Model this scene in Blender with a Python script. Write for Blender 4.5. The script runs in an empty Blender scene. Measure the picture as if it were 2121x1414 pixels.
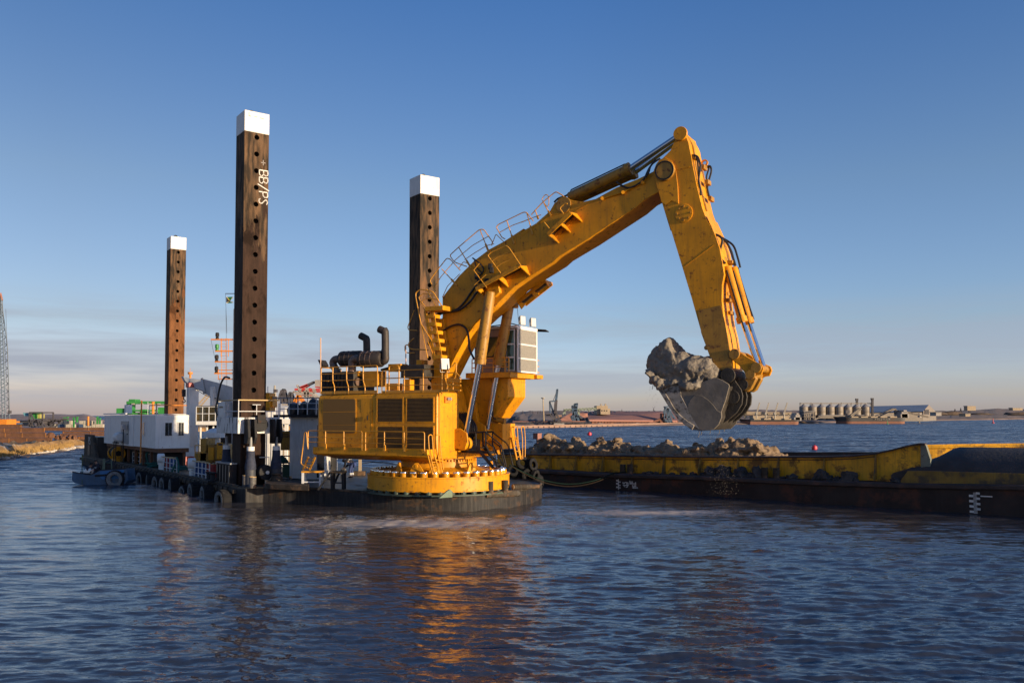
import bpy, bmesh, math, random
import numpy as np
from mathutils import Vector, Matrix, noise as mnoise
R = math.radians
random.seed(7)
V = Vector
sc = bpy.context.scene
col = sc.collection
# ---------------------------------------------------------------- camera
FPX, CX, HOR, PIT = 1800.0, 1060.5, 860.0, 75.0      # focal length and horizon in photo pixels
CAM = V((0, 0, 5.0))
TH = math.atan(PIT / FPX)
PPY = HOR - PIT
cam_d = bpy.data.cameras.new('camera'); cam = bpy.data.objects.new('camera', cam_d); col.objects.link(cam)
cam.location = CAM; cam.rotation_euler = (R(90) + TH, 0, 0)
cam_d.sensor_width = 36; cam_d.lens = FPX / 2121 * 36
cam_d.shift_y = (PPY - 707) / 2121
cam_d.clip_start = 0.5; cam_d.clip_end = 30000
sc.camera = cam
# ---------------------------------------------------------------- light
SUN_EL, SUN_AZ = 6.5, 33.5                            # degrees; azimuth measured from +X towards the camera
SUND = V((math.cos(R(SUN_EL)) * math.cos(R(SUN_AZ)), -math.cos(R(SUN_EL)) * math.sin(R(SUN_AZ)), math.sin(R(SUN_EL))))
sl = bpy.data.lights.new('sun', 'SUN'); so = bpy.data.objects.new('sun', sl); col.objects.link(so)
sl.energy = 4.2; sl.angle = R(0.6); sl.color = (1.0, 0.78, 0.50)
so.rotation_euler = (-SUND).to_track_quat('-Z', 'Y').to_euler()
so.location = (60, -30, 40)
w = bpy.data.worlds.new('World'); sc.world = w; w.use_nodes = True
nt = w.node_tree; N = nt.nodes; L = nt.links
bg = N['Background']
sky = N.new('ShaderNodeTexSky'); sky.sky_type = 'NISHITA'; sky.sun_disc = False
sky.sun_elevation = R(SUN_EL); sky.sun_rotation = R(90 + SUN_AZ)
sky.air_density = 1.0; sky.dust_density = 0.6; sky.ozone_density = 2.0; sky.altitude = 10
bg.inputs['Strength'].default_value = 0.15
# thin bands of cloud low over the horizon, by direction
tc = N.new('ShaderNodeTexCoord'); sep = N.new('ShaderNodeSeparateXYZ'); L.new(tc.outputs['Generated'], sep.inputs[0])
mp = N.new('ShaderNodeMapping'); mp.inputs['Scale'].default_value = (1.2, 1.2, 16); L.new(tc.outputs['Generated'], mp.inputs[0])
nz = N.new('ShaderNodeTexNoise'); nz.inputs['Scale'].default_value = 2.3; nz.inputs['Detail'].default_value = 7; nz.inputs['Roughness'].default_value = .58
nz.inputs['Distortion'].default_value = .3
L.new(mp.outputs[0], nz.inputs['Vector'])
rp = N.new('ShaderNodeValToRGB'); rp.color_ramp.elements[0].position = .36; rp.color_ramp.elements[1].position = .58
L.new(nz.outputs[0], rp.inputs[0])
hb = N.new('ShaderNodeValToRGB'); e = hb.color_ramp.elements            # height band of the cloud
e[0].position = 0.0; e[0].color = (.30, .30, .30, 1); e[1].position = .135; e[1].color = (0, 0, 0, 1)
x = e.new(.05); x.color = (.95, .95, .95, 1); x = e.new(.095); x.color = (.7, .7, .7, 1)
L.new(sep.outputs[2], hb.inputs[0])
lf = N.new('ShaderNodeMapRange'); lf.inputs[1].default_value = .35; lf.inputs[2].default_value = -.45; lf.inputs[3].default_value = .62; lf.inputs[4].default_value = 1
L.new(sep.outputs[0], lf.inputs[0])
mu0 = N.new('ShaderNodeMath'); mu0.operation = 'MULTIPLY'; L.new(rp.outputs[0], mu0.inputs[0]); L.new(hb.outputs[0], mu0.inputs[1])
mu = N.new('ShaderNodeMath'); mu.operation = 'MULTIPLY'; L.new(mu0.outputs[0], mu.inputs[0]); L.new(lf.outputs[0], mu.inputs[1])
# clear winter air: less yellow at the horizon, deeper blue overhead
tr = N.new('ShaderNodeValToRGB'); e = tr.color_ramp.elements
e[0].position = 0.0; e[0].color = (.82, .87, 1.80, 1); e[1].position = .44; e[1].color = (.40, .60, .96, 1)
x = e.new(.10); x.color = (.70, .74, 1.07, 1); x = e.new(.25); x.color = (.66, .71, .92, 1)
L.new(sep.outputs[2], tr.inputs[0])
ls = N.new('ShaderNodeMapRange'); ls.inputs[1].default_value = .05; ls.inputs[2].default_value = -.45; L.new(sep.outputs[0], ls.inputs[0])
lt = N.new('ShaderNodeMixRGB'); L.new(ls.outputs[0], lt.inputs[0]); lt.inputs[1].default_value = (1, 1, 1, 1); lt.inputs[2].default_value = (.90, .80, .74, 1)
h0 = N.new('ShaderNodeVectorMath'); h0.operation = 'MULTIPLY'; L.new(sky.outputs[0], h0.inputs[0]); L.new(lt.outputs[0], h0.inputs[1])
hs = N.new('ShaderNodeVectorMath'); hs.operation = 'MULTIPLY'; L.new(h0.outputs[0], hs.inputs[0]); L.new(tr.outputs[0], hs.inputs[1])
mx = N.new('ShaderNodeMixRGB'); L.new(mu.outputs[0], mx.inputs[0]); L.new(hs.outputs[0], mx.inputs[1]); mx.inputs[2].default_value = (1.50, 1.64, 1.96, 1)
L.new(mx.outputs[0], bg.inputs['Color'])
sc.view_settings.view_transform = 'Standard'; sc.view_settings.look = 'None'; sc.view_settings.gamma = 1
sc.view_settings.exposure = 0.75
sc.view_settings.use_curve_mapping = False
sc.render.engine = 'CYCLES'
sc.cycles.max_bounces = 6; sc.cycles.glossy_bounces = 4; sc.cycles.diffuse_bounces = 3; sc.cycles.transmission_bounces = 4

# ---------------------------------------------------------------- placing helpers
def ray(px, py):
    d = V((px - CX, 0, 0)) + V((0, math.cos(TH), math.sin(TH))) * FPX + V((0, -math.sin(TH), math.cos(TH))) * (PPY - py)
    return d
def atY(px, py, Y):
    d = ray(px, py); return CAM + d * (Y / d.y)
def atZ(px, py, z):
    d = ray(px, py); return CAM + d * ((z - CAM.z) / d.z)
def atPl(px, py, p, n):
    d = ray(px, py); return CAM + d * ((p - CAM).dot(n) / d.dot(n))
def frame(p, deg):
    return Matrix.Translation(V(p)) @ Matrix.Rotation(R(deg), 4, 'Z')
# excavator frame: x = heading of the boom, y = its far side; dredger frame: x = starboard, y = aft
EXM = frame((-4.1, 48.9, 0), -30.0); EXI = EXM.inverted()
P0 = atY(518, 700, 52.5); DRM = frame((P0.x, P0.y, 0), 36.0); DRI = DRM.inverted()
def EX(px, py, yl):
    n = EXM.to_3x3() @ V((0, 1, 0)); p = EXM @ V((0, yl, 0)); return EXI @ atPl(px, py, p, n)
def EXx(px, py, xl):
    n = EXM.to_3x3() @ V((1, 0, 0)); p = EXM @ V((xl, 0, 0)); return EXI @ atPl(px, py, p, n)
def EXz(px, py, z): return EXI @ atZ(px, py, z)
def DR(px, py, s=None, a=None, z=None):
    if z is not None: return DRI @ atZ(px, py, z)
    ax = V((1, 0, 0)) if s is not None else V((0, 1, 0)); k = s if s is not None else a
    return DRI @ atPl(px, py, DRM @ (ax * k), DRM.to_3x3() @ ax)

# ---------------------------------------------------------------- mesh helpers
def cr(pts, n=5, closed=False):
    pts = [V(p) for p in pts]; out = []
    m = len(pts)
    for i in range(m if closed else m - 1):
        g = (lambda k: pts[k % m]) if closed else (lambda k: pts[max(0, min(m - 1, k))])
        p0, p1, p2, p3 = g(i - 1), g(i), g(i + 1), g(i + 2)
        for k in range(n):
            t = k / n
            out.append(.5 * ((2 * p1) + (p2 - p0) * t + (2 * p0 - 5 * p1 + 4 * p2 - p3) * t * t + (3 * p1 - p0 - 3 * p2 + p3) * t ** 3))
    if not closed: out.append(pts[-1])
    return out
def soft(pts, r=.12, n=4, closed=False):
    """round the corners of a polyline"""
    pts = [V(p) for p in pts]; m = len(pts); out = []
    for i in range(m):
        if not closed and i in (0, m - 1): out.append(pts[i]); continue
        p, a, b = pts[i], pts[(i - 1) % m], pts[(i + 1) % m]
        k = min(r, (a - p).length * .45, (b - p).length * .45)
        q, s = p + (a - p).normalized() * k, p + (b - p).normalized() * k
        for j in range(n + 1):
            t = j / n; out.append(q * (1 - t) ** 2 + p * 2 * t * (1 - t) + s * t * t)
    return out
XF = {}
class MB:
    def __init__(s, F=None): s.v = []; s.f = []; s.F = F
    def add(s, vs, fs):
        o = len(s.v)
        s.v += [(s.F @ V(p)) if s.F is not None else V(p) for p in vs]
        s.f += [tuple(i + o for i in f) for f in fs]; return s
    def box(s, c, size, M3=None):
        x, y, z = size[0] / 2, size[1] / 2, size[2] / 2
        vs = [V((i * x, j * y, k * z)) for i in (-1, 1) for j in (-1, 1) for k in (-1, 1)]
        if M3 is not None:
            if not hasattr(M3, 'to_3x3') and not isinstance(M3, Matrix): M3 = Matrix.Rotation(R(M3), 3, 'Z')
            vs = [M3 @ p for p in vs]
        return s.add([V(c) + p for p in vs], [(0, 1, 3, 2), (4, 6, 7, 5), (0, 4, 5, 1), (2, 3, 7, 6), (0, 2, 6, 4), (1, 5, 7, 3)])
    def bb(s, lo, hi):
        lo, hi = V(lo), V(hi); return s.box((lo + hi) / 2, hi - lo)
    def beam(s, p, q, w, h, up=(0, 0, 1)):
        p, q = V(p), V(q); d = (q - p); l = d.length; d = d / l; u = V(up)
        if abs(d.dot(u)) > .98: u = V((1, 0, 0))
        sx = d.cross(u).normalized(); uz = sx.cross(d)
        vs = [e + sx * (i * w / 2) + uz * (j * h / 2) for e in (p, q) for i, j in ((-1, -1), (1, -1), (1, 1), (-1, 1))]
        return s.add(vs, [(3, 2, 1, 0), (4, 5, 6, 7)] + [(i, (i + 1) % 4, 4 + (i + 1) % 4, 4 + i) for i in range(4)])
    def cyl(s, p, q, r, n=12, r2=None, caps=True):
        p, q = V(p), V(q); d = (q - p).normalized(); u = V((0, 0, 1)) if abs(d.z) < .95 else V((1, 0, 0))
        a = d.cross(u).normalized(); b = d.cross(a); r2 = r if r2 is None else r2
        vs = [e + (a * math.cos(2 * math.pi * i / n) + b * math.sin(2 * math.pi * i / n)) * rr for e, rr in ((p, r), (q, r2)) for i in range(n)]
        fs = [(i, n + i, n + (i + 1) % n, (i + 1) % n) for i in range(n)]
        if caps: fs += [tuple(range(n)), tuple(range(2 * n - 1, n - 1, -1))]
        return s.add(vs, fs)
    def tube(s, pts, r, n=6, closed=False, caps=True):
        pts = [V(p) for p in pts]; m = len(pts); vs = []; fs = []; pu = None
        for i, p in enumerate(pts):
            if closed: t = pts[(i + 1) % m] - pts[i - 1]
            else: t = pts[min(i + 1, m - 1)] - pts[max(i - 1, 0)]
            t = t.normalized() if t.length > 1e-9 else V((0, 0, 1))
            if pu is None:
                u = V((0, 0, 1)) if abs(t.z) < .9 else V((1, 0, 0)); pu = (u - t * u.dot(t)).normalized()
            else:
                pu = pu - t * pu.dot(t); pu = pu.normalized() if pu.length > 1e-6 else t.orthogonal().normalized()
            b = t.cross(pu); rr = r[i] if isinstance(r, (list, tuple)) else r
            vs += [p + (pu * math.cos(2 * math.pi * k / n) + b * math.sin(2 * math.pi * k / n)) * rr for k in range(n)]
        for i in range(m if closed else m - 1):
            j = (i + 1) % m
            fs += [(i * n + k, i * n + (k + 1) % n, j * n + (k + 1) % n, j * n + k) for k in range(n)]
        if not closed and caps: fs += [tuple(range(n - 1, -1, -1)), tuple(range((m - 1) * n, m * n))]
        return s.add(vs, fs)
    def prism(s, poly, ext):
        poly = [V(p) for p in poly]; e = V(ext); n = len(poly)
        return s.add(poly + [p + e for p in poly], [tuple(range(n)), tuple(range(2 * n - 1, n - 1, -1))] + [(i, n + i, n + (i + 1) % n, (i + 1) % n) for i in range(n)])
    def loft(s, secs, caps=True, closed=True):
        n = len(secs[0]); vs = [V(p) for q in secs for p in q]; fs = []
        for i in range(len(secs) - 1):
            for k in range(n if closed else n - 1):
                fs.append((i * n + k, i * n + (k + 1) % n, (i + 1) * n + (k + 1) % n, (i + 1) * n + k))
        if caps: fs += [tuple(range(n - 1, -1, -1)), tuple(range((len(secs) - 1) * n, len(secs) * n))]
        return s.add(vs, fs)
    def lathe(s, prof, c=(0, 0, 0), n=24, axis=(0, 0, 1), closed=False):
        ax = V(axis).normalized(); a = ax.orthogonal().normalized(); b = ax.cross(a); c = V(c); m = len(prof); vs = []; fs = []
        for r, z in prof:
            vs += [c + ax * z + (a * math.cos(2 * math.pi * k / n) + b * math.sin(2 * math.pi * k / n)) * r for k in range(n)]
        for i in range(m if closed else m - 1):
            j = (i + 1) % m
            fs += [(i * n + k, i * n + (k + 1) % n, j * n + (k + 1) % n, j * n + k) for k in range(n)]
        if not closed:
            if prof[0][0] > 1e-6: fs.append(tuple(range(n - 1, -1, -1)))
            if prof[-1][0] > 1e-6: fs.append(tuple(range((m - 1) * n, m * n)))
        return s.add(vs, fs)
    def build(s, name, mat, parent=None, bev=0.0, smooth=True, ang=35, seg=2):
        me = bpy.data.meshes.new(name)
        vs = s.v
        if parent is not None and parent.name in XF:
            I = XF[parent.name].inverted(); vs = [I @ p for p in vs]
        me.from_pydata([tuple(p) for p in vs], [], s.f); me.validate(); me.update()
        bm = bmesh.new(); bm.from_mesh(me)
        bmesh.ops.recalc_face_normals(bm, faces=bm.faces); bm.to_mesh(me); bm.free()
        if smooth:
            me.shade_smooth(); me.set_sharp_from_angle(angle=R(ang))
        me.materials.append(mat)
        o = bpy.data.objects.new(name, me); col.objects.link(o)
        if parent is not None:
            o.parent = parent
            if parent.name in XF: XF[o.name] = XF[parent.name]
        else: XF[o.name] = Matrix.Identity(4)
        if bev:
            b = o.modifiers.new('bevel', 'BEVEL'); b.width = bev; b.segments = seg; b.limit_method = 'ANGLE'; b.angle_limit = R(40); b.harden_normals = False
        return o
def tag(o, label=None, cat=None, group=None, kind=None):
    if label: o['label'] = label
    if cat: o['category'] = cat
    if group: o['group'] = group
    if kind: o['kind'] = kind
    return o
def thing(name, label, cat, loc=(0, 0, 0), rz=0, group=None, Mx=None):
    o = bpy.data.objects.new(name, None); col.objects.link(o); o.empty_display_size = .3
    if Mx is not None: o.matrix_world = Mx; o.location = Mx.to_translation(); o.rotation_euler = Mx.to_euler()
    else:
        o.location = loc; o.rotation_euler = (0, 0, R(rz)); Mx = frame(loc, rz)
    XF[o.name] = Mx.copy()
    return tag(o, label, cat, group)
def one(mb, name, mat, label, cat, group=None, kind=None, base=None, **k):
    """a thing that is a single mesh, its origin at its base"""
    if base is None:
        xs = [p.x for p in mb.v]; ys = [p.y for p in mb.v]; zs = [p.z for p in mb.v]
        base = V(((min(xs) + max(xs)) / 2, (min(ys) + max(ys)) / 2, min(zs)))
    b = V(base); mb.v = [p - b for p in mb.v]
    o = mb.build(name, mat, None, **k); o.location = b; XF[o.name] = Matrix.Translation(b)
    return tag(o, label, cat, group, kind)
def struct(mb, name, mat, **k):
    o = mb.build(name, mat, None, **k); o['kind'] = 'structure'; return o
def dup(o, Mx, label=None, parent=None):
    c = o.copy(); col.objects.link(c)
    if parent is not None: c.parent = parent
    else:
        c.location = Mx.to_translation(); c.rotation_euler = Mx.to_euler()
        if label: c['label'] = label
    for ch in list(o.children): dup(ch, None, None, c)
    return c
def text_mb(body, size, Mx, depth=.004):
    """flat raised lettering; Mx maps text x,y,(z=out) into the world"""
    cu = bpy.data.curves.new('lettering', 'FONT'); cu.body = body; cu.size = size; cu.extrude = depth; cu.align_x = 'CENTER'; cu.align_y = 'CENTER'; cu.resolution_u = 3
    t = bpy.data.objects.new('lettering', cu); col.objects.link(t)
    dg = bpy.context.evaluated_depsgraph_get(); me = bpy.data.meshes.new_from_object(t.evaluated_get(dg))
    mb = MB(); mb.add([Mx @ v.co for v in me.vertices], [tuple(p.vertices) for p in me.polygons])
    bpy.data.objects.remove(t); bpy.data.curves.remove(cu); bpy.data.meshes.remove(me)
    return mb

# ---------------------------------------------------------------- materials
def mat(name, c, rough=.5, metal=0.0, var=.12, vs=2.0, rust=0.0, rc=(.10, .035, .015), rs=1.5, bump=0.0, bs=30.0, streak=0.0, sc2=(.03, .025, .02), spec=.5, stretch=(1, 1, 1), coat=0):
    m = bpy.data.materials.new(name); m.use_nodes = True; t = m.node_tree; n = t.nodes; l = t.links
    b = n['Principled BSDF']; b.inputs['Roughness'].default_value = rough; b.inputs['Metallic'].default_value = metal
    b.inputs['Specular IOR Level'].default_value = spec; b.inputs['Coat Weight'].default_value = coat
    tc = n.new('ShaderNodeTexCoord'); mp = n.new('ShaderNodeMapping'); mp.inputs['Scale'].default_value = stretch; l.new(tc.outputs['Object'], mp.inputs[0])
    def nz(scale, det=5, ro=.6, vec=mp):
        k = n.new('ShaderNodeTexNoise'); k.inputs['Scale'].default_value = scale; k.inputs['Detail'].default_value = det; k.inputs['Roughness'].default_value = ro
        l.new(vec.outputs[0], k.inputs['Vector']); return k
    a = nz(vs); r = n.new('ShaderNodeValToRGB'); r.color_ramp.elements[0].position = .3; r.color_ramp.elements[1].position = .7
    r.color_ramp.elements[0].color = (*[x * (1 - var) for x in c], 1); r.color_ramp.elements[1].color = (*[min(1, x * (1 + var)) for x in c], 1)
    l.new(a.outputs[0], r.inputs[0]); cur = r.outputs[0]
    def over(fac, colr):
        nonlocal cur
        k = n.new('ShaderNodeMixRGB'); l.new(fac, k.inputs[0]); l.new(cur, k.inputs[1]); k.inputs[2].default_value = (*colr, 1); cur = k.outputs[0]
    if streak:
        mp2 = n.new('ShaderNodeMapping'); mp2.inputs['Scale'].default_value = (1, 1, .08); l.new(tc.outputs['Object'], mp2.inputs[0])
        k = nz(7, 4, .6, mp2); q = n.new('ShaderNodeMapRange'); q.inputs[1].default_value = .62 - .28 * streak; q.inputs[2].default_value = .82; q.inputs[4].default_value = min(1, .4 + streak * .5); l.new(k.outputs[0], q.inputs[0]); over(q.outputs[0], sc2)
    if rust:
        k = nz(rs, 8, .68); q = n.new('ShaderNodeMapRange'); q.inputs[1].default_value = .66 - .28 * rust; q.inputs[2].default_value = .74 - .26 * rust; q.inputs[4].default_value = .9; l.new(k.outputs[0], q.inputs[0]); over(q.outputs[0], rc)
        rr = n.new('ShaderNodeMapRange'); rr.inputs[3].default_value = rough; rr.inputs[4].default_value = .85; l.new(q.outputs[0], rr.inputs[0]); l.new(rr.outputs[0], b.inputs['Roughness'])
    l.new(cur, b.inputs['Base Color'])
    if bump:
        k = nz(bs, 4); u = n.new('ShaderNodeBump'); u.inputs['Strength'].default_value = bump; u.inputs['Distance'].default_value = .05; l.new(k.outputs[0], u.inputs['Height']); l.new(u.outputs[0], b.inputs['Normal'])
    return m
YEL = (.65, .275, .007)
m_yel = mat('yellow_paint', YEL, .44, spec=.3, var=.24, vs=.6, rust=.32, rc=(.20, .075, .02), rs=4.0, streak=.5, sc2=(.30, .135, .02), bump=.04, bs=6)
m_yel2 = mat('worn_yellow_paint', (.36, .18, .018), .5, var=.22, vs=1.6, rust=.42, rc=(.13, .05, .02), rs=3.5, streak=.5, sc2=(.12, .07, .02), bump=.05, bs=12)
m_yrail = mat('yellow_rail_paint', (.60, .27, .02), .45, var=.1, rust=.1, rs=9)
m_white = mat('white_paint', (.70, .69, .67), .55, spec=.3, var=.07, rust=.10, rc=(.28, .17, .10), rs=3, streak=.32, sc2=(.46, .40, .33))
m_wdirty = mat('scuffed_white_paint', (.60, .60, .60), .55, var=.1, rust=.50, rc=(.05, .045, .05), rs=4, streak=.4, stretch=(1, 1, .25))
m_grey = mat('grey_paint', (.23, .24, .25), .5, var=.1, rust=.1)
m_dark = mat('dark_steel', (.022, .022, .025), .7, spec=.2, var=.3, rust=.3, rc=(.06, .03, .02), rs=4)
m_black = mat('black_hose', (.012, .012, .014), .45, var=.2)
m_rub = mat('rubber', (.016, .016, .018), .85, spec=.15, var=.3, vs=6, bump=.2, bs=20, streak=.2, sc2=(.08, .075, .07))
m_side = mat('tyre_sidewall', (.15, .155, .16), .85, spec=.2, var=.4, vs=7, bump=.2, bs=16)
m_chr = mat('chrome_rod', (.62, .63, .66), .13, 1.0, var=.05)
m_exh = mat('exhaust_steel', (.045, .037, .034), .6, .3, var=.35, vs=5, rust=.25, rc=(.10, .05, .03))
m_heat = mat('heat_worn_pipe', (.20, .13, .10), .5, .5, var=.3, vs=6, rust=.3)
m_glass = mat('tinted_glass', (.02, .06, .045), .05, 0, var=.1, spec=.9)
m_gwin = mat('dark_window', (.02, .022, .025), .08, 0, var=.1, spec=.8)
m_mesh = mat('grille_mesh', (.38, .355, .315), .6, 0, var=.15, vs=9)
m_screen = mat('brown_radiator_screen', (.20, .105, .022), .7, var=.12, stretch=(1, 1, 26), vs=3)
m_lamp = mat('lamp_glass', (.62, .62, .56), .12, 0, var=.1, spec=.9)
m_lbody = mat('lamp_housing', (.33, .33, .34), .4, .4, var=.1)
m_hull = mat('dredger_hull_steel', (.022, .021, .023), .65, spec=.25, var=.45, vs=1.2, rust=.42, rc=(.075, .045, .03), rs=1.5, streak=.5, sc2=(.10, .09, .085), bump=.12, bs=5)
m_hull2 = mat('muddy_hull_steel', (.055, .044, .034), .8, spec=.2, var=.4, vs=1.3, rust=.5, rc=(.17, .10, .06), rs=1.6, streak=.3, sc2=(.2, .19, .18), bump=.2, bs=6)
m_deck = mat('wet_deck', (.055, .05, .038), .5, var=.5, vs=.9, rust=.45, rc=(.14, .10, .06), rs=.9, bump=.25, bs=4)
m_rail = mat('white_rail_paint', (.55, .56, .58), .5, var=.1, rust=.12, rs=8)
m_wood = mat('worn_handrail', (.50, .33, .14), .6, var=.15, rust=.1)
m_mud = mat('grey_clay', (.180, .155, .125), .68, var=.25, vs=1.4, bump=.7, bs=9, rust=.28, rc=(.10, .085, .066), rs=1.5)
m_mud2 = mat('brown_clay', (.205, .138, .080), .78, var=.3, vs=1.6, bump=.8, bs=9, rust=.3, rc=(.09, .065, .045), rs=1.6)
m_bkt = mat('clay_smeared_steel', (.165, .146, .125), .7, spec=.25, var=.25, vs=1.2, rust=.34, rc=(.26, .22, .175), rs=.9, bump=.25, bs=3)
m_bkt2 = mat('scraped_steel', (.29, .26, .23), .5, .3, var=.35, vs=2.5, rust=.5, rc=(.07, .06, .05), rs=3.5, bump=.3, bs=5)
m_bdk = mat('dark_muddy_steel', (.030, .025, .020), .65, var=.5, vs=3, bump=.6, bs=7)
m_red = mat('red_paint', (.32, .02, .02), .45, var=.2, rust=.1)
m_blue = mat('blue_paint', (.02, .07, .22), .45, var=.2, rust=.1)
m_org = mat('orange_paint', (.60, .20, .02), .5, var=.15)
m_green = mat('green_paint', (.035, .22, .05), .5, var=.2)
m_teal = mat('teal_rope', (.015, .10, .085), .8, var=.3, vs=8)
m_rope = mat('weathered_rope', (.03, .022, .015), .95, spec=.05, var=.3, vs=8)
# ================================================================ water
def build_water():
    rows = [9.0]
    while rows[-1] < 9000:
        y = rows[-1]
        if y < 140: st = max(.05, y * y / (FPX * .47 * 5.0) * .5)
        else: st = y * .06
        rows.append(y + min(st, y * .10))
    rows = np.array(rows); nc = 660
    ang = np.tan(np.linspace(-R(40), R(40), nc))
    Y = np.repeat(rows[:, None], nc, 1); X = Y * ang[None, :]
    sp = np.maximum(Y * (ang[1] - ang[0]), np.repeat(np.gradient(rows)[:, None], nc, 1))
    rng = np.random.RandomState(3); Z = np.zeros_like(Y)
    calm = 1 / (1 + np.exp(-(X + 6) / 7.0))                        # the breeze roughens the water to starboard
    for i in range(96):
        lam = .26 * (8 / .26) ** (rng.rand() ** 1.5)
        th = R(264) + rng.normal() * (.30 if rng.rand() < .8 else .8)                            # wave heading
        k = 2 * math.pi / lam
        a = .040 / k * (1.0 if lam < .8 else .6 if lam < 1.5 else .32 if lam < 3 else .16)
        ph = rng.rand() * 6.28
        fade = np.clip((lam / sp - 2.2) / 2.0, 0, 1)
        g = (.42 + .75 * calm) if lam < 1.1 else 1.0
        px = X + .35 * np.sin(Y * .31 + i); py = Y + .35 * np.sin(X * .27 + i * 1.7)
        Z += a * g * fade * np.sin(k * (px * math.cos(th) + py * math.sin(th)) + ph)
    # churned water round the slewing pontoon
    for i in range(26):
        lam = .35 * (2.6 / .35) ** rng.rand(); th = rng.rand() * 6.28; k = 6.283 / lam
        msk = np.exp(-(((X + 3) / 15) ** 2 + ((Y - 41.5) / 4.2) ** 2))
        Z += .030 / k * msk * np.clip((lam / sp - 1.5) / 2, 0, 1) * np.sin(k * (X * math.cos(th) + Y * math.sin(th)) + 6 * rng.rand() + 1.2 * np.sin(X * .7 + i))
    nr = len(rows)
    co = np.stack([X, Y, Z], -1).reshape(-1, 3).astype(np.float32)
    idx = np.arange(nr * nc).reshape(nr, nc)
    q = np.stack([idx[:-1, :-1], idx[:-1, 1:], idx[1:, 1:], idx[1:, :-1]], -1).reshape(-1, 4).astype(np.int32)
    me = bpy.data.meshes.new('water')
    me.vertices.add(len(co)); me.vertices.foreach_set('co', co.ravel())
    me.loops.add(q.size); me.loops.foreach_set('vertex_index', q.ravel())
    me.polygons.add(len(q)); me.polygons.foreach_set('loop_start', np.arange(0, q.size, 4, dtype=np.int32)); me.polygons.foreach_set('loop_total', np.full(len(q), 4, np.int32))
    me.update(); me.validate(); me.shade_smooth()
    m = bpy.data.materials.new('sea_water'); m.use_nodes = True; t = m.node_tree; n = t.nodes; l = t.links; b = n['Principled BSDF']
    b.inputs['Roughness'].default_value = .06; b.inputs['IOR'].default_value = 1.55
    tc = n.new('ShaderNodeTexCoord')
    def nz(s, d, st=(1, 1, 1), dist=0, ro=.6):
        mp = n.new('ShaderNodeMapping'); mp.inputs['Scale'].default_value = st; l.new(tc.outputs['Object'], mp.inputs[0])
        k = n.new('ShaderNodeTexNoise'); k.inputs['Scale'].default_value = s; k.inputs['Detail'].default_value = d; k.inputs['Distortion'].default_value = dist; k.inputs['Roughness'].default_value = ro
        l.new(mp.outputs[0], k.inputs['Vector']); return k
    # stirred-up silt round the dredger
    def ell(cx, cy, rx, ry):
        mp = n.new('ShaderNodeMapping'); mp.vector_type = 'TEXTURE'; mp.inputs['Location'].default_value = (cx, cy, 0); mp.inputs['Scale'].default_value = (rx, ry, 1e4)
        l.new(tc.outputs['Object'], mp.inputs[0]); g = n.new('ShaderNodeTexGradient'); g.gradient_type = 'QUADRATIC_SPHERE'; l.new(mp.outputs[0], g.inputs[0]); return g
    s1 = ell(-2, 42, 40, 20); s2 = nz(.09, 4)
    ad = n.new('ShaderNodeMath'); ad.operation = 'MULTIPLY_ADD'; l.new(s1.outputs['Fac'], ad.inputs[0]); ad.inputs[1].default_value = 1.5
    sb = n.new('ShaderNodeMath'); sb.operation = 'SUBTRACT'; l.new(s2.outputs[0], sb.inputs[0]); sb.inputs[1].default_value = .5; l.new(sb.outputs[0], ad.inputs[2])
    cl = n.new('ShaderNodeClamp'); l.new(ad.outputs[0], cl.inputs[0])
    c1 = n.new('ShaderNodeMixRGB'); c1.inputs[1].default_value = (.030, .036, .052, 1); c1.inputs[2].default_value = (.085, .066, .052, 1); l.new(cl.outputs[0], c1.inputs[0])
    # foam streaks
    f1 = ell(-4.5, 40.5, 19, 8.0); f3 = ell(7.0, 45.0, 13, 4.2)
    mxm = n.new('ShaderNodeMath'); mxm.operation = 'MAXIMUM'; l.new(f1.outputs['Fac'], mxm.inputs[0]); l.new(f3.outputs['Fac'], mxm.inputs[1])
    f2 = nz(1.5, 9, (.5, 1.2, 1), 2.2, .68)
    fm = n.new('ShaderNodeMath'); fm.operation = 'MULTIPLY_ADD'; l.new(mxm.outputs[0], fm.inputs[0]); fm.inputs[1].default_value = .50; l.new(f2.outputs[0], fm.inputs[2])
    fr = n.new('ShaderNodeMapRange'); fr.inputs[1].default_value = .70; fr.inputs[2].default_value = .93; l.new(fm.outputs[0], fr.inputs[0])
    c2 = n.new('ShaderNodeMixRGB'); l.new(c1.outputs[0], c2.inputs[1]); c2.inputs[2].default_value = (.50, .43, .37, 1); l.new(fr.outputs[0], c2.inputs[0]); l.new(c2.outputs[0], b.inputs['Base Color'])
    ro = n.new('ShaderNodeMapRange'); ro.inputs[3].default_value = .05; ro.inputs[4].default_value = .7; l.new(fr.outputs[0], ro.inputs[0]); l.new(ro.outputs[0], b.inputs['Roughness'])
    k1 = nz(3.4, 3, (.32, 1.4, 1), .8); k2 = nz(.5, 3, (.4, 1.2, 1), .6)
    ka = n.new('ShaderNodeMath'); ka.operation = 'MULTIPLY_ADD'; l.new(k2.outputs[0], ka.inputs[0]); ka.inputs[1].default_value = .8; l.new(k1.outputs[0], ka.inputs[2])
    bu = n.new('ShaderNodeBump'); bu.inputs['Strength'].default_value = 1; bu.inputs['Distance'].default_value = .026; l.new(ka.outputs[0], bu.inputs['Height']); 
    # offshore chop: beyond the near field the facets of the waves are smaller than any mesh, so they tilt the normal
    w1 = nz(.9, 3, (.35, 1, 1), .5); w2 = nz(.16, 2, (.3, 1, 1), .4)
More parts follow.
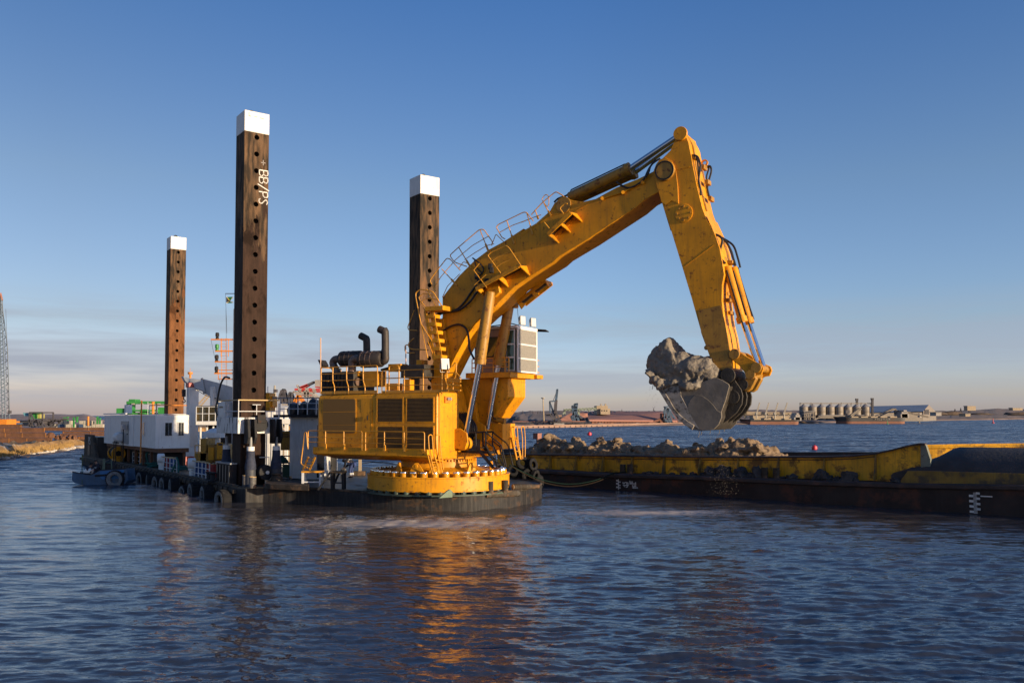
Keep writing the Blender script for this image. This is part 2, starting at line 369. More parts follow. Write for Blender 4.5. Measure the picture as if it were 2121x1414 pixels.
    def tilt(nd, k):
        s_ = n.new('ShaderNodeVectorMath'); s_.operation = 'SUBTRACT'; l.new(nd.outputs['Color'], s_.inputs[0]); s_.inputs[1].default_value = (.5, .5, .5)
        a_ = n.new('ShaderNodeVectorMath'); a_.operation = 'ABSOLUTE'; l.new(s_.outputs[0], a_.inputs[0]); m_ = n.new('ShaderNodeVectorMath'); m_.operation = 'MULTIPLY'; l.new(a_.outputs[0], m_.inputs[0]); m_.inputs[1].default_value = (k * .15, -k, 0); return m_   # facets all leaned towards the camera so far water reflects higher sky
    t1, t2 = tilt(w1, 3.2), tilt(w2, 1.0); sm = n.new('ShaderNodeVectorMath'); l.new(t1.outputs[0], sm.inputs[0]); l.new(t2.outputs[0], sm.inputs[1])
    sx = n.new('ShaderNodeSeparateXYZ'); l.new(tc.outputs['Object'], sx.inputs[0]); mr = n.new('ShaderNodeMapRange'); mr.inputs[1].default_value = 45; mr.inputs[2].default_value = 100; l.new(sx.outputs[1], mr.inputs[0])
    sc_ = n.new('ShaderNodeVectorMath'); sc_.operation = 'SCALE'; l.new(sm.outputs[0], sc_.inputs[0]); l.new(mr.outputs[0], sc_.inputs['Scale'])
    av = n.new('ShaderNodeVectorMath'); l.new(bu.outputs[0], av.inputs[0]); l.new(sc_.outputs[0], av.inputs[1]); nm = n.new('ShaderNodeVectorMath'); nm.operation = 'NORMALIZE'; l.new(av.outputs[0], nm.inputs[0]); l.new(nm.outputs[0], b.inputs['Normal'])
    me.materials.append(m)
    o = bpy.data.objects.new('water', me); col.objects.link(o); o['kind'] = 'structure'; XF['water'] = Matrix.Identity(4)
build_water()

# ================================================================ land
m_bank = mat('dry_reed_bank', (.26, .15, .055), .9, var=.45, vs=.5, rust=.38, rc=(.42, .40, .38), rs=.35, bump=.8, bs=2)
m_land = mat('bare_land', (.30, .20, .16), .95, var=.4, vs=.02, rust=.42, rc=(.40, .36, .34), rs=.012)
m_brow = mat('far_brown_land', (.24, .16, .12), .95, var=.4, vs=.02, rust=.25, rc=(.30, .25, .2), rs=.015, stretch=(1, .25, 1))
m_quay = mat('quay_concrete', (.25, .155, .115), .8, var=.2, vs=.2)
m_beam = mat('rusty_beam', (.13, .058, .030), .8, var=.3, vs=1.2, rust=.2, rc=(.22, .10, .04), rs=2)
m_beam2 = mat('fresh_rust_beam', (.30, .125, .03), .8, var=.3, vs=2)
m_roofr = mat('ore_dusted_roof', (.27, .125, .10), .85, var=.15, vs=.06, streak=.1)
m_wallr = mat('ore_dusted_wall', (.24, .11, .08), .85, var=.3, vs=.2)
m_silo = mat('silo_steel', (.20, .168, .138), .6, .1, var=.1, vs=.3)
m_sroof = mat('silo_roof', (.24, .23, .24), .6, .1, var=.1, vs=.3)
m_bcr = mat('blue_crane_steel', (.05, .09, .15), .6, var=.3, vs=.3, rust=.3)
m_dcr = mat('dark_crane_steel', (.065, .06, .07), .7, var=.3, vs=.3)
m_pale = mat('pale_steel', (.30, .275, .24), .6, var=.15, vs=.3)
m_coal = mat('coal', (.035, .032, .034), .9, var=.4, vs=.2)
m_broof = mat('blue_grey_roof', (.15, .18, .23), .5, var=.15, vs=.1)
m_tan = mat('tan_wall', (.36, .28, .19), .8, var=.15, vs=.3)
m_ship = mat('dark_ship_side', (.05, .05, .055), .6, var=.3, vs=.1, rust=.3, rc=(.10, .06, .04), rs=.15)
m_boot = mat('red_boottop', (.22, .10, .07), .7, var=.2, vs=.2)
m_bgw = mat('far_white_paint', (.30, .27, .25), .6, var=.1, vs=.4)
m_cont = mat('pale_container', (.42, .38, .31), .7, var=.2, vs=.4)
m_contb = mat('blue_container', (.05, .09, .17), .6, var=.2, vs=.4)
m_bred = mat('far_red_paint', (.42, .04, .035), .6, var=.15, vs=.4)
def rel(px): return 26.5 - (px - 1080) * (19.0 / 1041)
def Yb(px): return 9000 / max(4.0, rel(px)) if px > 1000 else 9000 / 29
def ridge(sh, crest, name, m, back=500, seed=1, rough=1.5):
    """a strip of land: sh = shoreline (px, py at the water), crest = (px, py) of its skyline"""
    random.seed(seed); secs = []
    xs = [p[0] for p in sh]
    def ip(tab, x):
        for a, b in zip(tab, tab[1:]):
            if a[0] <= x <= b[0]: return a[1] + (b[1] - a[1]) * (x - a[0]) / max(1e-6, b[0] - a[0])
        return tab[0][1] if x < tab[0][0] else tab[-1][1]
    n = 160
    for i in range(n + 1):
        x = xs[0] + (xs[-1] - xs[0]) * i / n
        p = atZ(x, ip(sh, x), 0); Y = p.y
        g = lambda y, z: V((p.x * y / Y, y, z))
        cz = atY(x, ip(crest, x), Y + back).z
        j = lambda k: rough * .5 * mnoise.noise(V((x * .09, k * 3.1, seed)))
        secs.append([g(Y - 1, -1.5), g(Y, -.1), g(Y + back * .004 + .8, .9 + j(1) * .3), g(Y + back * .02 + 2, 1.3 + j(2) * .4), g(Y + back * .3, 1.4 + (cz - 1.4) * .25 + j(3)), g(Y + back * .7, 1.4 + (cz - 1.4) * .65 + j(4)), g(Y + back, cz + j(5)), g(Y + back * 1.6, cz - 2), g(Y + back * 1.7, -1.5)])
    return struct(MB().loft(secs, caps=False, closed=False), name, m)
ridge([(1010, 887.5), (1400, 881), (1545, 879), (1880, 872), (2121, 868), (2420, 866)], [(1010, 855), (1130, 850), (1400, 852), (1560, 848), (1700, 851), (1990, 850), (2060, 846), (2200, 848), (2420, 850)], 'far_shore', m_brow, 1400, 4, 4)
ridge([(-420, 1010), (0, 950), (60, 940), (120, 932), (178, 925), (260, 905), (420, 893), (700, 889), (1040, 889)], [(-420, 920), (0, 918), (100, 916), (178, 909), (260, 889), (420, 880), (1040, 880)], 'left_bank', m_bank, 16, 2, 1.2)
def hill():
    secs = []
    for i in range(90):
        x = -420 + 660 * i / 89; Y = 760; top = 857.5 + 2.0 * mnoise.noise(V((x * .03, 0, 5))) + (max(0, x - 175)) * .28
        p = atY(x, top, Y); q = atY(x, 884, 330)
        secs.append([V((q.x, q.y, -1)), V((q.x * 1.35, q.y * 1.35, max(.3, p.z * .3))), V((p.x * .85, p.y * .85, p.z * .8 + .6 * mnoise.noise(V((x * .06, 2, 1))))), p, V((p.x * 1.5, p.y * 1.5, -1))])
    struct(MB().loft(secs, caps=False, closed=False), 'hill', m_land)
hill()
# ================================================================ backhoe excavator
EXC = thing('backhoe_excavator', 'huge yellow excavator on a round slewing base, its raised boom holding a clay filled bucket', 'excavator', Mx=EXM)
def E(): return MB(EXM)
def pl(pts, y): return [EX(px, py, y) for px, py in pts]
def c7(x, y): return (1080 + x / 4.419, 240 + y / 4.419)
def c5(x, y): return (840 + x / 3.928, 440 + y / 3.928)
def c4(x, y): return (1340 + x / 6.15, 250 + y / 6.15)
def c8(x, y): return (1320 + x / 3.073, 440 + y / 3.073)
def c2(x, y): return (1380 + x / 5.892, 660 + y / 5.892)
def c3(x, y): return (1310 + x / 6.43, 680 + y / 6.43)
def k3(x, y): return (600 + x / 4.419, 640 + y / 4.419)      # house crop
def k6(x, y): return (640 + x / 8.318, 660 + y / 8.318)      # roof crop
def k7(x, y): return (840 + x / 7.069, 590 + y / 7.069)      # stair crop
def k1(x, y): return (930 + x / 7.855, 830 + y / 7.855)      # front crop
def rail(mb, top, bot_z, r=.028, mids=2, posts=None):
    """guard rail through 3-D points: top run, mid runs and posts, all one welded piece"""
    top = [V(p) for p in top]
    mb.tube(top, r)
    for k in range(1, mids + 1):
        f = k / (mids + 1); mb.tube([V((p.x, p.y, p.z + (bot_z - p.z) * f)) for p in top], r * .8)
    for p in (posts or top): mb.cyl(V(p), V((p[0], p[1], bot_z)), r)
# ---- slewing base
m_slat = mat('dusty_louvre', (.26, .135, .03), .6, var=.2)
ZD = .85
RC = 3.95
b = E().lathe([(3.2, 1.05), (3.2, 1.74), (RC - .12, 1.74), (RC - .12, 1.80), (RC + .04, 1.80), (RC + .04, 1.74), (RC, 1.72), (RC, 1.10), (RC + .03, 1.08), (RC + .03, 1.03), (3.2, 1.03)], n=96)
b.build('base_ring', m_yel, EXC, ang=30)
b = E().lathe([(3.7, ZD - .02), (4.15, ZD - .02), (4.15, ZD + .05), (3.7, ZD + .05)], n=72, closed=True)
for i in range(40):
    a = 2 * math.pi * i / 40; b.cyl((math.cos(a) * 3.82, math.sin(a) * 3.82, ZD), (math.cos(a) * 3.82, math.sin(a) * 3.82, 1.06), .17, 10)
b.build('base_feet', mat('dull_green_steel', (.05, .075, .055), .6, var=.4, rust=.4), EXC)
pins = []
for i in range(40):
    a = 2 * math.pi * (i + .5) / 40; cx, cy = math.cos(a) * (RC - .34), math.sin(a) * (RC - .34)
    p = E().cyl((cx, cy, 1.74), (cx, cy, 2.0), .19, 14).build('base_bolt', m_yel, EXC)
    E().lathe([(0, 2.075), (.15, 2.075), (.195, 2.05), (.20, 2.0), (0, 2.0)], (cx, cy, 0), 14).build('bolt_cap', mat_pin if 'mat_pin' in globals() else m_chr, p)
b = E().lathe([(3.3, 1.80), (3.25, 1.9), (2.35, 2.12), (2.15, 2.2), (2.1, 2.5), (0, 2.5)], n=64)
b.build('base_cone', m_yel, EXC)
for dg, sx in ((-58, 1.0), (-100, .6), (-20, .8), (-78, 1.1), (20, .8)):
    a = R(dg); d = V((math.cos(a), math.sin(a), 0)); t = V((-d.y, d.x, 0)); c = d * 2.95
    lug = [c + t * (x * sx) + V((0, 0, z)) for x, z in ((-.5, 1.8), (.5, 1.8), (.2, 2.35), (.08, 2.5), (-.08, 2.5), (-.2, 2.35))]
    q = E().prism(lug, d * .1); q.cyl(c + V((0, 0, 2.33)) - d * .03, c + V((0, 0, 2.33)) + d * .13, .09, 12)
    q.box(c * .9 + V((0, 0, 1.9)), (.55, 1.9 * sx, .22), math.degrees(a))
    q.build('base_lug', m_yel, EXC, bev=.012)
g = E().lathe([(1.95, 2.42), (2.02, 2.42), (2.02, 2.62), (1.95, 2.62), (1.95, 2.95), (1.5, 2.95)], n=80)
for i in range(72):
    a = 2 * math.pi * i / 72; g.box((math.cos(a) * 2.06, math.sin(a) * 2.06, 2.52), (.11, .09, .19), math.degrees(a))
g.build('ring_gear', m_yel, EXC)
# ---- house
YN, YH = -2.95, -1.05                                    # near face, inner face of the near machine house
def HX(px, py): return EX(px, py, YN)
xr, xf = HX(652, 850).x, HX(905, 850).x
zt, zc, zb = HX(780, 814).z, HX(780, 927).z, HX(780, 945).z
E().box(((xr + xf) / 2 + .1, .2, zb + .16), (xf - xr - .2, 5.4, .5)).build('slew_platform', m_yel, EXC, bev=.03)
def sect(x, yn, zt_, inset=.0): return [V((x, yn + .30, zb + .1)), V((x, yn, zb + .25)), V((x, yn, zt_ - .28)), V((x, yn + .10, zt_ - .08)), V((x, yn + .30, zt_)), V((x, YH, zt_)), V((x, YH, zb + .1))]
xm = HX(777, 850).x
house = E().loft([sect(xr + .02, YN + .25, zt - .1), sect(xr + .28, YN + .02, zt), sect(xm - .02, YN + .02, zt)])
house.build('machine_house', m_yel, EXC, bev=.03)
E().loft([sect(xm + .0, YN, zt + .02), sect(xf - .03, YN, zt + .02), sect(xf + .03, YN + .08, zt - .03)]).build('grille_house', m_yel, EXC, bev=.02)
E().loft([[V((x, .95, zb + .2)), V((x, 2.9, zb + .2)), V((x, 2.9, zt - .3)), V((x, .95, zt - .3))] for x in (xr + .1, xf - 2.2)]).build('far_machine_house', m_yel, EXC, bev=.04)
E().bb((xr, YH, zb + .2), (xf - 2.6, 1.1, zt - .5)).build('counterweight', m_yel, EXC, bev=.05)
def plate(pts, y0, y1): return E().prism([EX(px, py, YN) * 1 for px, py in pts], (0, y1 - y0, 0))
def rrect(x0, y0, x1, y1, r, n=5):
    out = []
    for cx, cy, a0 in ((x1 - r, y0 + r, -90), (x1 - r, y1 - r, 0), (x0 + r, y1 - r, 90), (x0 + r, y0 + r, 180)):
        for i in range(n + 1):
            a = R(a0 + 90 * i / n); out.append((cx + r * math.cos(a), cy + r * math.sin(a)))
    return out
def onface(name, pts, m, th=.03, off=.0, parent=EXC, bev=.006):
    P = [HX(*p) for p in pts]; P = [V((p.x, YN - off, p.z)) for p in P]
    return E().prism(P, (0, -th if th > 0 else .03, 0)).build(name, m, parent, bev=bev)
fr = onface('screen_frame', rrect(*k3(303, 815), *k3(610, 1140), 5), m_yel, .02)
onface('radiator_screen', rrect(*k3(309, 822), *k3(604, 1134), 4.5), m_screen, .012, .022, fr)
for x in (400, 500): onface('screen_seam', [k3(309, 940 if x == 400 else 1060), k3(604, 936 if x == 400 else 1058), k3(604, 940 if x == 400 else 1060), k3(309, 944 if x == 400 else 1062)], m_yel, .004, .034, fr)
dr = onface('house_door', rrect(*k3(656, 818), *k3(754, 1140), 4), m_yel, .022)
E().beam(HX(*k3(719, 975)) + V((0, -.07, 0)), HX(*k3(719, 1015)) + V((0, -.07, 0)), .05, .05).build('handle', m_dark, dr)
for (x0, y0, x1, y1) in ((806, 822, 1034, 1030), (1076, 818, 1314, 1028), (806, 1076, 1034, 1288), (1076, 1076, 1314, 1292)):
    a, c = k3(x0, y0), k3(x1, y1)
    p0, p1 = HX(*a), HX(*c); lo = V((p0.x, YN - .012, p1.z)); hi = V((p1.x, YN - .004, p0.z))
    lv = E().bb(lo, hi).build('louvre_panel', mat_lv if 'mat_lv' in globals() else m_bdk, EXC)
    s = E(); nsl = 17
    for i in range(nsl):
        z = lo.z + (hi.z - lo.z) * (i + .5) / nsl; d = (hi.z - lo.z) / nsl
        s.prism([V((lo.x, YN - .012, z + d * .10)), V((lo.x, YN - .012, z - d * .0)), V((lo.x, YN - .06, z - d * .22)), V((lo.x, YN - .06, z - d * .12))], (hi.x - lo.x, 0, 0))
    s.build('louvre_slats', m_slat, lv)
    f = E(); w_ = .07
    f.bb((lo.x - w_, YN - .05, lo.z - w_), (hi.x + w_, YN - .002, lo.z)).bb((lo.x - w_, YN - .05, hi.z), (hi.x + w_, YN - .002, hi.z + w_)).bb((lo.x - w_, YN - .05, lo.z), (lo.x, YN - .002, hi.z)).bb((hi.x, YN - .05, lo.z), (hi.x + w_, YN - .002, hi.z))
    f.build('louvre_frame', m_yel, lv, bev=.008)
# front bright panels of the house
E().bb((xf - .02, YN + .10, zb - .05), (xf + .10, YH - .35, zt - .02)).build('house_front_panel', m_yel, EXC, bev=.02)
E().bb((xf - .3, YH - .36, zb), (xf - .05, YH + .25, zt - .3)).build('front_post', m_yel, EXC, bev=.02)
lb = E().bb((xf + .09, YN + .5, zt - .55), (xf + .19, YN + 1.0, zt - .2)).build('lamp_niche', m_org, EXC)
for k in (0, 1): E().cyl((xf + .19, YN + .66 + k * .2, zt - .34), (xf + .31, YN + .66 + k * .2, zt - .34), .08, 14).build('work_lamp', m_lbody, lb)
# catwalk with guard rails
ycw = YN - .75
wx0, wx1 = EX(648, 935, ycw).x, EX(885, 935, ycw).x; wz0, wz1 = EX(770, 945, ycw).z, EX(770, 928, ycw).z
cw = E().prism([V((wx0, YN + .2, wz1)), V((wx0, ycw, wz1)), V((wx0, ycw, wz0 + .07)), V((wx0, ycw + .12, wz0)), V((wx0, YN + .2, wz0))], (wx1 - wx0, 0, 0)).build('catwalk', m_yel, EXC, bev=.02)
E().prism([V((wx0 + .3, YN + .2, wz0)), V((wx0 + .3, ycw + .25, wz0)), V((wx0 + .3, YN + .9, wz0 - .28)), V((wx0 + .3, YN + 1.2, wz0 - .3))], (wx1 - wx0 - .4, 0, 0)).build('catwalk_underside', m_yel, EXC)
rz = EX(770, 893, ycw).z
def railrun(x0, x1, posts, name='guard_rail', y=ycw, zt_=rz, zb_=wz1 - .12, mids=(.66, .38), m=m_yrail, roundl=True, roundr=True):
    g = E(); yy = y - .04
    pts = [V((x0, yy, zb_)), V((x0, yy, zt_)), V((x1, yy, zt_)), V((x1, yy, zb_))]
    g.tube(soft(pts, .12), .028, 8)
    for f in mids: z = zb_ + (zt_ - zb_) * f; g.tube([V((x0, yy, z)), V((x1, yy, z))], .02)
    for x in posts:
        g.cyl((x, yy, zb_), (x, yy, zt_), .03, 8); g.box((x + .03, yy, zb_ + .16), (.1, .05, .3))
    return g.build(name, m, EXC)
X_ = lambda px: EX(px, 920, ycw).x
railrun(X_(639), X_(751), [X_(675), X_(713)]); railrun(X_(758), X_(880), [X_(797), X_(838)])
# rear steps and front ladder
def ladder(p0, p1, w, n, name='ladder', m=m_yrail, side=(0, 1, 0), hand=None):
    p0, p1, sd = V(p0), V(p1), V(side); g = E()
    for k in (-1, 1): g.beam(p0 + sd * k * w / 2, p1 + sd * k * w / 2, .05, .11)
    for i in range(n):
        f = (i + .5) / n; q = p0.lerp(p1, f); g.beam(q - sd * w / 2, q + sd * w / 2, .16, .035)
    o = g.build(name, m, EXC)
    return o
ldr = ladder(EX(634, 973, ycw + .1), EX(646, 946, ycw + .1), .5, 4, 'rear_steps', side=(1, 0, 0))
g = E(); g.tube(soft([EX(637, 968, ycw - .1), EX(623, 960, ycw - .1), EX(629, 915, ycw - .1), EX(631, 895, ycw - .1), EX(635, 895, ycw - .1), EX(637, 925, ycw - .1)], .15), .028, 8); g.build('handrail', m_yrail, ldr)
xl = xf + .25
ldr = ladder(EXx(903, 981, xl) , EXx(893, 942, xl), .55, 4, 'front_ladder', side=(0, 1, 0))
for dx in (0, 16):
    g = E(); pts = [EXx(900 + dx, 978, xl + .12), EXx(889 + dx, 934, xl + .12), EXx(887 + dx, 901, xl + .12), EXx(895 + dx, 899, xl + .12), EXx(897 + dx, 935, xl + .12), EXx(909 + dx * .6, 972, xl + .12)]
    g.tube(soft(pts, .2), .026, 8); g.build('handrail', m_yrail, ldr)
# ---- roof gear
yr = YN + .22
def RX(px, py, y=yr): return EX(px, py, y)
z0 = zt
g = E()
top = [k6(212, 850), k6(420, 832), k6(850, 820), k6(1180, 800)]
P = [RX(*p) for p in top]; zr = P[1].z; x0, x1 = P[0].x, P[-1].x
g.tube(soft([V((x0, yr, z0)), V((x0, yr, zr)), V((x1, yr, zr)), V((x1, yr, z0))], .12), .028, 8)
for f in (.75, .5, .25): g.tube([V((x0, yr, z0 + (zr - z0) * f)), V((x1, yr, z0 + (zr - z0) * f))], .022)
for px in (412, 650, 935): q = RX(*k6(px, 900)); g.tube(cr([V((q.x, yr, zr)), V((q.x, yr, z0 + .75)), V((q.x + .12, yr, z0 + .42)), V((q.x + .14, yr, z0))], 3), .03, 8)
g.tube([V((x0, yr, zr)), V((x0, YH, zr))], .028); g.tube([V((x0, yr, (zr + z0) / 2)), V((x0, YH, (zr + z0) / 2))], .02); g.cyl((x0, YH, z0), (x0, YH, zr), .028)
g.bb((x0, yr - .02, z0), (x1, yr + .02, z0 + .16)); g.build('roof_rail', m_yrail, EXC)
g = E(); zr2 = RX(*k3(1100, 555)).z; xa, xb = RX(*k3(845, 600)).x, RX(*k3(1440, 600)).x
g.tube(soft([V((xa, yr, z0)), V((xa, yr, zr2)), V((xb, yr, zr2)), V((xb, yr, z0))], .12), .028, 8)
for f in (.66, .33): g.tube([V((xa, yr, z0 + (zr2 - z0) * f)), V((xb, yr, z0 + (zr2 - z0) * f))], .022)
for px in (880, 1050, 1222, 1395): q = RX(*k3(px, 600)); g.cyl((q.x, yr, z0), (q.x, yr, zr2), .03)
g.bb((xa, yr - .02, z0), (xb, yr + .02, z0 + .13)); g.build('roof_rail', m_yrail, EXC)
g = E(); q0, q1 = RX(*k3(910, 520), yr + .5), RX(*k3(1000, 700), yr + .5)
g.tube(soft([V((q0.x, yr + .5, z0)), V((q0.x, yr + .5, q0.z)), V((q1.x, yr + .5, q0.z)), V((q1.x, yr + .5, z0))], .15), .035, 8)
for f in (.3, .55, .8): g.cyl((q0.x, yr + .5, z0 + (q0.z - z0) * f), (q1.x, yr + .5, z0 + (q0.z - z0) * f), .03)
g.build('roof_ladder', m_yrail, EXC)
g = E(); g.tube(soft([RX(*k3(1450, 560)), RX(*k3(1515, 488)), RX(*k3(1527, 500)), RX(*k3(1520, 620)), RX(*k3(1495, 650)), RX(*k3(1495, 735))], .15), .028, 8)
g.tube(soft([RX(*k3(1450, 585)), RX(*k3(1500, 580)), RX(*k3(1520, 600))], .1), .028, 8); g.tube([RX(*k3(1525, 580)), RX(*k3(1572, 635))], .024)
for y_ in (635, 655, 690, 735): g.beam(RX(*k3(1450, y_)), RX(*k3(1565, y_ + 8)), .12, .05)
g.build('front_step_rail', m_yrail, EXC)
# exhaust silencers
for (dy, ox, oy) in ((-1.75, 0, 0), (-.35, -345, -8)):
    c = lambda x, y: RX(*k6(x + ox, y + oy), dy)
    A, B = c(870, 706), c(1270, 712); r = .47
    B.z = A.z
    si = E().lathe([(0, 0), (.28, 0), (r, .22), (r, (B - A).length - .15), (r * .8, (B - A).length), (0, (B - A).length)], A, 28, (1, 0, 0)).build('exhaust_silencer', m_exh, EXC)
    bd = E()
    for t in (.34, .70, 1.05): bd.lathe([(r + .012, t), (r + .012, t + .06)], A, 28, (1, 0, 0))
    for k in range(5): a = R(50 + 50 * k); bd.beam(A + V((.3, -math.sin(a) * (r + .01), math.cos(a) * (r + .01))), A + V((1.05, -math.sin(a) * (r + .01), math.cos(a) * (r + .01))), .06, .02)
    bd.build('silencer_band', m_heat, si)
    mid = [A + V((.1, 0, 0)), c(830, 690), c(770, 715), c(745, 790), c(745, 1010), c(775, 1075), c(850, 1085)] if not ox else [A + V((.1, 0, 0)), c(850, 700), c(790, 715), c(760, 770), c(790, 850), c(860, 980), c(930, 1075), c(1040, 1085)]
    E().tube(cr(mid, 5), .23, 16).build('elbow_pipe', m_heat, si)
    E().lathe([(.25, -.05), (.30, -.05), (.30, .05), (.25, .05)], c(905, 705), 20, (1, 0, 0), True).build('clamp_flange', m_exh, si)
    st = [c(1210, 712), c(1290, 730), c(1318, 690), c(1316, 600), c(1312, 240), c(1290, 215), c(1215, 180)] if not ox else [c(1200, 712), c(1330, 712), c(1340, 640), c(1337, 380), c(1310, 340), c(1235, 300)]
    tb = E().tube(cr(st, 5), .21, 18, caps=False); tb.build('exhaust_stack', m_exh, si)
    E().beam(c(1225, 640) if not ox else c(1270, 600), c(1280, 440) if not ox else c(1310, 500), .04, .04).build('stack_brace', m_exh, si)
# engine deck between the silencers
e0, e1 = RX(*k6(360, 900), -1.2), RX(*k6(1160, 1150), -1.2)
en = E().bb((e0.x, -2.0, zt), (e1.x - 1.0, -.1, e0.z - .1)).build('engine', m_bdk, EXC, bev=.06)
for k in range(6): E().bb((e0.x + .25 + k * .27, -2.06, zt + .1), (e0.x + .40 + k * .27, -1.98, e0.z - .25)).build('engine_rib', m_dark, en)
for (xa_, ya_, xb_, yb_, m, dp) in ((565, 905, 860, 985, m_yel, .8), (930, 905, 1180, 1165, m_yel, .8), (1325, 1115, 1530, 1230, m_yel, .5), (1360, 780, 1580, 900, m_yel, .7), (1580, 800, 1990, 1010, m_bdk, 1.0), (1620, 1040, 1740, 1230, m_yel, .4)):
    p, q = RX(*k6(xa_, ya_), -1.7), RX(*k6(xb_, yb_), -1.7)
    E().bb((p.x, -1.7, max(zt - .02, q.z)), (q.x, -1.7 + dp, p.z)).build('engine_box', m, EXC, bev=.03)
hz = E()
for k in range(7):
    p, q = RX(*k6(1240 + k * 16, 880), -1.5 + k * .15), RX(*k6(2000 + k * 12, 900 + k * 14), -1.0 + k * .15)
    hz.tube(cr([p, p.lerp(q, .3) + V((0, 0, .15)), p.lerp(q, .7) + V((0, 0, -.12)), q, q + V((.3, 0, -.5))], 5), .06, 8)
hz.build('hydraulic_hose', m_black, EXC)
E().cyl(RX(*k6(200, 1290)), RX(*k6(200, 330)), .035, 8).build('aerial', mat('pale_pole', (.55, .35, .25), .6), EXC)
E().prism([RX(*k6(150, 705)), RX(*k6(190, 712)), RX(*k6(240, 800)), RX(*k6(205, 835))], (0, .5, 0)).build('mirror', m_dark, EXC)
E().cyl(RX(*k3(1064, 515), -1.2), RX(*k3(1062, 330), -1.2), .03).build('aerial', mat('pale_pole2', (.5, .32, .24), .6), EXC)
g = E(); g.tube(soft([RX(*k3(1140, 10), -.9), RX(*k3(1080, 165), -.9), RX(*k3(1090, 192), -.9), RX(*k3(1165, 195), -.9)], .2), .03)
g.tube(soft([RX(*k3(1140, 265), -.9), RX(*k3(1090, 305), -.9), RX(*k3(1086, 345), -.9), RX(*k3(1110, 365), -.9), RX(*k3(1270, 375), -.9)], .2), .03)
g.tube(soft([RX(*k3(1085, 325), -.9), RX(*k3(1055, 330), -.9), RX(*k3(1055, 385), -.9), RX(*k3(1075, 400), -.9), RX(*k3(1145, 400), -.9)], .15), .03)
g.build('safety_hoop', m_yrail, EXC)
# floodlight on the roof corner
def flood(mb_at, aim, s=.42, name='floodlight', parent=EXC):
    c = V(mb_at); ay = V(aim).normalized(); ax = ay.cross(V((0, 0, 1))).normalized(); az = ax.cross(ay)
    T = lambda x, y, z: c + ax * x * s + ay * y * s + az * z * s
    b_ = E().loft([[T(-.30, -.35, -.4), T(.30, -.35, -.4), T(.30, -.35, .4), T(-.30, -.35, .4)], [T(-.5, .1, -.62), T(.5, .1, -.62), T(.5, .1, .62), T(-.5, .1, .62)], [T(-.5, .2, -.62), T(.5, .2, -.62), T(.5, .2, .62), T(-.5, .2, .62)]])
    b_.tube([T(-.55, 0, 0), T(-.55, -.1, -.9), T(.55, -.1, -.9), T(.55, 0, 0)], .02)
    o = b_.build(name, m_lbody, parent, bev=.01)
    return o, E().loft([[T(-.44, .2, -.55), T(.44, .2, -.55), T(.44, .2, .55), T(-.44, .2, .55)], [T(-.44, .225, -.55), T(.44, .225, -.55), T(.44, .225, .55), T(-.44, .225, .55)]])
o, l_ = flood(RX(921, 754), (.85, -.5, .15), .46); l_.build('lens', m_lamp, o)
# ---- boom
HB = .80
front = [c5(300, 850), c5(300, 690), c5(330, 650), c5(430, 520), c5(560, 390), c5(680, 300), c5(800, 235), c5(960, 130), c7(0, 1060), c7(130, 985), c7(260, 870), c7(300, 800), c7(330, 775), c7(365, 763), c7(430, 763), c7(480, 775), c7(570, 785), c7(680, 760), c7(760, 715), c7(870, 655), c7(1060, 580), c7(1200, 512), c7(1260, 470), c7(1330, 455), c7(1370, 500), c7(1330, 600), c7(1270, 690),
         c7(1140, 760), c7(1040, 845), c7(850, 970), c7(600, 1135), c7(350, 1285), c5(1200, 405), c5(1000, 530), c5(880, 610), c5(810, 680), c5(730, 760), c5(700, 785), c5(640, 830), c5(560, 905), c5(480, 1010), c5(400, 1150), c5(350, 1250), c5(310, 1330), (925, 800), (936, 850), (948, 872), (940, 888), (922, 888), (905, 860), (893, 800), (893, 765), c5(232, 1180), c5(255, 1000)]
Pn = pl(front, -HB)
E().prism(Pn, (0, 2 * HB, 0)).build('boom', m_yel, EXC, bev=.025, ang=25)
# thicker plates and bosses on the boom
def boss(px, py, r, y, h=.05, name='pin_boss', m=m_yel2, parent=EXC):
    p = EX(px, py, y); return E().lathe([(0, h), (r * .955, h), (r, h * .8), (r, -.02)], p, 26, (0, -1, 0)).build(name, m, parent, ang=16)
boss(*c7(387, 815), .42, -HB, .06); boss(*c7(387, 815), .42, HB + .06, .06)
def seam(pts, y, r=.014, name='weld_seam', m=m_yel, parent=EXC): return E().tube(pl(pts, y), r, 5).build(name, m, parent)
seam([c7(0, 1100), c7(280, 905), c7(500, 870), c7(640, 790), c7(760, 720)], -HB - .005)
q = E(); q.tube(pl([c7(740, 755), c7(930, 700), c7(1110, 610)], -HB - .08), .045, 8)
for p in ((740, 755), (930, 700), (1110, 610)): q.cyl(EX(*c7(*p), -HB + .02), EX(*c7(*p), -HB - .14), .09, 10)
q.build('boom_pipe', m_yel, EXC)
# lug block for the lift cylinders under the boom
for y0 in (-HB - .42, HB): E().prism(pl([c5(655, 590), c5(750, 545), c5(765, 650), c5(720, 690), c5(670, 660)] if y0 < 0 else [c5(785, 690), c5(890, 705), c5(890, 770), c5(870, 775), c5(790, 765)], y0 + .2), (0, .42, 0)).build('cylinder_lug', m_yel, EXC, bev=.03)
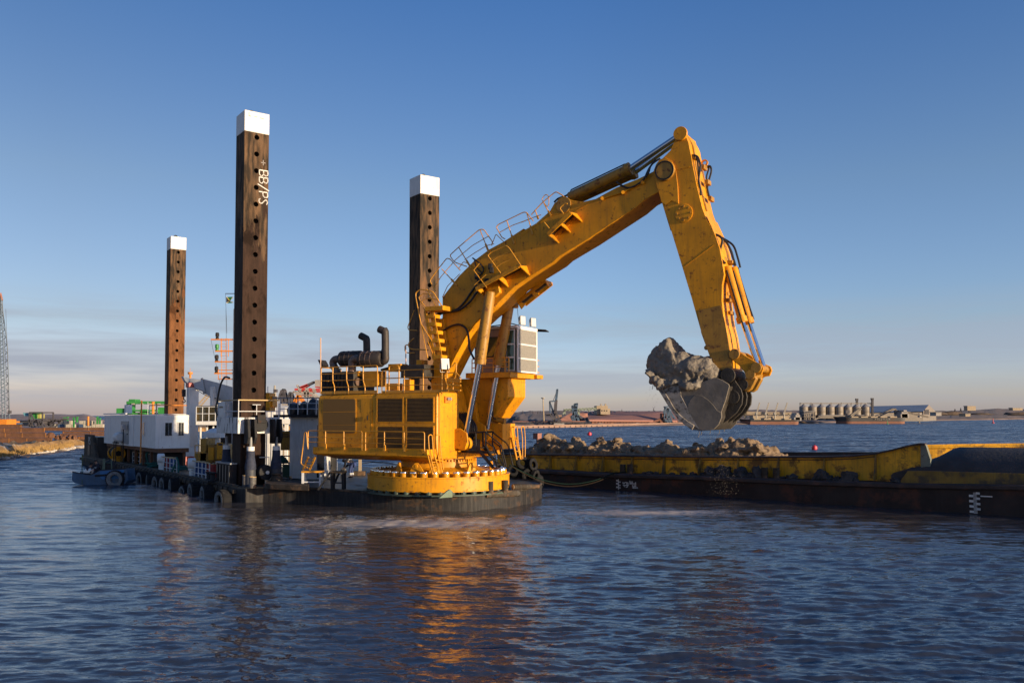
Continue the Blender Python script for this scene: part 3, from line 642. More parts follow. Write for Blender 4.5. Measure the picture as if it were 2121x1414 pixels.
# lift cylinders
def ramp(name, pa, pb, pc, rb, rr, y, m=m_yel2, eye=True, pe=None):
    A, B, C_ = EX(*pa, y), EX(*pb, y), EX(*pc, y)
    d = (B - A).normalized(); o = E().lathe([(0, 0), (rb * .9, 0), (rb, .06), (rb, (B - A).length - .32), (rb * 1.1, (B - A).length - .30), (rb * 1.1, (B - A).length - .02), (rb * .8, (B - A).length), (0, (B - A).length)], A, 22, d).build(name, m, EXC)
    E().cyl(B - d * .1, C_, rr, 16).build('piston_rod', m_chr, o)
    return o, d, C_
for pa, pb, pc, y in (((1016, 604), (994, 754), (962, 918), -1.02), ((1054, 634), (1033, 757), (1007, 900), 1.02)):
    o, d, C_ = ramp('lift_cylinder', pa, pb, pc, .285, .155, y)
    E().cyl(C_ + V((0, -.28, 0)), C_ + V((0, .28, 0)), .36, 24).build('rod_eye', m_yel, o)
    tp = EX(*pa, y); E().tube([tp + V((-.25, -.2, -.6)), tp + d * 3 + V((-.25, -.2, 0))], .05, 8).build('oil_line', m_yel2, o)
# foot brackets for lift cylinders and boom foot cheeks
for y in (-1.45, -.72, .66, 1.4):
    E().prism([EX(955 if y < 0 else 1000, 900 if y < 0 else 885, y if y < 0 else 1.0) + V((dx, y - (y if y < 0 else 1.0), dz)) for dx, dz in ((-.75, -.75), (-.75, .25), (-.1, .35), (.35, .1), (.42, -.3), (.25, -.75))], (0, .09, 0)).build('foot_bracket', m_yel, EXC, bev=.02)
fp = EX(936, 872, 0)
for y in (-1.15, .92): E().lathe([(0, .2), (.55, .2), (.62, .14), (.62, 0)], V((fp.x, y + .2, fp.z)), 28, (0, -1, 0)).build('boom_foot_pin', m_yel2, EXC)
E().prism([V((fp.x - .8, -1.2, zb + .3)), V((fp.x + .95, -1.2, zb + .3)), V((fp.x + .5, -1.2, fp.z + .3)), V((fp.x + .1, -1.2, fp.z + .75)), V((fp.x - .4, -1.2, fp.z + .6))], (0, .25, 0)).build('boom_foot_cheek', m_yel, EXC, bev=.02)
E().prism([V((fp.x - .8, .95, zb + .3)), V((fp.x + 1.3, .95, zb + .3)), V((fp.x + .9, .95, fp.z + 1.0)), V((fp.x + .3, .95, fp.z + 2.0)), V((fp.x - .4, .95, fp.z + 2.0))], (0, .3, 0)).build('boom_foot_cheek', m_yel, EXC, bev=.02)
E().bb((fp.x + .4, -.62, zb + .2), (fp.x + 1.5, .62, zb + .9)).build('valve_block', m_bdk, EXC, bev=.05)
gv = E()
for k in range(6): gv.tube(cr([V((fp.x + .9, -.5 + k * .2, zb + .8)), V((fp.x + 1.3, -.5 + k * .2, zb + 1.5)), V((fp.x + .8, -.5 + k * .2, zb + 2.2)), V((fp.x + .2, -.4 + k * .16, zb + 2.6))], 5), .055, 8)
gv.build('hydraulic_hose', m_black, EXC)
# hoses on the boom side
def hose(pts, y, r=.055, m=m_black): return E().tube(cr([EX(px, py, y) for px, py in pts], 6), r, 8).build('boom_hose', m, EXC)
yh = -HB - .07
hose([c5(230, 850), c5(290, 810), c5(400, 795), c5(470, 740), c5(540, 640), c5(580, 590)], yh)
hose([c5(230, 860), c5(310, 815), c5(430, 795), c5(520, 730), c5(580, 650), c5(640, 600)], yh - .08, .06)
hose([c5(295, 970), c5(370, 925), c5(440, 912), c5(495, 950), c5(515, 1030), c5(520, 1110), c5(560, 1195)], yh - .05, .06)
hose([c5(545, 370), c5(610, 420), c5(635, 470), c5(600, 520)], yh, .04); hose([c5(560, 390), c5(580, 450), c5(620, 490)], yh, .035)
hose([c7(870, 605), c7(920, 640), c7(985, 660), c7(1060, 630), c7(1120, 580), c7(1170, 480), c7(1230, 400)], -.9, .05)
hose([c7(1110, 590), c7(1160, 530), c7(1190, 450), c7(1270, 390)], -.95, .045)
hose([c7(300, 790), c7(340, 755), c7(400, 735), c7(440, 715), c7(460, 740)], -.3, .05)
q = E()
for (x, y_) in ((700, 470), (660, 560), (600, 550), (580, 520), (690, 440)): q.box(EX(*c5(x, y_), yh - .06), (.22, .2, .3), 20)
q.build('valve_cluster', m_dark, EXC, bev=.03)
# side platforms on the boom
def side_platform(bl, br, tl, tr, y, d, sgn, bays, name='side_platform'):
    """a bracketed step: bl->br is its outer lower edge in the photo, on the plane y"""
    o_ = E(); A, B = EX(*bl, y), EX(*br, y); U = (B - A).normalized(); W = V((0, sgn * d, 0)); Nn = U.cross(V((0, 1, 0))).normalized()
    if Nn.z < 0: Nn = -Nn
    o_.beam(A + W * .98, B + W * .98, .06, .22, Nn); o_.beam(A, B, .05, .18, Nn)
    for k in range(bays + 1):
        p = A.lerp(B, k / bays); o_.prism([p + W, p + Nn * .12, p - Nn * .08, p - Nn * .45], U * .06)
    o = o_.build(name, m_yel, EXC, bev=.008)
    E().prism([A + Nn * .09, B + Nn * .09, B + W + Nn * .09, A + W + Nn * .09], Nn * .03).build('step_grating', m_bdk, o)
    return o, A, B, U, W, Nn
o, A, B, U, W, Nn = side_platform(c5(640, 640), c5(985, 455), 0, 0, -HB, .85, -1, 2)
g = E(); h = 1.05; Q = [A.lerp(B, .02) + W, A.lerp(B, .02) + W + Nn * h, A.lerp(B, .62) + W + Nn * (h + .05), A.lerp(B, .8) + W + Nn * h, A.lerp(B, .95) + W + Nn * .1]
Q = [EX(*c5(775, 495), -HB - .85), EX(*c5(668, 350), -HB - .85), EX(*c5(700, 320), -HB - .85), EX(*c5(815, 270), -HB - .85), EX(*c5(840, 285), -HB - .85), EX(*c5(940, 435), -HB - .85)]
g.tube(soft(Q, .1), .03, 8); g.tube(pl([c5(705, 395), c5(745, 365), c5(850, 320), c5(870, 325)], -HB - .85), .024, 8); g.tube(pl([c5(740, 445), c5(780, 415), c5(885, 368), c5(900, 375)], -HB - .85), .024, 8)
g.tube(pl([c5(660, 610), c5(555, 470), c5(600, 415)], -HB - .85), .026, 8); g.tube(pl([c5(655, 505), c5(560, 590)], -HB - .85), .024)
g.build('platform_rail', m_yrail, o)
o, A, B, U, W, Nn = side_platform(c7(300, 1110), c7(510, 915), 0, 0, -HB, .75, -1, 2)
g = E(); g.tube(soft(pl([c7(255, 1030), c7(210, 975)], -HB - .75), .1), .03, 8); g.tube(soft(pl([c7(385, 895), c7(352, 848), c7(365, 830), c7(400, 800), c7(420, 805)], -HB - .75), .1), .03, 8); g.build('platform_rail', m_yrail, o)
o, A, B, U, W, Nn = side_platform(c5(910, 735), c5(1130, 560), 0, 0, HB, .9, 1, 2)
# walkway rails along the boom top (near edge)
def looprail(loop, mids, posts, y=-HB - .03):
    g = E(); g.tube(soft(pl(loop, y), .14), .027, 8)
    for m_ in mids: g.tube(soft(pl(m_, y), .1), .021, 7)
    for (a, b_) in posts:
        p, q_ = EX(*a, y), EX(*b_, y); g.cyl(p, q_, .028, 8); d_ = (q_ - p); g.beam(p + d_ * .62, q_, .10, .05, (0, 1, 0))
    return g.build('walkway_rail', m_yrail, EXC)
looprail([c5(245, 640), c5(197, 555), c5(250, 480), c5(335, 372), c5(362, 378), c5(445, 470)], [[c5(230, 610), c5(290, 520), c5(385, 410)], [c5(300, 690), c5(340, 600), c5(440, 500)]], [(c5(295, 460), c5(420, 595))])
looprail([c5(500, 440), c5(400, 405), c5(358, 350), c5(440, 275), c5(600, 140), c5(635, 136), c5(708, 240), c5(700, 265)], [[c5(395, 395), c5(470, 330), c5(545, 268), c5(680, 190)], [c5(480, 385), c5(560, 330), c5(660, 270), c5(720, 255)], [c5(430, 460), c5(470, 400), c5(520, 420)]], [(c5(430, 280), c5(535, 455)), (c5(605, 140), c5(680, 330))])
looprail([c5(810, 215), c5(785, 205), c5(738, 120), c5(755, 98), c5(960, -2), c5(985, 0), c5(1040, 70)], [[c5(760, 165), c5(870, 105), c5(1020, 50)], [c5(700, 270), c5(735, 175), c5(800, 240)]], [(c5(825, 70), c5(885, 255)), (c5(985, 0), c5(1035, 180))])
looprail([c7(90, 905), c7(185, 800), c7(315, 692), c7(380, 730), c7(400, 755)], [[c7(250, 810), c7(235, 835), c7(185, 765), c7(215, 722), c7(240, 722), c7(252, 760), c7(250, 810)], [c7(0, 975), c7(110, 930), c7(180, 905)]], [(c7(205, 800), c7(270, 915)), (c7(125, 860), c7(155, 945))])
# stair up the back of the boom
ys = -1.7
s0, s1 = EX(*k7(480, 1095), ys), EX(*k7(350, 380), ys)
st = E()
for k in (0, .55): st.beam(s0 + V((-.26, k, 0)), s1 + V((-.26, k, 0)), .05, .2); 
st.beam(s0 + V((.24, 0, 0)), s1 + V((.24, 0, 0)), .05, .1)
so_ = st.build('boom_stair', m_yel, EXC)
for i in range(6):
    q = s0.lerp(s1, (i + .35) / 6); E().box(q + V((0, .27, 0)), (.50, .62, .20)).build('tread', m_yel, so_, bev=.01)
tp = [EX(*k7(*p), ys) for p in ((310, 350), (350, 275), (540, 345), (520, 350))]
E().box((tp[0] + tp[2]) / 2 + V((.05, .3, 0)), (1.2, .9, .25)).build('stair_landing', m_yel, so_, bev=.02)
g = E()
for dy in (0, .7):
    W_ = ys - .05 + dy
    g.tube(soft([EX(*k7(325, 1070), W_), EX(*k7(230, 590), W_), EX(*k7(150, 170), W_), EX(*k7(150, 115), W_), EX(*k7(215, 62), W_), EX(*k7(400, 95), W_), EX(*k7(545, 330), W_)], .15), .03, 8)
    g.tube(soft([EX(*k7(395, 1000), W_), EX(*k7(225, 570), W_)], .1), .024); g.tube(soft([EX(*k7(385, 820), W_), EX(*k7(225, 570), W_), EX(*k7(150, 200), W_)], .1), .03)
    g.tube(soft([EX(*k7(310, 440), W_), EX(*k7(190, 180), W_), EX(*k7(265, 120), W_), EX(*k7(410, 155), W_)], .1), .024)
    g.tube(soft([EX(*k7(330, 370), W_), EX(*k7(230, 245), W_), EX(*k7(310, 195), W_), EX(*k7(470, 215), W_)], .1), .024)
    g.tube([EX(*k7(310, 62), W_), EX(*k7(440, 300), W_)], .024)
g.build('stair_rail', m_yrail, so_)
E().loft([[EX(*k7(430, 500), -.95), EX(*k7(550, 490), -.95), EX(*k7(625, 1070), -.95), EX(*k7(520, 1030), -.95)], [p + V((0, .2, 0)) for p in [EX(*k7(430, 500), -.95), EX(*k7(550, 490), -.95), EX(*k7(625, 1070), -.95), EX(*k7(520, 1030), -.95)]]]).build('hose_channel', m_yel, EXC, bev=.03)
E().bb(EX(*k7(155, 1200), -.9), EX(*k7(235, 1095), -.9) + V((0, .6, 0))).build('junction_box', m_yel, EXC, bev=.02)
# ---- arm cylinders on the boom
for y, pa, pb, pc in ((-.42, c7(440, 748), c7(1000, 482), c4(430, 178)), (.42, c7(470, 778), c7(1045, 515), c4(450, 210))):
    o, d, C_ = ramp('arm_cylinder', pa, pb, pc, .27, .145, y)
    q0 = EX(*pa, y); E().tube([q0 + V((0, 0, .2)), q0 + d * .1 + V((0, 0, .36)), q0 + d * 3.2 + V((0, 0, .36)), q0 + d * 3.35 + V((0, 0, .2))], .035, 6).build('oil_line', m_dark, o)
    E().lathe([(.29, -.1), (.33, -.1), (.33, .12), (.29, .12)], EX(*pb, y) - d * .12, 22, d, True).build('gland_ring', m_yel2, o)
    E().cyl(C_ - V((0, .2, 0)), C_ + V((0, .2, 0)), .25, 20).build('rod_eye', m_yel, o)
# ---- stick
HS = .88
stk = [c4(375, 170), c4(360, 240), c4(300, 380), c4(200, 480), c4(120, 560), c4(92, 640), c4(110, 760), c4(190, 1040), c4(300, 1400), c8(180, 0), c8(260, 260), c8(345, 540), c8(410, 770), c8(465, 920), c8(500, 980), c8(530, 1003), c8(605, 1003),
       c8(603, 950), c8(575, 780), c8(553, 690), c8(538, 560), c8(540, 460), c8(553, 395), c8(525, 230), c8(490, 130), c8(440, 20), c4(840, 1400), c4(760, 1260), c4(700, 1100), c4(640, 850), c4(580, 560), c4(565, 460), c4(540, 340), c4(530, 280), c4(505, 220), c4(480, 180), c4(470, 140), c4(440, 118), c4(405, 125)]
Ps = pl(stk, -HS)
# the stick is a box whose two side plates stand proud of its front and back plates
arm = E().prism(Ps, (0, 2 * HS, 0)).build('stick', m_yel, EXC, bev=.02, ang=25)
for sy in (-HS - .05, HS):
    ck = [c4(120, 560), c4(90, 640), c4(110, 760), c4(190, 1040), c4(240, 1075), c4(320, 1020), c4(405, 1060), c4(398, 850), c4(372, 640), c4(352, 575), c4(320, 520), c4(230, 470), c4(160, 505)]
    E().prism([EX(px, py, -HS) for px, py in ck] if sy < 0 else [EX(px, py, -HS) + V((0, 2 * HS, 0)) for px, py in ck], (0, -.05 if sy < 0 else .05, 0)).build('cheek_plate', m_yel, arm, bev=.01)
boss(*c4(230, 640), .50, -HS - .05, .10, 'pin_cover', m_yel2, arm); boss(*c4(470, 1180), .44, -HS, .035, 'inspection_cover', m_yel, arm); boss(*c4(430, 170), .34, -HS, .10, 'pin_cover', m_yel, arm)
E().lathe([(.40, 0), (.46, 0), (.46, .13), (.40, .13)], EX(*c4(230, 640), -HS - .05), 26, (0, -1, 0), True).build('pin_ring', m_dark, arm)
for i in range(8): a = 2 * math.pi * i / 8; p = EX(*c4(470, 1180), -HS); E().cyl(p + V((math.cos(a) * .33, -.02, math.sin(a) * .33)), p + V((math.cos(a) * .33, -.09, math.sin(a) * .33)), .045, 6).build('cover_bolt', m_yel2, arm)
for i, (x, y_) in enumerate(((455, 855), (510, 850), (545, 825), (500, 930), (568, 905), (575, 970), (535, 985), (440, 860))):
    p = EX(*c8(x, y_), -HS); E().lathe([(0, .02), (.1, .02), (.115, 0)], p, 14, (0, -1, 0)).build('plug_weld', m_yel2, arm)
E().prism([EX(*c8(x, y_), -HS) for x, y_ in ((385, 625), (532, 590), (560, 700), (600, 950), (606, 1003), (530, 1003), (498, 978), (463, 918), (408, 768))], (0, -.025, 0)).build('wear_plate', m_yel2, arm, bev=.005)
seam([c8(300, 345), c8(490, 205)], -HS - .004, .012, parent=arm); seam([c4(310, 650), c4(545, 590)], -HS - .01, .02, parent=arm)
q = E()
for y_ in (-.35, -.12, .12, .35): q.tube(cr([EX(*c4(500, 190), y_), EX(*c4(585, 330), y_), EX(*c4(610, 480), y_), EX(*c4(650, 720), y_), EX(*c4(760, 1150), y_)] , 4), .055, 7)
q.build('stick_hose', m_yel2, arm)
def sh(pts, y, r=.05): E().tube(cr([EX(px, py, y) for px, py in pts], 6), r, 8).build('stick_hose', m_black, arm)
sh([c4(600, 440), c4(650, 470), c4(680, 580), c4(660, 750), c4(680, 880), c4(690, 950)], -.75, .05)
sh([c4(590, 450), c4(640, 500), c4(655, 640), c4(665, 860)], -.6, .045)
sh([c4(740, 600), c4(800, 580), c4(820, 640), c4(790, 760), c4(770, 860), c4(790, 960)], .6, .05); sh([c4(750, 610), c4(790, 600), c4(760, 720), c4(770, 860), c4(800, 1000)], .75, .045)
sh([c8(500, 140), c8(540, 170), c8(525, 250), c8(530, 290), c8(560, 325)], -.7, .055); sh([c8(540, 160), c8(580, 210), c8(610, 290), c8(625, 340)], .2, .055); sh([c8(545, 165), c8(610, 210), c8(640, 290), c8(655, 350)], .5, .05); sh([c8(560, 180), c8(600, 250), c8(620, 340)], .35, .05)
sh([c8(640, 350), c8(650, 400), c8(700, 560), c8(740, 680)], .6, .045); sh([c8(560, 350), c8(600, 410), c8(650, 560)], -.3, .045)
for (x, y_, yl) in ((480, 470, -.5), (650, 790, 0.2), (600, 600, .3), (690, 1000, .2)): E().box(EX(*c4(x + 130, y_), yl), (.16, .5, .22), 0).build('hose_clamp', m_yel2, arm, bev=.02)
for (x, y_, yl) in ((555, 300, 0), (600, 320, .3), (520, 330, -.4), (580, 560, .0), (590, 640, .2), (570, 520, .2)): E().box(EX(*c8(x, y_), yl), (.25, .55, .16), 0).build('hose_clamp', m_yel2, arm, bev=.02)
E().lathe([(.10, -.05), (.17, -.05), (.17, .05), (.10, .05)], EX(*c4(735, 540), .5), 18, (0, 1, 0), True).build('lifting_eye', m_yel, arm)
# ---- bucket cylinders, rocker and links
for y, pa, pb, pc in ((-.42, c8(570, 345), c8(670, 700), c8(770, 985)), (.48, c8(612, 350), c8(712, 708), c8(808, 990))):
    o, d, C_ = ramp('bucket_cylinder', pa, pb, pc, .19, .105, y, m_yel)
    E().lathe([(.20, -.12), (.25, -.12), (.25, .14), (.20, .14)], EX(*pb, y) - d * .14, 20, d, True).build('gland_ring', m_yel, o)
    q0 = EX(*pa, y); E().tube([q0 + V((.05, -.22, -.2)), q0 + d * 3.2 + V((.05, -.22, 0))], .035, 6).build('oil_line', m_dark, o)
rk = [c2(790, 410), c2(830, 385), c2(880, 395), c2(1000, 470), c2(1110, 535), c2(1170, 560), c2(1190, 610), c2(1160, 680), c2(1100, 690), c2(1040, 720), c2(985, 695), c2(890, 570), c2(800, 500), c2(785, 450)]
for y, dx in ((-.92, 0), (.62, 0)):
    P = [EX(px, py, -.92) + V((0, y + .92, 0)) for px, py in rk]
    o = E().prism(P, (0, .14, 0)).build('rocker_plate', m_yel, EXC, bev=.03)
    if y < 0:
        for x_, y_, r_ in ((835, 432, .24), (1100, 597, .24), (1030, 680, .22)): boss(*c2(x_, y_), r_, -.92, .09, 'pin_boss', m_yel2, o)
for x_, y_ in ((1110, 600), (1030, 680), (835, 432)): E().cyl(EX(*c2(x_, y_), -.92) + V((0, .05, 0)), EX(*c2(x_, y_), -.92) + V((0, 1.75, 0)), .17, 18).build('linkage_pin', m_yel2, EXC)
for y in (-.62, .30):
    lk = [c2(985, 660), c2(1060, 660), c2(1080, 730), c2(1010, 860), c2(960, 890), c2(900, 870), c2(900, 800)]
    P = [EX(px, py, -.92) + V((0, y + .92, 0)) for px, py in lk]; E().prism(P, (0, .34, 0)).build('bucket_link', m_yel2, EXC, bev=.04)
boss(*c2(930, 805), .26, -.64, .04, 'pin_boss', m_bdk)
# ---- bucket
HK = 1.42
sw = [c3(225, 620), c3(300, 740), c3(410, 910), c3(500, 1060), c3(600, 1190), c3(700, 1280), c3(800, 1348), c3(905, 1360), c3(1080, 1347), c3(1150, 1280), c3(1190, 1180), c3(1185, 1110), c3(1240, 960), c3(1290, 770), c3(1280, 740), c3(1200, 690), c3(1130, 660), c3(1080, 655), c3(1000, 690), c3(780, 755), c3(600, 740), c3(400, 690)]
Pb = [EX(px, py, -HK) for px, py in sw]
bk = E().prism(Pb, (0, .10, 0)).build('bucket', m_bkt, EXC, bev=.015)
E().prism([p + V((0, 2 * HK, 0)) for p in Pb], (0, -.10, 0)).build('far_side_wall', m_bkt, bk, bev=.015)
sec = []
for (x, y_), t in zip(sw[0:14], [0] * 14):
    sec.append(EX(*c3(x * 1, y_) if False else (x, y_), -HK))
cen = EX(*c3(800, 850), -HK)
secs = [[p + V((0, .05, 0)), p + V((0, 2 * HK - .05, 0)), p + (cen - p).normalized() * .09 + V((0, 2 * HK - .05, 0)), p + (cen - p).normalized() * .09 + V((0, .05, 0))] for p in sec]
E().loft(secs).build('bucket_shell', m_bdk, bk)
# wear strip along the near lip and scraped plate beside it
ws = [c3(225, 620), c3(300, 740), c3(410, 910), c3(500, 1060), c3(600, 1190), c3(700, 1280), c3(800, 1352), c3(832, 1290), c3(740, 1230), c3(650, 1160), c3(570, 1070), c3(500, 950), c3(440, 850), c3(340, 720), c3(300, 640)]
E().prism([EX(px, py, -HK) + V((0, -.002, 0)) for px, py in ws], (0, -.09, 0)).build('side_cutter', m_bkt2, bk, bev=.02)
wp = [c3(340, 720), c3(440, 850), c3(500, 950), c3(570, 1070), c3(650, 1160), c3(740, 1230), c3(835, 1300), c3(905, 1356), c3(800, 1180), c3(730, 1050), c3(650, 900), c3(640, 770), c3(600, 742), c3(470, 715)]
E().prism([EX(px, py, -HK) + V((0, -.002, 0)) for px, py in wp], (0, -.03, 0)).build('wear_plate', m_bkt2, bk, bev=.01)
# round doubler plate on the side wall
dp = [c3(905, 1358), c3(800, 1200), c3(730, 1080), c3(740, 1020), c3(780, 940), c3(835, 880), c3(930, 895), c3(1010, 950), c3(1080, 1020), c3(1130, 1090), c3(1185, 1120), c3(1190, 1180), c3(1150, 1280), c3(1080, 1345)]
E().prism([EX(px, py, -HK) + V((0, -.002, 0)) for px, py in dp], (0, -.03, 0)).build('doubler_plate', m_bkt, bk, bev=.012)
# hinge ribs on the back
for y in (-.85, -.10, .70):
    hr = [c2(690, 650), c2(760, 620), c2(815, 640), c2(880, 760), c2(950, 860), c2(970, 940), c2(960, 1040), c2(900, 1140), c2(800, 1230), c2(700, 1290), c2(620, 1310), c2(700, 1100), c2(740, 900), c2(700, 760)]
    P = [EX(px - 8, py, -1.0) + V((0, y + 1.0, 0)) for px, py in hr]; E().prism(P, (0, .12, 0)).build('hinge_rib', m_bdk, bk, bev=.02)
E().cyl(EX(*c2(755, 690), -1.0), EX(*c2(755, 690), -1.0) + V((0, 2.0, 0)), .30, 22).build('hinge_pin', m_bdk, bk)
boss(*c2(755, 690), .34, -1.0, .08, 'pin_boss', m_bdk, bk); boss(*c2(815, 955), .30, -.97, .05, 'pin_boss', m_bdk, bk)
te = E()
for k in range(5):
    y = -HK + .2 + k * (2 * HK - .4) / 4; p = EX(*c3(225, 620), -HK) + V((0, y + HK, 0)); d = (EX(*c3(160, 470), -HK) - EX(*c3(300, 740), -HK)).normalized()
    te = E().beam(p - d * .2, p + d * .35, .22, .14, (0, 1, 0)).build('bucket_tooth', m_bkt2, bk)
# ---- cab
xc = EX(1070, 780, 1.35).x
CY0, CY1 = 1.25, 3.55
def CXp(px, py): return EXx(px, py, xc)
zc0, zc1 = CXp(1085, 772).z, CXp(1085, 682).z
cb = E().loft([[V((xc - 2.7, CY0, zc0)), V((xc - .08, CY0, zc0)), V((xc - .08, CY1, zc0)), V((xc - 2.7, CY1, zc0))], [V((xc - 2.7, CY0, zc1)), V((xc - .06, CY0, zc1)), V((xc - .06, CY1, zc1)), V((xc - 2.7, CY1, zc1))]])
cab = cb.build('cab', mat('pinkish_cab_paint', (.34, .25, .21), .5, var=.08, rust=.08), EXC, bev=.05)
E().bb((xc - 2.8, CY0 - .06, zc1), (xc + .10, CY1 + .08, zc1 + .15)).build('cab_roof', m_white, cab, bev=.03)
E().prism([V((xc - .2, CY1, zc1 + .12)), V((xc + .55, CY1 + .2, zc1 + .05)), V((xc + .55, CY1 + .62, zc1 - .02)), V((xc - .2, CY1 + .62, zc1 + .04))], (0, 0, .05)).build('sun_visor', m_dark, cab)
wn = E().bb((xc - .06, CY0 + .1, zc0 + .1), (xc - .03, CY1 - .1, zc1 - .1)).build('windscreen', m_glass, cab)
gz0, gz1 = zc0 + .04, zc1 - .02
gr = E(); nb = 26
for i in range(nb): y = CY0 + .12 + (CY1 - CY0 - .24) * i / (nb - 1); gr.bb((xc + .06, y - .024, gz0), (xc + .10, y + .024, gz1))
gr.build('window_guard', m_mesh, cab)
fr_ = E()
for f in (0, .31, .64, 1): z = gz0 + (gz1 - gz0) * f; fr_.bb((xc + .05, CY0 + .02, z - .045), (xc + .13, CY1 - .02, z + .045))
for y in (CY0 + .06, CY1 - .06): fr_.bb((xc + .055, y - .05, gz0), (xc + .125, y + .05, gz1))
fr_.build('guard_frame', m_white, cab, bev=.012)
for (x0, x1, f0, f1) in ((-.52, -.10, .66, .95), (-.52, -.10, .36, .62), (-.52, -.10, .06, .32), (-2.2, -1.1, .38, .80)):
    fo = E().bb((xc + x0 - .05, CY0 - .03, zc0 + (zc1 - zc0) * f0 - .05), (xc + x1 + .05, CY0 - .005, zc0 + (zc1 - zc0) * f1 + .05)).build('window_frame', m_white if x0 > -1 else m_dark, cab, bev=.01)
    E().bb((xc + x0, CY0 - .045, zc0 + (zc1 - zc0) * f0), (xc + x1, CY0 - .031, zc0 + (zc1 - zc0) * f1)).build('pane', m_glass, fo)
for (px, py) in ((1081, 664), (1103, 668)):
    o, l_ = flood(EXx(px, py, xc - .1), (1, -.25, .05), .42, 'floodlight', cab); l_.build('lens', m_lamp, o)
g = E(); g.tube([EXx(1013, 676, xc - 1.5), EXx(1060, 670, xc - .2), EXx(1075, 674, xc - .1)], .03); g.cyl(EXx(1075, 674, xc - .1), EXx(1071, 632, xc - .1), .012); g.build('roof_bracket', m_dark, cab)
ck = E(); zk = zc0
ck.prism([V((xc - 3.0, CY0 - .45, zk - .30)), V((xc - .1, CY0 - .45, zk - .30)), V((xc - .1, CY0 - .45, zk)), V((xc - 3.0, CY0 - .45, zk))], (0, CY1 - CY0 + .6, 0)); ck.build('cab_deck', m_yel, EXC, bev=.02)
zr_ = zk + .8
g = E(); g.tube(soft([V((xc - 2.6, CY0 - .4, zk)), V((xc - 2.6, CY0 - .4, zr_)), V((xc - .2, CY0 - .4, zr_)), V((xc - .2, CY0 - .4, zk))], .1), .03, 8)
for f in (.35, .68): g.tube([V((xc - 2.6, CY0 - .4, zk + .8 * f)), V((xc - .2, CY0 - .4, zk + .8 * f))], .024)
for x in (-.45, -1.2, -1.9): g.cyl((xc + x, CY0 - .4, zk - .2), (xc + x, CY0 - .4, zr_), .03)
g.build('cab_rail', m_yrail, EXC)
fx = E().bb((xc - .9, CY1, zk - .28), (xc + .1, CY1 + .75, zk - .05)).build('cab_step', m_yel, EXC, bev=.02)
g = E()
for z in (.1, .45, .8): g.beam(V((xc - .1, CY1 + .1, zk + z)), V((xc - .1, CY1 + .6, zk + z)), .05, .04)
g.cyl((xc - .1, CY1 + .12, zk - .1), (xc - .1, CY1 + .12, zk + .85), .03); g.build('cab_grab_rail', m_yrail, fx)
# cab riser: near face traced, tapering to the front
pr = [(1053, 772), (1053, 822), (1021, 866), (1000, 868), (985, 870), (960, 862), (960, 790), (985, 772)]
q0 = [EX(px, py, 1.35) for px, py in pr]; x_f = q0[0].x
cr_ = E().prism([V((x_f, 1.3, zk - .3)), V((x_f, 1.3, q0[1].z)), V((q0[2].x, 1.3, q0[2].z)), V((q0[3].x - 1.0, 1.3, q0[2].z)), V((q0[3].x - 1.6, 1.3, zk - .3))], (0, 2.0, 0)).build('cab_riser', m_yel, EXC, bev=.03)
# front tool locker below the cab
t0, t1 = EX(1041, 877, 1.35), EX(1041, 930, 1.35)
E().bb((t0.x - 1.05, 1.35, t1.z), (t0.x, 2.75, t0.z)).build('tool_locker', m_yel, EXC, bev=.02)
E().bb((t0.x - 2.4, 1.2, zb), (t0.x - .9, 2.8, t0.z + .3)).build('far_platform_block', m_yel, EXC, bev=.03)
for x in (-.75, -.35): E().lathe([(.07, -.03), (.12, -.03), (.12, .03), (.07, .03)], V((t0.x + x, 2.0, t0.z + .1)), 14, (0, 1, 0), True).build('lifting_eye', m_yel, EXC)
g = E().cyl(EX(1022, 868, 1.6), EX(1046, 872, 1.6), .16, 14); g.build('locker_hinge', m_yel2, EXC)
xl2 = t0.x + .1
a0, a1 = EXx(1075, 951, xl2), EXx(1065, 905, xl2)
ldr = ladder(a0, a1, .5, 4, 'cab_ladder', side=(0, 1, 0))
for dx in (0, 15):
    g = E(); g.tube(soft([EXx(1078 + dx * .3, 950, xl2 + .1), EXx(1067 + dx, 905, xl2 + .1), EXx(1064 + dx, 884, xl2 + .1), EXx(1071 + dx, 882, xl2 + .1), EXx(1073 + dx, 912, xl2 + .1), EXx(1077 + dx * .7, 946, xl2 + .1)], .18), .028, 8); g.build('handrail', m_yrail, ldr)
for k, (x, y_) in enumerate(((690, 760), (735, 300))): E().tube(cr([EX(*k1(735, 20), 1.1), EX(*k1(715, 150), 1.1), EX(*k1(720, 260), 1.1), EX(*k1(760, 300), 1.2)], 5), .035, 7).build('cab_cable', m_black, EXC)
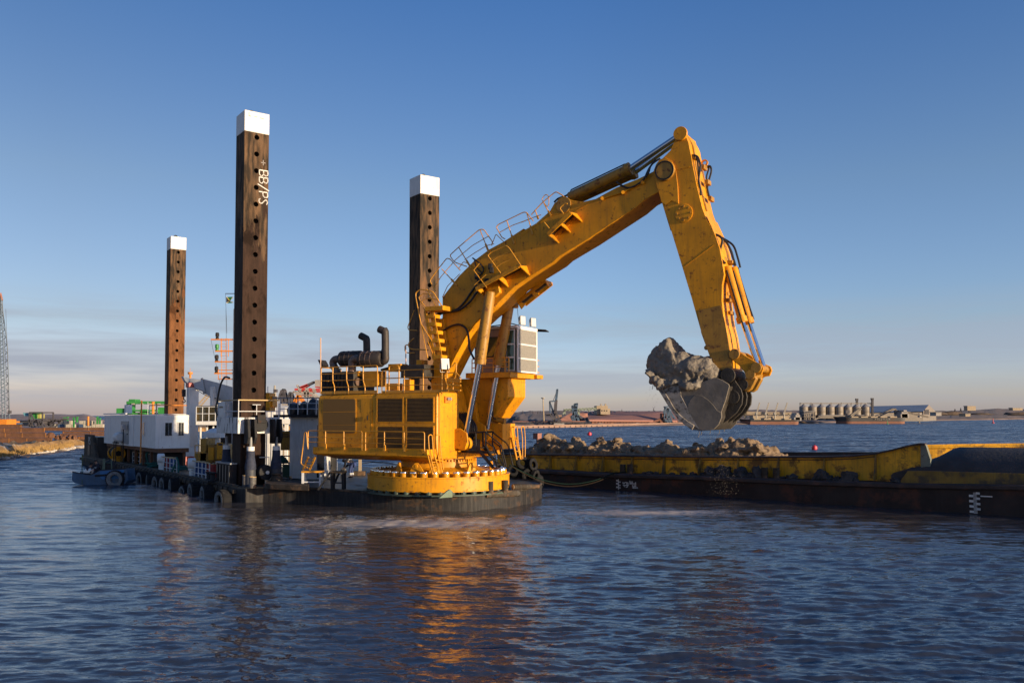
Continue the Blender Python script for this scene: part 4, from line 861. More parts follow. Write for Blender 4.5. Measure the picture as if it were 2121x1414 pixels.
# access stair, dark steel, at the boom foot
xs2 = EX(983, 898, -1.3).x
bs = E(); yA = -1.15
for (dx, dyy) in ((0, -.45), (0, .25)):
    T_ = EX(*k1(440, 740), yA) + V((0, dyy + .45, 0)); B_ = EX(*k1(720, 1090), yA) + V((0, dyy + .45, 0))
    bs.beam(T_, B_, .06, .16)
    bs.tube(soft([EX(*k1(610, 520), yA) + V((0, dyy + .45, 0)), EX(*k1(850, 715), yA) + V((0, dyy + .45, 0)), EX(*k1(930, 1060), yA) + V((0, dyy + .45, 0))], .15), .035, 8)
    bs.tube([EX(*k1(435, 500), yA) + V((0, dyy + .45, 0)), T_], .05, 8); bs.tube([EX(*k1(600, 500), yA) + V((0, dyy + .45, 0)), EX(*k1(595, 720), yA) + V((0, dyy + .45, 0)), EX(*k1(790, 1090), yA) + V((0, dyy + .45, 0))], .045, 8)
    bs.tube([EX(*k1(340, 515), yA) + V((0, dyy + .45, 0)), EX(*k1(610, 505), yA) + V((0, dyy + .45, 0))], .05, 8); bs.tube([EX(*k1(610, 665), yA) + V((0, dyy + .45, 0)), EX(*k1(715, 745), yA) + V((0, dyy + .45, 0)), EX(*k1(790, 1060), yA) + V((0, dyy + .45, 0))], .035)
for i in range(5):
    q = EX(*k1(440, 740), yA).lerp(EX(*k1(720, 1090), yA), (i + .3) / 5); bs.box(q + V((.1, .35, 0)), (.28, .7, .04))
bs.bb(EX(*k1(280, 830), yA) + V((0, 0, -.06)), EX(*k1(660, 830), yA) + V((0, .75, .03)))
bs.build('access_stair', m_dark, EXC)
# ================================================================ dredging pontoon
def D(): return MB(DRM)
def dthing(name, label, cat, p, group=None, rz=0): return thing(name, label, cat, Mx=DRM @ frame(p, rz), group=group)
SP, ZK = -1.25, .88                                  # port side of the hull, deck height
fo = [(545, 1040), (590, 1042), (628, 1043), (655, 1044), (700, 1048), (762, 1053), (830, 1057), (900, 1058), (980, 1057), (1060, 1051), (1100, 1042), (1122, 1032)]
out = [DR(px, py, z=0) for px, py in fo]
hull_poly = [V((SP, 46, 0)), V((SP, -1.9, 0)), V((-1.05, -2.6, 0))] + [V((p.x, p.y, 0)) for p in out] + [V((15.3, -8.0, 0)), V((15.3, -5.0, 0)), V((13.6, -4.2, 0)), V((13.6, 46, 0))]
DT = thing('dredging_pontoon', 'long low dark steel pontoon with a rounded bow carrying the excavator and cabins', 'pontoon', Mx=DRM)
D().prism([p + V((0, 0, -1.2)) for p in hull_poly], (0, 0, 1.2 + ZK - .06)).build('hull', m_hull, DT, bev=.03)
D().prism([p + V((0, 0, ZK - .06)) for p in hull_poly], (0, 0, .06)).build('deck', m_deck, DT)
# rubbing bars and the raised rim
b = D(); b.beam((SP - .10, -1.6, .62), (SP - .10, 46, .62), .22, .26); b.beam((SP + .04, -1.8, ZK + .05), (SP + .04, 46, ZK + .05), .14, .12); b.build('rub_rail', m_hull2, DT, bev=.03)
rim = [V((p.x, p.y, ZK)) for p in out[2:]] + [V((15.25, -8.0, ZK)), V((15.25, -5.0, ZK))]
cen = V((8.5, -8.5, ZK))
b = D(); b.tube(cr([p + (cen - p).normalized() * .05 + V((0, 0, .0)) for p in rim], 4), .07, 8); b.build('bow_rim', m_hull2, DT)
bp = [DR(548, 1012, z=ZK), DR(560, 1013, z=ZK), DR(640, 1016, z=ZK), DR(638, 1006, z=ZK), DR(556, 1000, z=ZK)]
D().prism([V((p.x, p.y, ZK)) for p in bp], (0, 0, .30)).build('bow_step', m_hull2, DT, bev=.03)
b = D(); p = DR(548, 1038, z=0); b.cyl((p.x, p.y - .02, -.4), (p.x, p.y - .02, ZK + .12), .10, 12); b.build('corner_pipe', mat('rust_red_pipe', (.19, .05, .02), .7, var=.4), DT)
for (x0, x1, y0) in ((1003, 1072, 1024), (1020, 1122, 1012)):
    p, q = DR(x0, y0, z=ZK - .1), DR(x1, y0 - (4 if x0 == 1003 else 8), z=ZK - .1)
    if x0 == 1003: D().cyl(p + V((0, -.1, 0)), q + V((0, -.1, 0)), .19, 14).build('fender_tube', m_hull2, DT)
p = DR(922, 1030, z=ZK)
D().prism([p + V((x, -.15, z)) for x, z in ((-.45, 0), (.35, 0), (.35, .30), (.2, .42), (.05, .35))], (0, .12, 0)).build('towing_lug', mat('green_lug', (.10, .15, .10), .6, var=.3, rust=.3), DT, bev=.02)
p = DR(800, 1053, z=0)
D().beam(p + V((0, -.03, -.3)), p + V((0, -.03, ZK - .05)), .05, .05).build('weld_seam', m_white, DT)
for k in range(34):
    a0 = -1.0 + k * .95; b = D(); b.tube([V((SP + .12, a0, ZK + .10)), V((SP - .22, a0 + .18, ZK - .02)), V((SP - .26, a0 + .55, .25))], .035, 6); b.build('fender_lashing', m_black, DT)
# bollard pair on the bow
def bollard(px, py, r, h, lab, m=m_hull2, grp=None):
    p = DR(px, py, z=ZK); t = dthing('bollard', lab, 'bollard', (p.x, p.y, ZK), grp)
    D().lathe([(r, 0), (r, h - .06), (r * 1.04, h - .05), (r * 1.04, h - .01), (r * .96, h), (0, h)], (p.x, p.y, ZK), 18).build('post', m, t)
    D().box((p.x, p.y, ZK + .03), (r * 3.2, r * 3.2, .06)).build('base_plate', m_hull2, t)
for px, py, lb in ((1015, 1021, 'left rusty bollard of the pair standing in front of the yellow slewing ring'), (1046, 1018, 'right rusty bollard of the pair standing in front of the yellow slewing ring')): bollard(px, py, .17, .62, lb, grp='bollards on the pontoon bow')
p = DR(1090, 1014, z=ZK); t = dthing('fender_log', 'muddy log lying on the bow deck to the right of the slewing ring', 'log', (p.x, p.y, ZK))
D().cyl(p + V((-.7, .2, .18)), p + V((.8, -.1, .16)), .18, 12, .12).build('log', m_hull2, t); D().cyl(p + V((-.78, .215, .18)), p + V((-.70, .2, .18)), .15, 12).build('cut_end', m_mud2, t)
# ---- spuds
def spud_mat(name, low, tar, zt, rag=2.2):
    """rusty steel below (boom shade darkens it on the port spud), flaking tar coating above, with a ragged edge between them"""
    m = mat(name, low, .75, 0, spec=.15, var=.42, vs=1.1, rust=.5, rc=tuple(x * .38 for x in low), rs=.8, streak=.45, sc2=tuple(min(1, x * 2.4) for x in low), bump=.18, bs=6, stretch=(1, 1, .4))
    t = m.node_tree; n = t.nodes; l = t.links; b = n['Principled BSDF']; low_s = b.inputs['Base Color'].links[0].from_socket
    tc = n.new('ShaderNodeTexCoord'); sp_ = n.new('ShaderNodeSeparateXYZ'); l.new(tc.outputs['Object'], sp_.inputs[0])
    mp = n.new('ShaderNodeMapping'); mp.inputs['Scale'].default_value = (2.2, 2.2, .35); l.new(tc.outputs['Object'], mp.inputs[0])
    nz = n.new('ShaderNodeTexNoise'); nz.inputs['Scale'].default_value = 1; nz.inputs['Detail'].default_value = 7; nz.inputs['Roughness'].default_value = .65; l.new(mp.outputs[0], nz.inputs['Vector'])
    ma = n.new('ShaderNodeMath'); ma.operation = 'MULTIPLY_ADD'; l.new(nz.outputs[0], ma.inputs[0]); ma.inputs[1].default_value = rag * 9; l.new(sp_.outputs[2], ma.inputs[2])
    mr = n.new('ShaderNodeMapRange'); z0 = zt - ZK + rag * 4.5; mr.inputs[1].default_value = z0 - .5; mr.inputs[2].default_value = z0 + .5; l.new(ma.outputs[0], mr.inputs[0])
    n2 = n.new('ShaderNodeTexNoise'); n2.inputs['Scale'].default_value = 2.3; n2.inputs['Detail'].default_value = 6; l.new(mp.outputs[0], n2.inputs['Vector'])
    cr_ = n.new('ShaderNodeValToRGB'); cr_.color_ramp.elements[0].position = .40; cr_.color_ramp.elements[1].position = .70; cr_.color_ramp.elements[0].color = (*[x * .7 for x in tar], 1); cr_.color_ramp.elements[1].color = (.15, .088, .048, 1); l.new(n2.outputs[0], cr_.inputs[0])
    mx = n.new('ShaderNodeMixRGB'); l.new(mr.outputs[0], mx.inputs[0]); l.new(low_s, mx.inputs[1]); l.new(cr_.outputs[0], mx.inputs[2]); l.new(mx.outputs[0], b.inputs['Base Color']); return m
m_spA = spud_mat('boom_shaded_spud_steel', (.030, .016, .011), (.040, .029, .020), 16.5); m_spB = spud_mat('rusty_spud_steel', (.13, .054, .021), (.036, .027, .020), 16.5); m_spS = spud_mat('starboard_spud_steel', (.115, .062, .032), (.036, .029, .023), 13.0)  # m_spA's dark low tone paints the boom's shadow on the port spud
m_hole = mat('pin_hole_dark', (.008, .008, .008), .9)
def face_with_holes(mb, s0, s1, a, zs, z0, z1, r=.155, n=24):
    """front face in cells, one round hole per cell"""
    ed = [z0] + [(zs[i] + zs[i + 1]) / 2 for i in range(len(zs) - 1)] + [z1]; w_ = (s1 - s0) / 2; c = (s0 + s1) / 2
    for i, z in enumerate(zs):
        lo, hi = ed[i], ed[i + 1]; ring = []; outer = []
        for k in range(n):
            t = 2 * math.pi * (k + .5) / n; cx, cz = math.cos(t), math.sin(t)
            f = min(w_ / abs(cx) if abs(cx) > 1e-6 else 1e9, ((hi - z) if cz > 0 else (z - lo)) / abs(cz) if abs(cz) > 1e-6 else 1e9)
            ring.append(V((c + r * cx, a, z + r * cz))); outer.append(V((c + cx * f, a, z + cz * f)))
        # include the corners so that cells meet
        fs = [(k, (k + 1) % n, n + (k + 1) % n, n + k) for k in range(n)]; vs = ring + outer
        for (sx, sz) in ((1, hi), (1, lo), (-1, lo), (-1, hi)):
            cp = V((c + sx * w_, a, sz)); best = None
            for k in range(n):
                A, B = outer[k], outer[(k + 1) % n]
                if abs((A.x - B.x) * (A.z - B.z)) > 1e-6 and abs(max(A.x * sx, B.x * sx) - cp.x * sx) < 1e-4 and min(abs(A.z - sz), abs(B.z - sz)) < 1e-4: best = k
            if best is not None: vs.append(cp); fs.append((n + best, n + (best + 1) % n, len(vs) - 1))
        mb.add(vs, fs)
        mb.add(ring + [p + V((0, .36, 0)) for p in ring], [(k, (k + 1) % n, n + (k + 1) % n, n + k) for k in range(n)])
def spud(s, a, ztop, zcap, first, step, label, mlow, mtop, ztar, zbot=-2.5):
    W_ = .75
    t = dthing('spud_pile', label, 'spud pile', (s, a, ZK), 'steel spud piles of the dredger')
    holes = []; z = first
    while z > zbot + .6: holes.append(z); z -= step
    holes = holes[::-1]
    def shaft(nm, z0, z1, m):
        hs = [h for h in holes if z0 + .2 < h < z1 - .2]; b = D()
        face_with_holes(b, s - W_, s + W_, a - W_, hs, z0, z1)
        b.add([(s - W_, a - W_, z0), (s - W_, a + W_, z0), (s + W_, a + W_, z0), (s + W_, a - W_, z0), (s - W_, a - W_, z1), (s - W_, a + W_, z1), (s + W_, a + W_, z1), (s + W_, a - W_, z1)], [(0, 1, 5, 4), (1, 2, 6, 5), (2, 3, 7, 6), (4, 5, 6, 7), (0, 1, 2, 3)])
        o = b.build(nm, m, t, smooth=False)
        D().bb((s - .22, a - W_ + .36, z0 + .02), (s + .22, a - W_ + .39, z1 - .02)).build('hole_shade_strip', m_hole, o); return o  # near-black strip stands for the shade inside the pin holes
    zt_ = holes[min(range(len(holes)), key=lambda i: abs(holes[i] - ztar))] + step / 2
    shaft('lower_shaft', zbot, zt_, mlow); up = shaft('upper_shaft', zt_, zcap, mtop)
    D().bb((s - W_ - .012, a - W_ - .012, zcap), (s + W_ + .012, a + W_ + .012, ztop)).build('white_cap', m_white, t, bev=.02)
    D().lathe([(.10, -.05), (.2, -.05), (.2, .05), (.10, .05)], (s - .1, a, ztop + .1), 16, (0, 1, 0), True).build('lifting_eye', m_dark, t)
    b = D()
    for z in (zcap - 9.5, zcap - 17): b.bb((s - W_ - .01, a - W_ - .01, z), (s + W_ + .01, a + W_ + .01, z + .03))
    return t, up
zt1 = atY(502, 229, 51.6).z; zc1_ = atY(502, 272, 51.6).z; h1 = atY(526, 285, 51.9).z; st1 = (atY(526, 285, 51.9).z - atY(523, 632, 51.9).z) / 10
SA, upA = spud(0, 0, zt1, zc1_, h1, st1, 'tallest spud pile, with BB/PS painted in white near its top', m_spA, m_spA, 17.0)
q = DR(881, 700, a=0); pS = DRI @ atY(881, 700, 59.8)
zt2 = atY(874, 362, 59).z; SB, upB = spud(pS.x, .3, zt2, atY(874, 401, 59).z, atY(892, 410, 59.2).z, (atY(892, 410, 59.2).z - atY(893, 560, 59.2).z) / 5.0, 'starboard spud pile behind the excavator, dark and streaked with orange rust', m_spS, m_spS, 13.5)
pW = DRI @ atY(362.5, 700, 88); zt3 = atY(352, 489, 87).z
SC, upC = spud(pW.x, pW.y, zt3, atY(352, 515, 87).z, atY(367, 521, 87).z, (atY(367, 521, 87).z - atY(365, 725, 87).z) / 10, 'far rusty brown spud pile rising behind the white container cabins', m_spB, m_spB, 18.5)
# hand painted lettering on the port spud, read top to bottom
def strokes(glyphs, o, du, dv, m, parent, name, wd=.055, size=.5, adv=.62):
    pos = 0
    for g in glyphs:
        b = D()
        for st in g:
            P = [o + du * ((pos + x * size)) + dv * (y * size) for x, y in st]
            P = cr(P, 4) if len(P) > 2 else P
            for a_, b_ in zip(P, P[1:]):
                d_ = (b_ - a_); n_ = d_.cross(V((0, -1, 0))).normalized() * wd / 2; e_ = d_.normalized() * wd * .3
                b.add([a_ + n_ - e_, a_ - n_ - e_, b_ - n_ + e_, b_ + n_ + e_] + [q + V((0, -.006, 0)) for q in (a_ + n_ - e_, a_ - n_ - e_, b_ - n_ + e_, b_ + n_ + e_)], [(0, 1, 2, 3), (7, 6, 5, 4), (0, 1, 5, 4), (1, 2, 6, 5), (2, 3, 7, 6), (3, 0, 4, 7)])
        b.build(name, m, parent, smooth=False); pos += adv
gB = [[(0, 0), (0, 1)], [(0, 1), (.45, 1), (.6, .78), (.4, .52), (0, .52)], [(.4, .52), (.68, .3), (.5, .02), (0, 0)]]
gS = [[(0, -.15), (.62, 1.15)]]; gP = [[(0, 0), (0, 1)], [(0, 1), (.5, 1), (.62, .72), (.4, .48), (0, .46)]]
gs = [[(.55, .9), (.3, 1), (.05, .82), (.25, .55), (.5, .32), (.4, .03), (.1, 0), (0, .12)]]
o_ = DRI @ atY(546, 352, 51.9); o_ = V((.18, -.757, atY(535, 350, 51.8).z))
m_ink = mat('white_marking_paint', (.62, .60, .56), .6, var=.15)
strokes([gB, gB, gS, gP, gs], o_, V((0, 0, -1)), V((1, 0, 0)), m_ink, upA, 'painted_letter', .06, .52, .44)
strokes([[[(0, .5), (.6, .5)], [(.3, .25), (.3, .75)]]], V((.16, -.757, o_.z + .62)), V((0, 0, -1)), V((1, 0, 0)), mat('faded_marking', (.25, .22, .2), .7), upA, 'painted_cross', .05, .5)
strokes([[[(0, 0), (0, .8)], [(0, .1), (.35, .05)]], [[(0, .1), (.5, .15)]], [[(0, .1), (.7, .0)]]], V((-.50, -.765, zt1 - .35)), V((1, 0, 0)), V((0, 0, 1)), mat('faint_marking', (.25, .23, .2), .7), SA, 'faint_mark', .035, .3, .35)
# ---- spud carriage round the port spud
SC_ = dthing('spud_carriage', 'scuffed white spud guide collar with hanging cylinders round the front port spud', 'spud carriage', (0, 0, ZK))
zk0, zk1 = (DRI @ atY(530, 898, 51)).z, (DRI @ atY(530, 864, 51)).z
m_foot = mat('blue_grey_steel', (.045, .05, .065), .6, var=.3, rust=.25)
b = D(); b.bb((-1.05, -1.10, zk0), (-.80, 2.9, zk1)).bb((-.80, -1.10, zk0), (1.5, -.80, zk1)).bb((.85, -.80, zk0), (1.5, 2.9, zk1)).bb((-.80, .9, zk0), (.85, 2.9, zk1))
b.build('collar', m_wdirty, SC_, bev=.02)
b = D(); b.lathe([(0, .0), (.42, 0), (.42, .16), (0, .16)], (.30, -1.12, (zk0 + zk1) / 2 + .05), 24, (0, -1, 0)); b.box((.3, -1.2, zk1 - .1), (.5, .3, .5)); b.build('locking_pin', m_dark, SC_, bev=.02)
for s_, a_, hh in ((-.72, 1.9, 0), (-.40, -1.5, 1), (1.15, -1.5, 1)):
    if hh: D().prism([V((s_ - .28, a_ + .4, zk1 - .1)), V((s_ - .28, a_ + .4, zk0 - .6)), V((s_ - .28, a_ - .1, zk0 - .6)), V((s_ - .28, a_ - .35, zk0 - .2)), V((s_ - .28, a_ - .15, zk1 - .1))], (.16, 0, 0)).build('hanger_plate', m_dark, SC_, bev=.03); D().prism([V((s_ + .12, a_ + .4, zk1 - .1)), V((s_ + .12, a_ + .4, zk0 - .6)), V((s_ + .12, a_ - .1, zk0 - .6)), V((s_ + .12, a_ - .35, zk0 - .2)), V((s_ + .12, a_ - .15, zk1 - .1))], (.16, 0, 0)).build('hanger_plate', m_dark, SC_, bev=.03)
    zz = zk0 - .3
    cy = D().cyl((s_, a_, ZK), (s_, a_, zz - .45), .22, 20).build('jacking_cylinder', m_white, SC_)
    D().cyl((s_, a_, zz - .45), (s_, a_, zz + .1), .09, 12).build('rod', m_grey, cy)
    D().lathe([(.34, ZK + .95), (.33, ZK + 1.2), (.27, ZK + 1.5), (.24, ZK + 1.75), (.235, ZK + 2.0), (.235, ZK + 2.05)], (s_, a_, 0), 14).build('canvas_wrap', mat_nv if 'mat_nv' in globals() else mat('navy_canvas', (.025, .032, .06), .8, var=.4, vs=5, bump=.5, bs=6), cy)
    D().lathe([(.30, ZK), (.30, ZK + .95), (.33, ZK + .95), (.33, ZK + 1.0), (.2, ZK + 1.0)], (s_, a_, 0), 18).build('cylinder_foot', m_foot, cy)
m_x = None
fb = D(); fb.bb((-1.15, -.3, ZK), (-.80, 2.4, ZK + 1.25)); o = fb.build('fender_block', m_dark, SC_, bev=.02)
b = D()
for k in range(5): b.bb((-1.22, -.2 + k * .55, ZK + .1), (-1.15, .05 + k * .55, ZK + 1.15))
b.build('fender_rib', m_black, o); D().bb((-1.22, -.34, ZK + 1.22), (-.8, 2.44, ZK + 1.30)).build('ledge', m_grey, o)
D().lathe([(0, .5), (.42, .5), (.45, .45), (.45, 0), (0, 0)], (.55, -1.0, ZK + .75), 22, (0, -1, 0)).build('winch_motor', m_dark, SC_, bev=.02)
D().lathe([(0, .03), (.11, .03), (.11, 0)], (.62, -1.51, ZK + .75), 16, (0, -1, 0)).build('motor_cap', m_white, SC_)
g = D(); g.tube([V((.35, -.85, 2.5)), V((.95, -.85, 2.5)), V((.95, -.85, 1.7))], .035); g.build('pipe_bracket', m_rail, SC_)
# rail on the collar
def rail_thing(pts, h, label, group='guard rails on the dredger', mr=m_rail, mtop=m_wood, mids=(.5,), post_every=1.6, r=.03, z=None, base=ZK, cat='guard rail', closed=False):
    P = [V((p[0], p[1], base)) for p in pts]
    t = dthing('guard_rail', label, cat, (P[0].x, P[0].y, base), group)
    T = [p + V((0, 0, h)) for p in P]
    b = D(); b.tube(T, r * 1.25, 8); b.build('top_rail', mtop, t)
    b = D()
    for f in mids: b.tube([p + V((0, 0, h * f)) for p in P], r * .8, 6)
    b.build('mid_rail', mr, t)
    for A, B in zip(P, P[1:]):
        n = max(1, round((B - A).length / post_every))
        for k in range(n + (1 if B is P[-1] else 0)):
            q = A.lerp(B, k / n); D().cyl(q, q + V((0, 0, h)), r, 8).build('post', mr, t)
    return t
rail_thing([(-1.0, 2.8), (-1.0, -1.05), (1.45, -1.05), (1.45, 1.5)], (DRI @ atY(530, 828, 51)).z - zk1, 'rail with worn yellow top bar round the white spud collar', mids=(.35,), base=zk1, post_every=2.0)
b = D(); p = V((.1, -1.0, zk1)); b.cyl(p, p + V((0, 0, .75)), .025); b.cyl(p + V((-.25, 0, .75)), p + V((.25, 0, .75)), .025)
one(MB().add(b.v, b.f), 'valve_handle', m_rail, 'white T shaped valve key standing upright on the spud collar', 'valve key')
# white control cabinet beside the spud
cbt = dthing('control_cabinet', 'narrow white control cabinet with black hoses left of the front spud', 'cabinet', (-.95, 1.6, zk1))
ca, cz = DR(458, 862, s=-1.0), DR(482, 831, s=-1.0)
D().bb((-1.05, 1.35, zk1), (-.55, 2.6, cz.z)).build('cabinet', m_white, cbt, bev=.02)
D().bb((-1.075, 1.5, zk1 + .1), (-1.05, 2.4, cz.z - .2)).build('door', m_grey if False else m_white, cbt, bev=.01)
D().bb((-1.085, 1.6, cz.z - .38), (-1.075, 2.3, cz.z - .27)).build('vent', m_black, cbt)
D().tube(cr([V((-1.1, 2.65, zk1 + .1)), V((-1.15, 2.75, zk1 + .5)), V((-1.1, 2.68, cz.z)), V((-1.0, 2.4, cz.z + 1.0)), V((-.9, 1.9, cz.z + 1.5)), V((-.8, 1.3, cz.z + 1.45))], 6), .06, 8).build('hose', m_black, cbt)
# small barrels in front of the spud
def drum(p, label, m, group, r=.29, h=.88, rz=0):
    t = dthing('drum', label, 'barrel', (p.x, p.y, p.z), group)
    D().lathe([(0, 0), (r, 0), (r, h * .32), (r * 1.04, h * .335), (r, h * .35), (r, h * .65), (r * 1.04, h * .665), (r, h * .68), (r, h), (r * .93, h), (r * .93, h - .02), (0, h - .02)], p, 22).build('body', m, t)
    D().lathe([(r * .93, h - .01), (r * 1.03, h - .01), (r * 1.03, h + .02), (r * .93, h + .02)], p, 22, closed=True).build('rim', m_wood, t)
    return t
m_rdrum = mat('rust_patched_drum', (.09, .085, .085), .6, var=.4, vs=5, rust=.42, rc=(.35, .16, .05), rs=2.2)
for px, py, lb in ((509, 1006, 'left of two small grey rust patched barrels before the front spud'), (523, 1010, 'right of two small grey rust patched barrels before the front spud')):
    p = DR(px, py, z=ZK); drum(V((p.x, p.y, ZK)), lb, m_rdrum, 'barrels on the dredger deck', .20, .62)
for px, py, m, lb in ((441, 988, m_red, 'large dark red barrel nearest the front spud'), (458, 984, m_red, 'dark red barrel half hidden behind the spud cylinder'), (417, 981, m_blue, 'blue barrel behind the white rail, left of the big red barrel'), (425, 979, m_red, 'red barrel behind the white rail between two blue barrels'), (433, 977, m_blue, 'right blue barrel behind the white rail next to the big red barrel'), (409, 983, m_blue, 'navy barrel behind the white rail at its left end'), (350, 970, m_red, 'red barrel behind the rail below the white cabin corner'), (358, 971, m_blue, 'blue barrel with white label below the white cabin corner')):
    p = DR(px, py, z=ZK); drum(V((p.x, p.y, ZK)), lb, m, 'barrels on the dredger deck', .32 if px > 436 else .28)
p = DR(383, 962, z=ZK); t = dthing('red_crate', 'low red metal crate beside the crane foot', 'crate', (p.x, p.y, ZK)); D().box((p.x, p.y, ZK + .32), (1.2, .9, .64)).build('body', m_red, t, bev=.03); D().box((p.x, p.y, ZK + .66), (1.26, .96, .05)).build('lid', m_red, t)
# ---- tyre fenders along the port side
def tyre(c, R_, r_, axis, name='tyre_fender', label='', group='big tyre fenders along the port side', hollow=True):
    c = V(c); ax = V(axis).normalized(); t = thing(name, label, 'tyre', DRM @ c, 0, group)
    w_ = r_
    prof = [(R_ * .52, -w_ * .8), (R_ * .60, -w_), (R_ * .90, -w_ * .96), (R_, -w_ * .72), (R_ * 1.01, 0), (R_, w_ * .72), (R_ * .90, w_ * .96), (R_ * .60, w_), (R_ * .52, w_ * .8)]
    tr = D().lathe([(R_ * .88, -w_ * .98), (R_ * .97, -w_ * .86), (R_, -w_ * .70), (R_ * 1.01, 0), (R_, w_ * .70), (R_ * .97, w_ * .86), (R_ * .88, w_ * .98), (R_ * .80, 0)], c, 30, ax, True)
    tr.build('tread', m_rub, t)
    for sg in (1, -1): D().lathe([(R_ * .50, sg * w_ * .7), (R_ * .56, sg * w_ * .96), (R_ * .75, sg * w_ * 1.04), (R_ * .89, sg * w_ * .99), (R_ * .86, sg * w_ * .6), (R_ * .5, sg * w_ * .5)], c, 30, ax, True).build('sidewall', m_side if R_ > .45 else m_rub, t)
    lg = D(); a_ = ax.orthogonal().normalized(); b_ = ax.cross(a_)
    for k in range(26):
        t_ = 2 * math.pi * k / 26; d_ = a_ * math.cos(t_) + b_ * math.sin(t_); lg.beam(c + d_ * R_ * 1.005 - ax * w_ * .8 , c + d_ * R_ * 1.005 + ax * w_ * .8, .07, .05, d_)
    lg.build('tread_lugs', m_rub, t)
    return t
ty = [(277, .62), (294, .66), (311, .60), (327, .62), (342, .64), (360, .68), (384, .46), (402, .68), (428, .66), (462, .58)]
for i, (px, rr) in enumerate(ty):
    p = DR(px + 4, 1000, s=SP - .45)
    nm = ['leftmost', 'second', 'third', 'fourth', 'fifth', 'sixth', 'small worn', 'eighth', 'ninth', 'rightmost, deeply treaded,'][i]
    tyre((SP - .55, p.y, .10 if rr > .5 else .0), rr, .30, (1, .25 * math.sin(i * 2.3) * .6, 0), label='%s half sunk tyre fender counting from the workboat to the front spud' % nm if i not in (6, 9) else '%s half sunk tyre fender in the row along the port side' % nm)
# ---- white cabins on the port side
def cabin(a0, a1, s0, s1, z0, z1, label, door=None, wins=(), front=False):
    t = dthing('container_cabin', label, 'container cabin', (s0, a0, z0), 'white container cabins on the dredger')
    D().bb((s0, a0, z0), (s1, a1, z1)).build('body', m_white, t, bev=.03)
    f = D()
    for a_ in (a0, a1 - .14): f.bb((s0 - .025, a_, z0), (s0 + .1, a_ + .14, z1))
    f.bb((s0 - .025, a0 + .14, z1 - .2), (s0 + .1, a1 - .14, z1)).bb((s0 - .025, a0 + .14, z0), (s0 + .1, a1 - .14, z0 + .16)); f.build('side_frame', m_white, t, bev=.008)
    f = D()
    for s_ in (s0 + .0, s1 - .14): f.bb((s_, a0 - .025, z0), (s_ + .14, a0 + .1, z1))
    f.bb((s0 + .14, a0 - .025, z1 - .35), (s1 - .14, a0 + .1, z1)).bb((s0 + .14, a0 - .025, z0), (s1 - .14, a0 + .1, z0 + .16)); f.build('front_frame', m_white, t, bev=.008)
    if door:
        d = D().bb((s0 - .05, door[0], z0 + .12), (s0 - .005, door[1], z0 + 2.1)).build('door', m_grey, t, bev=.01)
        D().box((s0 - .08, door[0] + .15, z0 + 1.0), (.08, .2, .07)).build('handle', m_dark, d)
    for k, (a_, b_, zz0, zz1) in enumerate(wins):
        fr_ = D().bb((s0 - .05, a_ - .06, z0 + zz0 - .06), (s0 - .005, b_ + .06, z0 + zz1 + .06)).build('window', m_white, t, bev=.008); D().bb((s0 - .06, a_, z0 + zz0), (s0 - .05, b_, z0 + zz1)).build('pane', m_gwin, fr_)
    return t
cA = DR(322, 900, s=-.75).y; zc_0 = DR(322, 929, s=-.75).z; zc_1 = DR(322, 859, s=-.75).z
cB, cC, cD = DR(277, 900, s=-.75).y, DR(229, 900, s=-.75).y, DR(214, 900, s=-.75).y
t = cabin(cA, cB - .06, -.75, 1.85, zc_0, zc_1, 'nearest white container cabin, with two windows on its sunlit end', wins=[((cA + cB) / 2 - .2, (cA + cB) / 2 + .35, 1.0, 2.0)])
for (s_a, s_b) in ((-.05, .45), (.95, 1.35)):
    fr_ = D().bb((s_a - .07, cA - .055, zc_0 + .95), (s_b + .07, cA - .005, zc_0 + 2.05)).build('window', m_white, t, bev=.008); D().bb((s_a, cA - .065, zc_0 + 1.0), (s_b, cA - .055, zc_0 + 2.0)).build('pane', m_gwin, fr_)
    D().bb(((s_a + s_b) / 2 - .015, cA - .075, zc_0 + 1.0), ((s_a + s_b) / 2 + .015, cA - .065, zc_0 + 2.0)).build('glazing_bar', m_grey, fr_)
cabin(cB, cC - .06, -.80, 1.80, zc_0 - .02, zc_1 - .02, 'middle white container cabin, with a grey door facing the water', door=(cB + 1.6, cB + 4.4))
cabin(cC, cD, -.65, 1.85, zc_0 - .05, zc_1 - .05, 'farthest white container cabin, plain walled, nearest the stern')
st = dthing('cabin_stand', 'rusty brown trestle stand carrying the white cabins above the deck', 'stand', (.5, cA, ZK))
D().bb((-.5, cA + .05, zc_0 - .32), (1.8, cD - .3, zc_0 - .01)).build('beam', m_beam, st)
for a_ in np.linspace(cA + .3, cD - .5, 8):
    for s_ in (-.3, 1.5): D().bb((s_ - .1, a_ - .1, ZK), (s_ + .1, a_ + .1, zc_0 - .32)).build('leg', m_beam, st)
D().bb((-.1, cA + .8, ZK), (1.7, cD - 2, zc_0 - .4)).build('dark_locker', m_dark, st)
rail_thing([(-.6, cA + 2.6), (-.6, cA + .3), (1.7, cA + .3)], (zc_1 * 0 + DR(350, 838, s=-.6).z - zc_1), 'white rail with yellow top bar on the cabin roof before the far spud', base=zc_1, mids=(.08,), mtop=m_org)
p = DR(265, 858, s=.2); q = DR(265, 838, s=.2); t = dthing('roof_box', 'pale grey switch box standing on the cabin roof', 'box', (p.x, p.y, zc_1)); D().bb((0, p.y - .25, zc_1 + .15), (.5, p.y + .55, q.z)).build('box', m_white, t, bev=.02); D().bb((.05, p.y - .2, zc_1), (.15, p.y + .4, zc_1 + .15)).build('foot', m_grey, t)
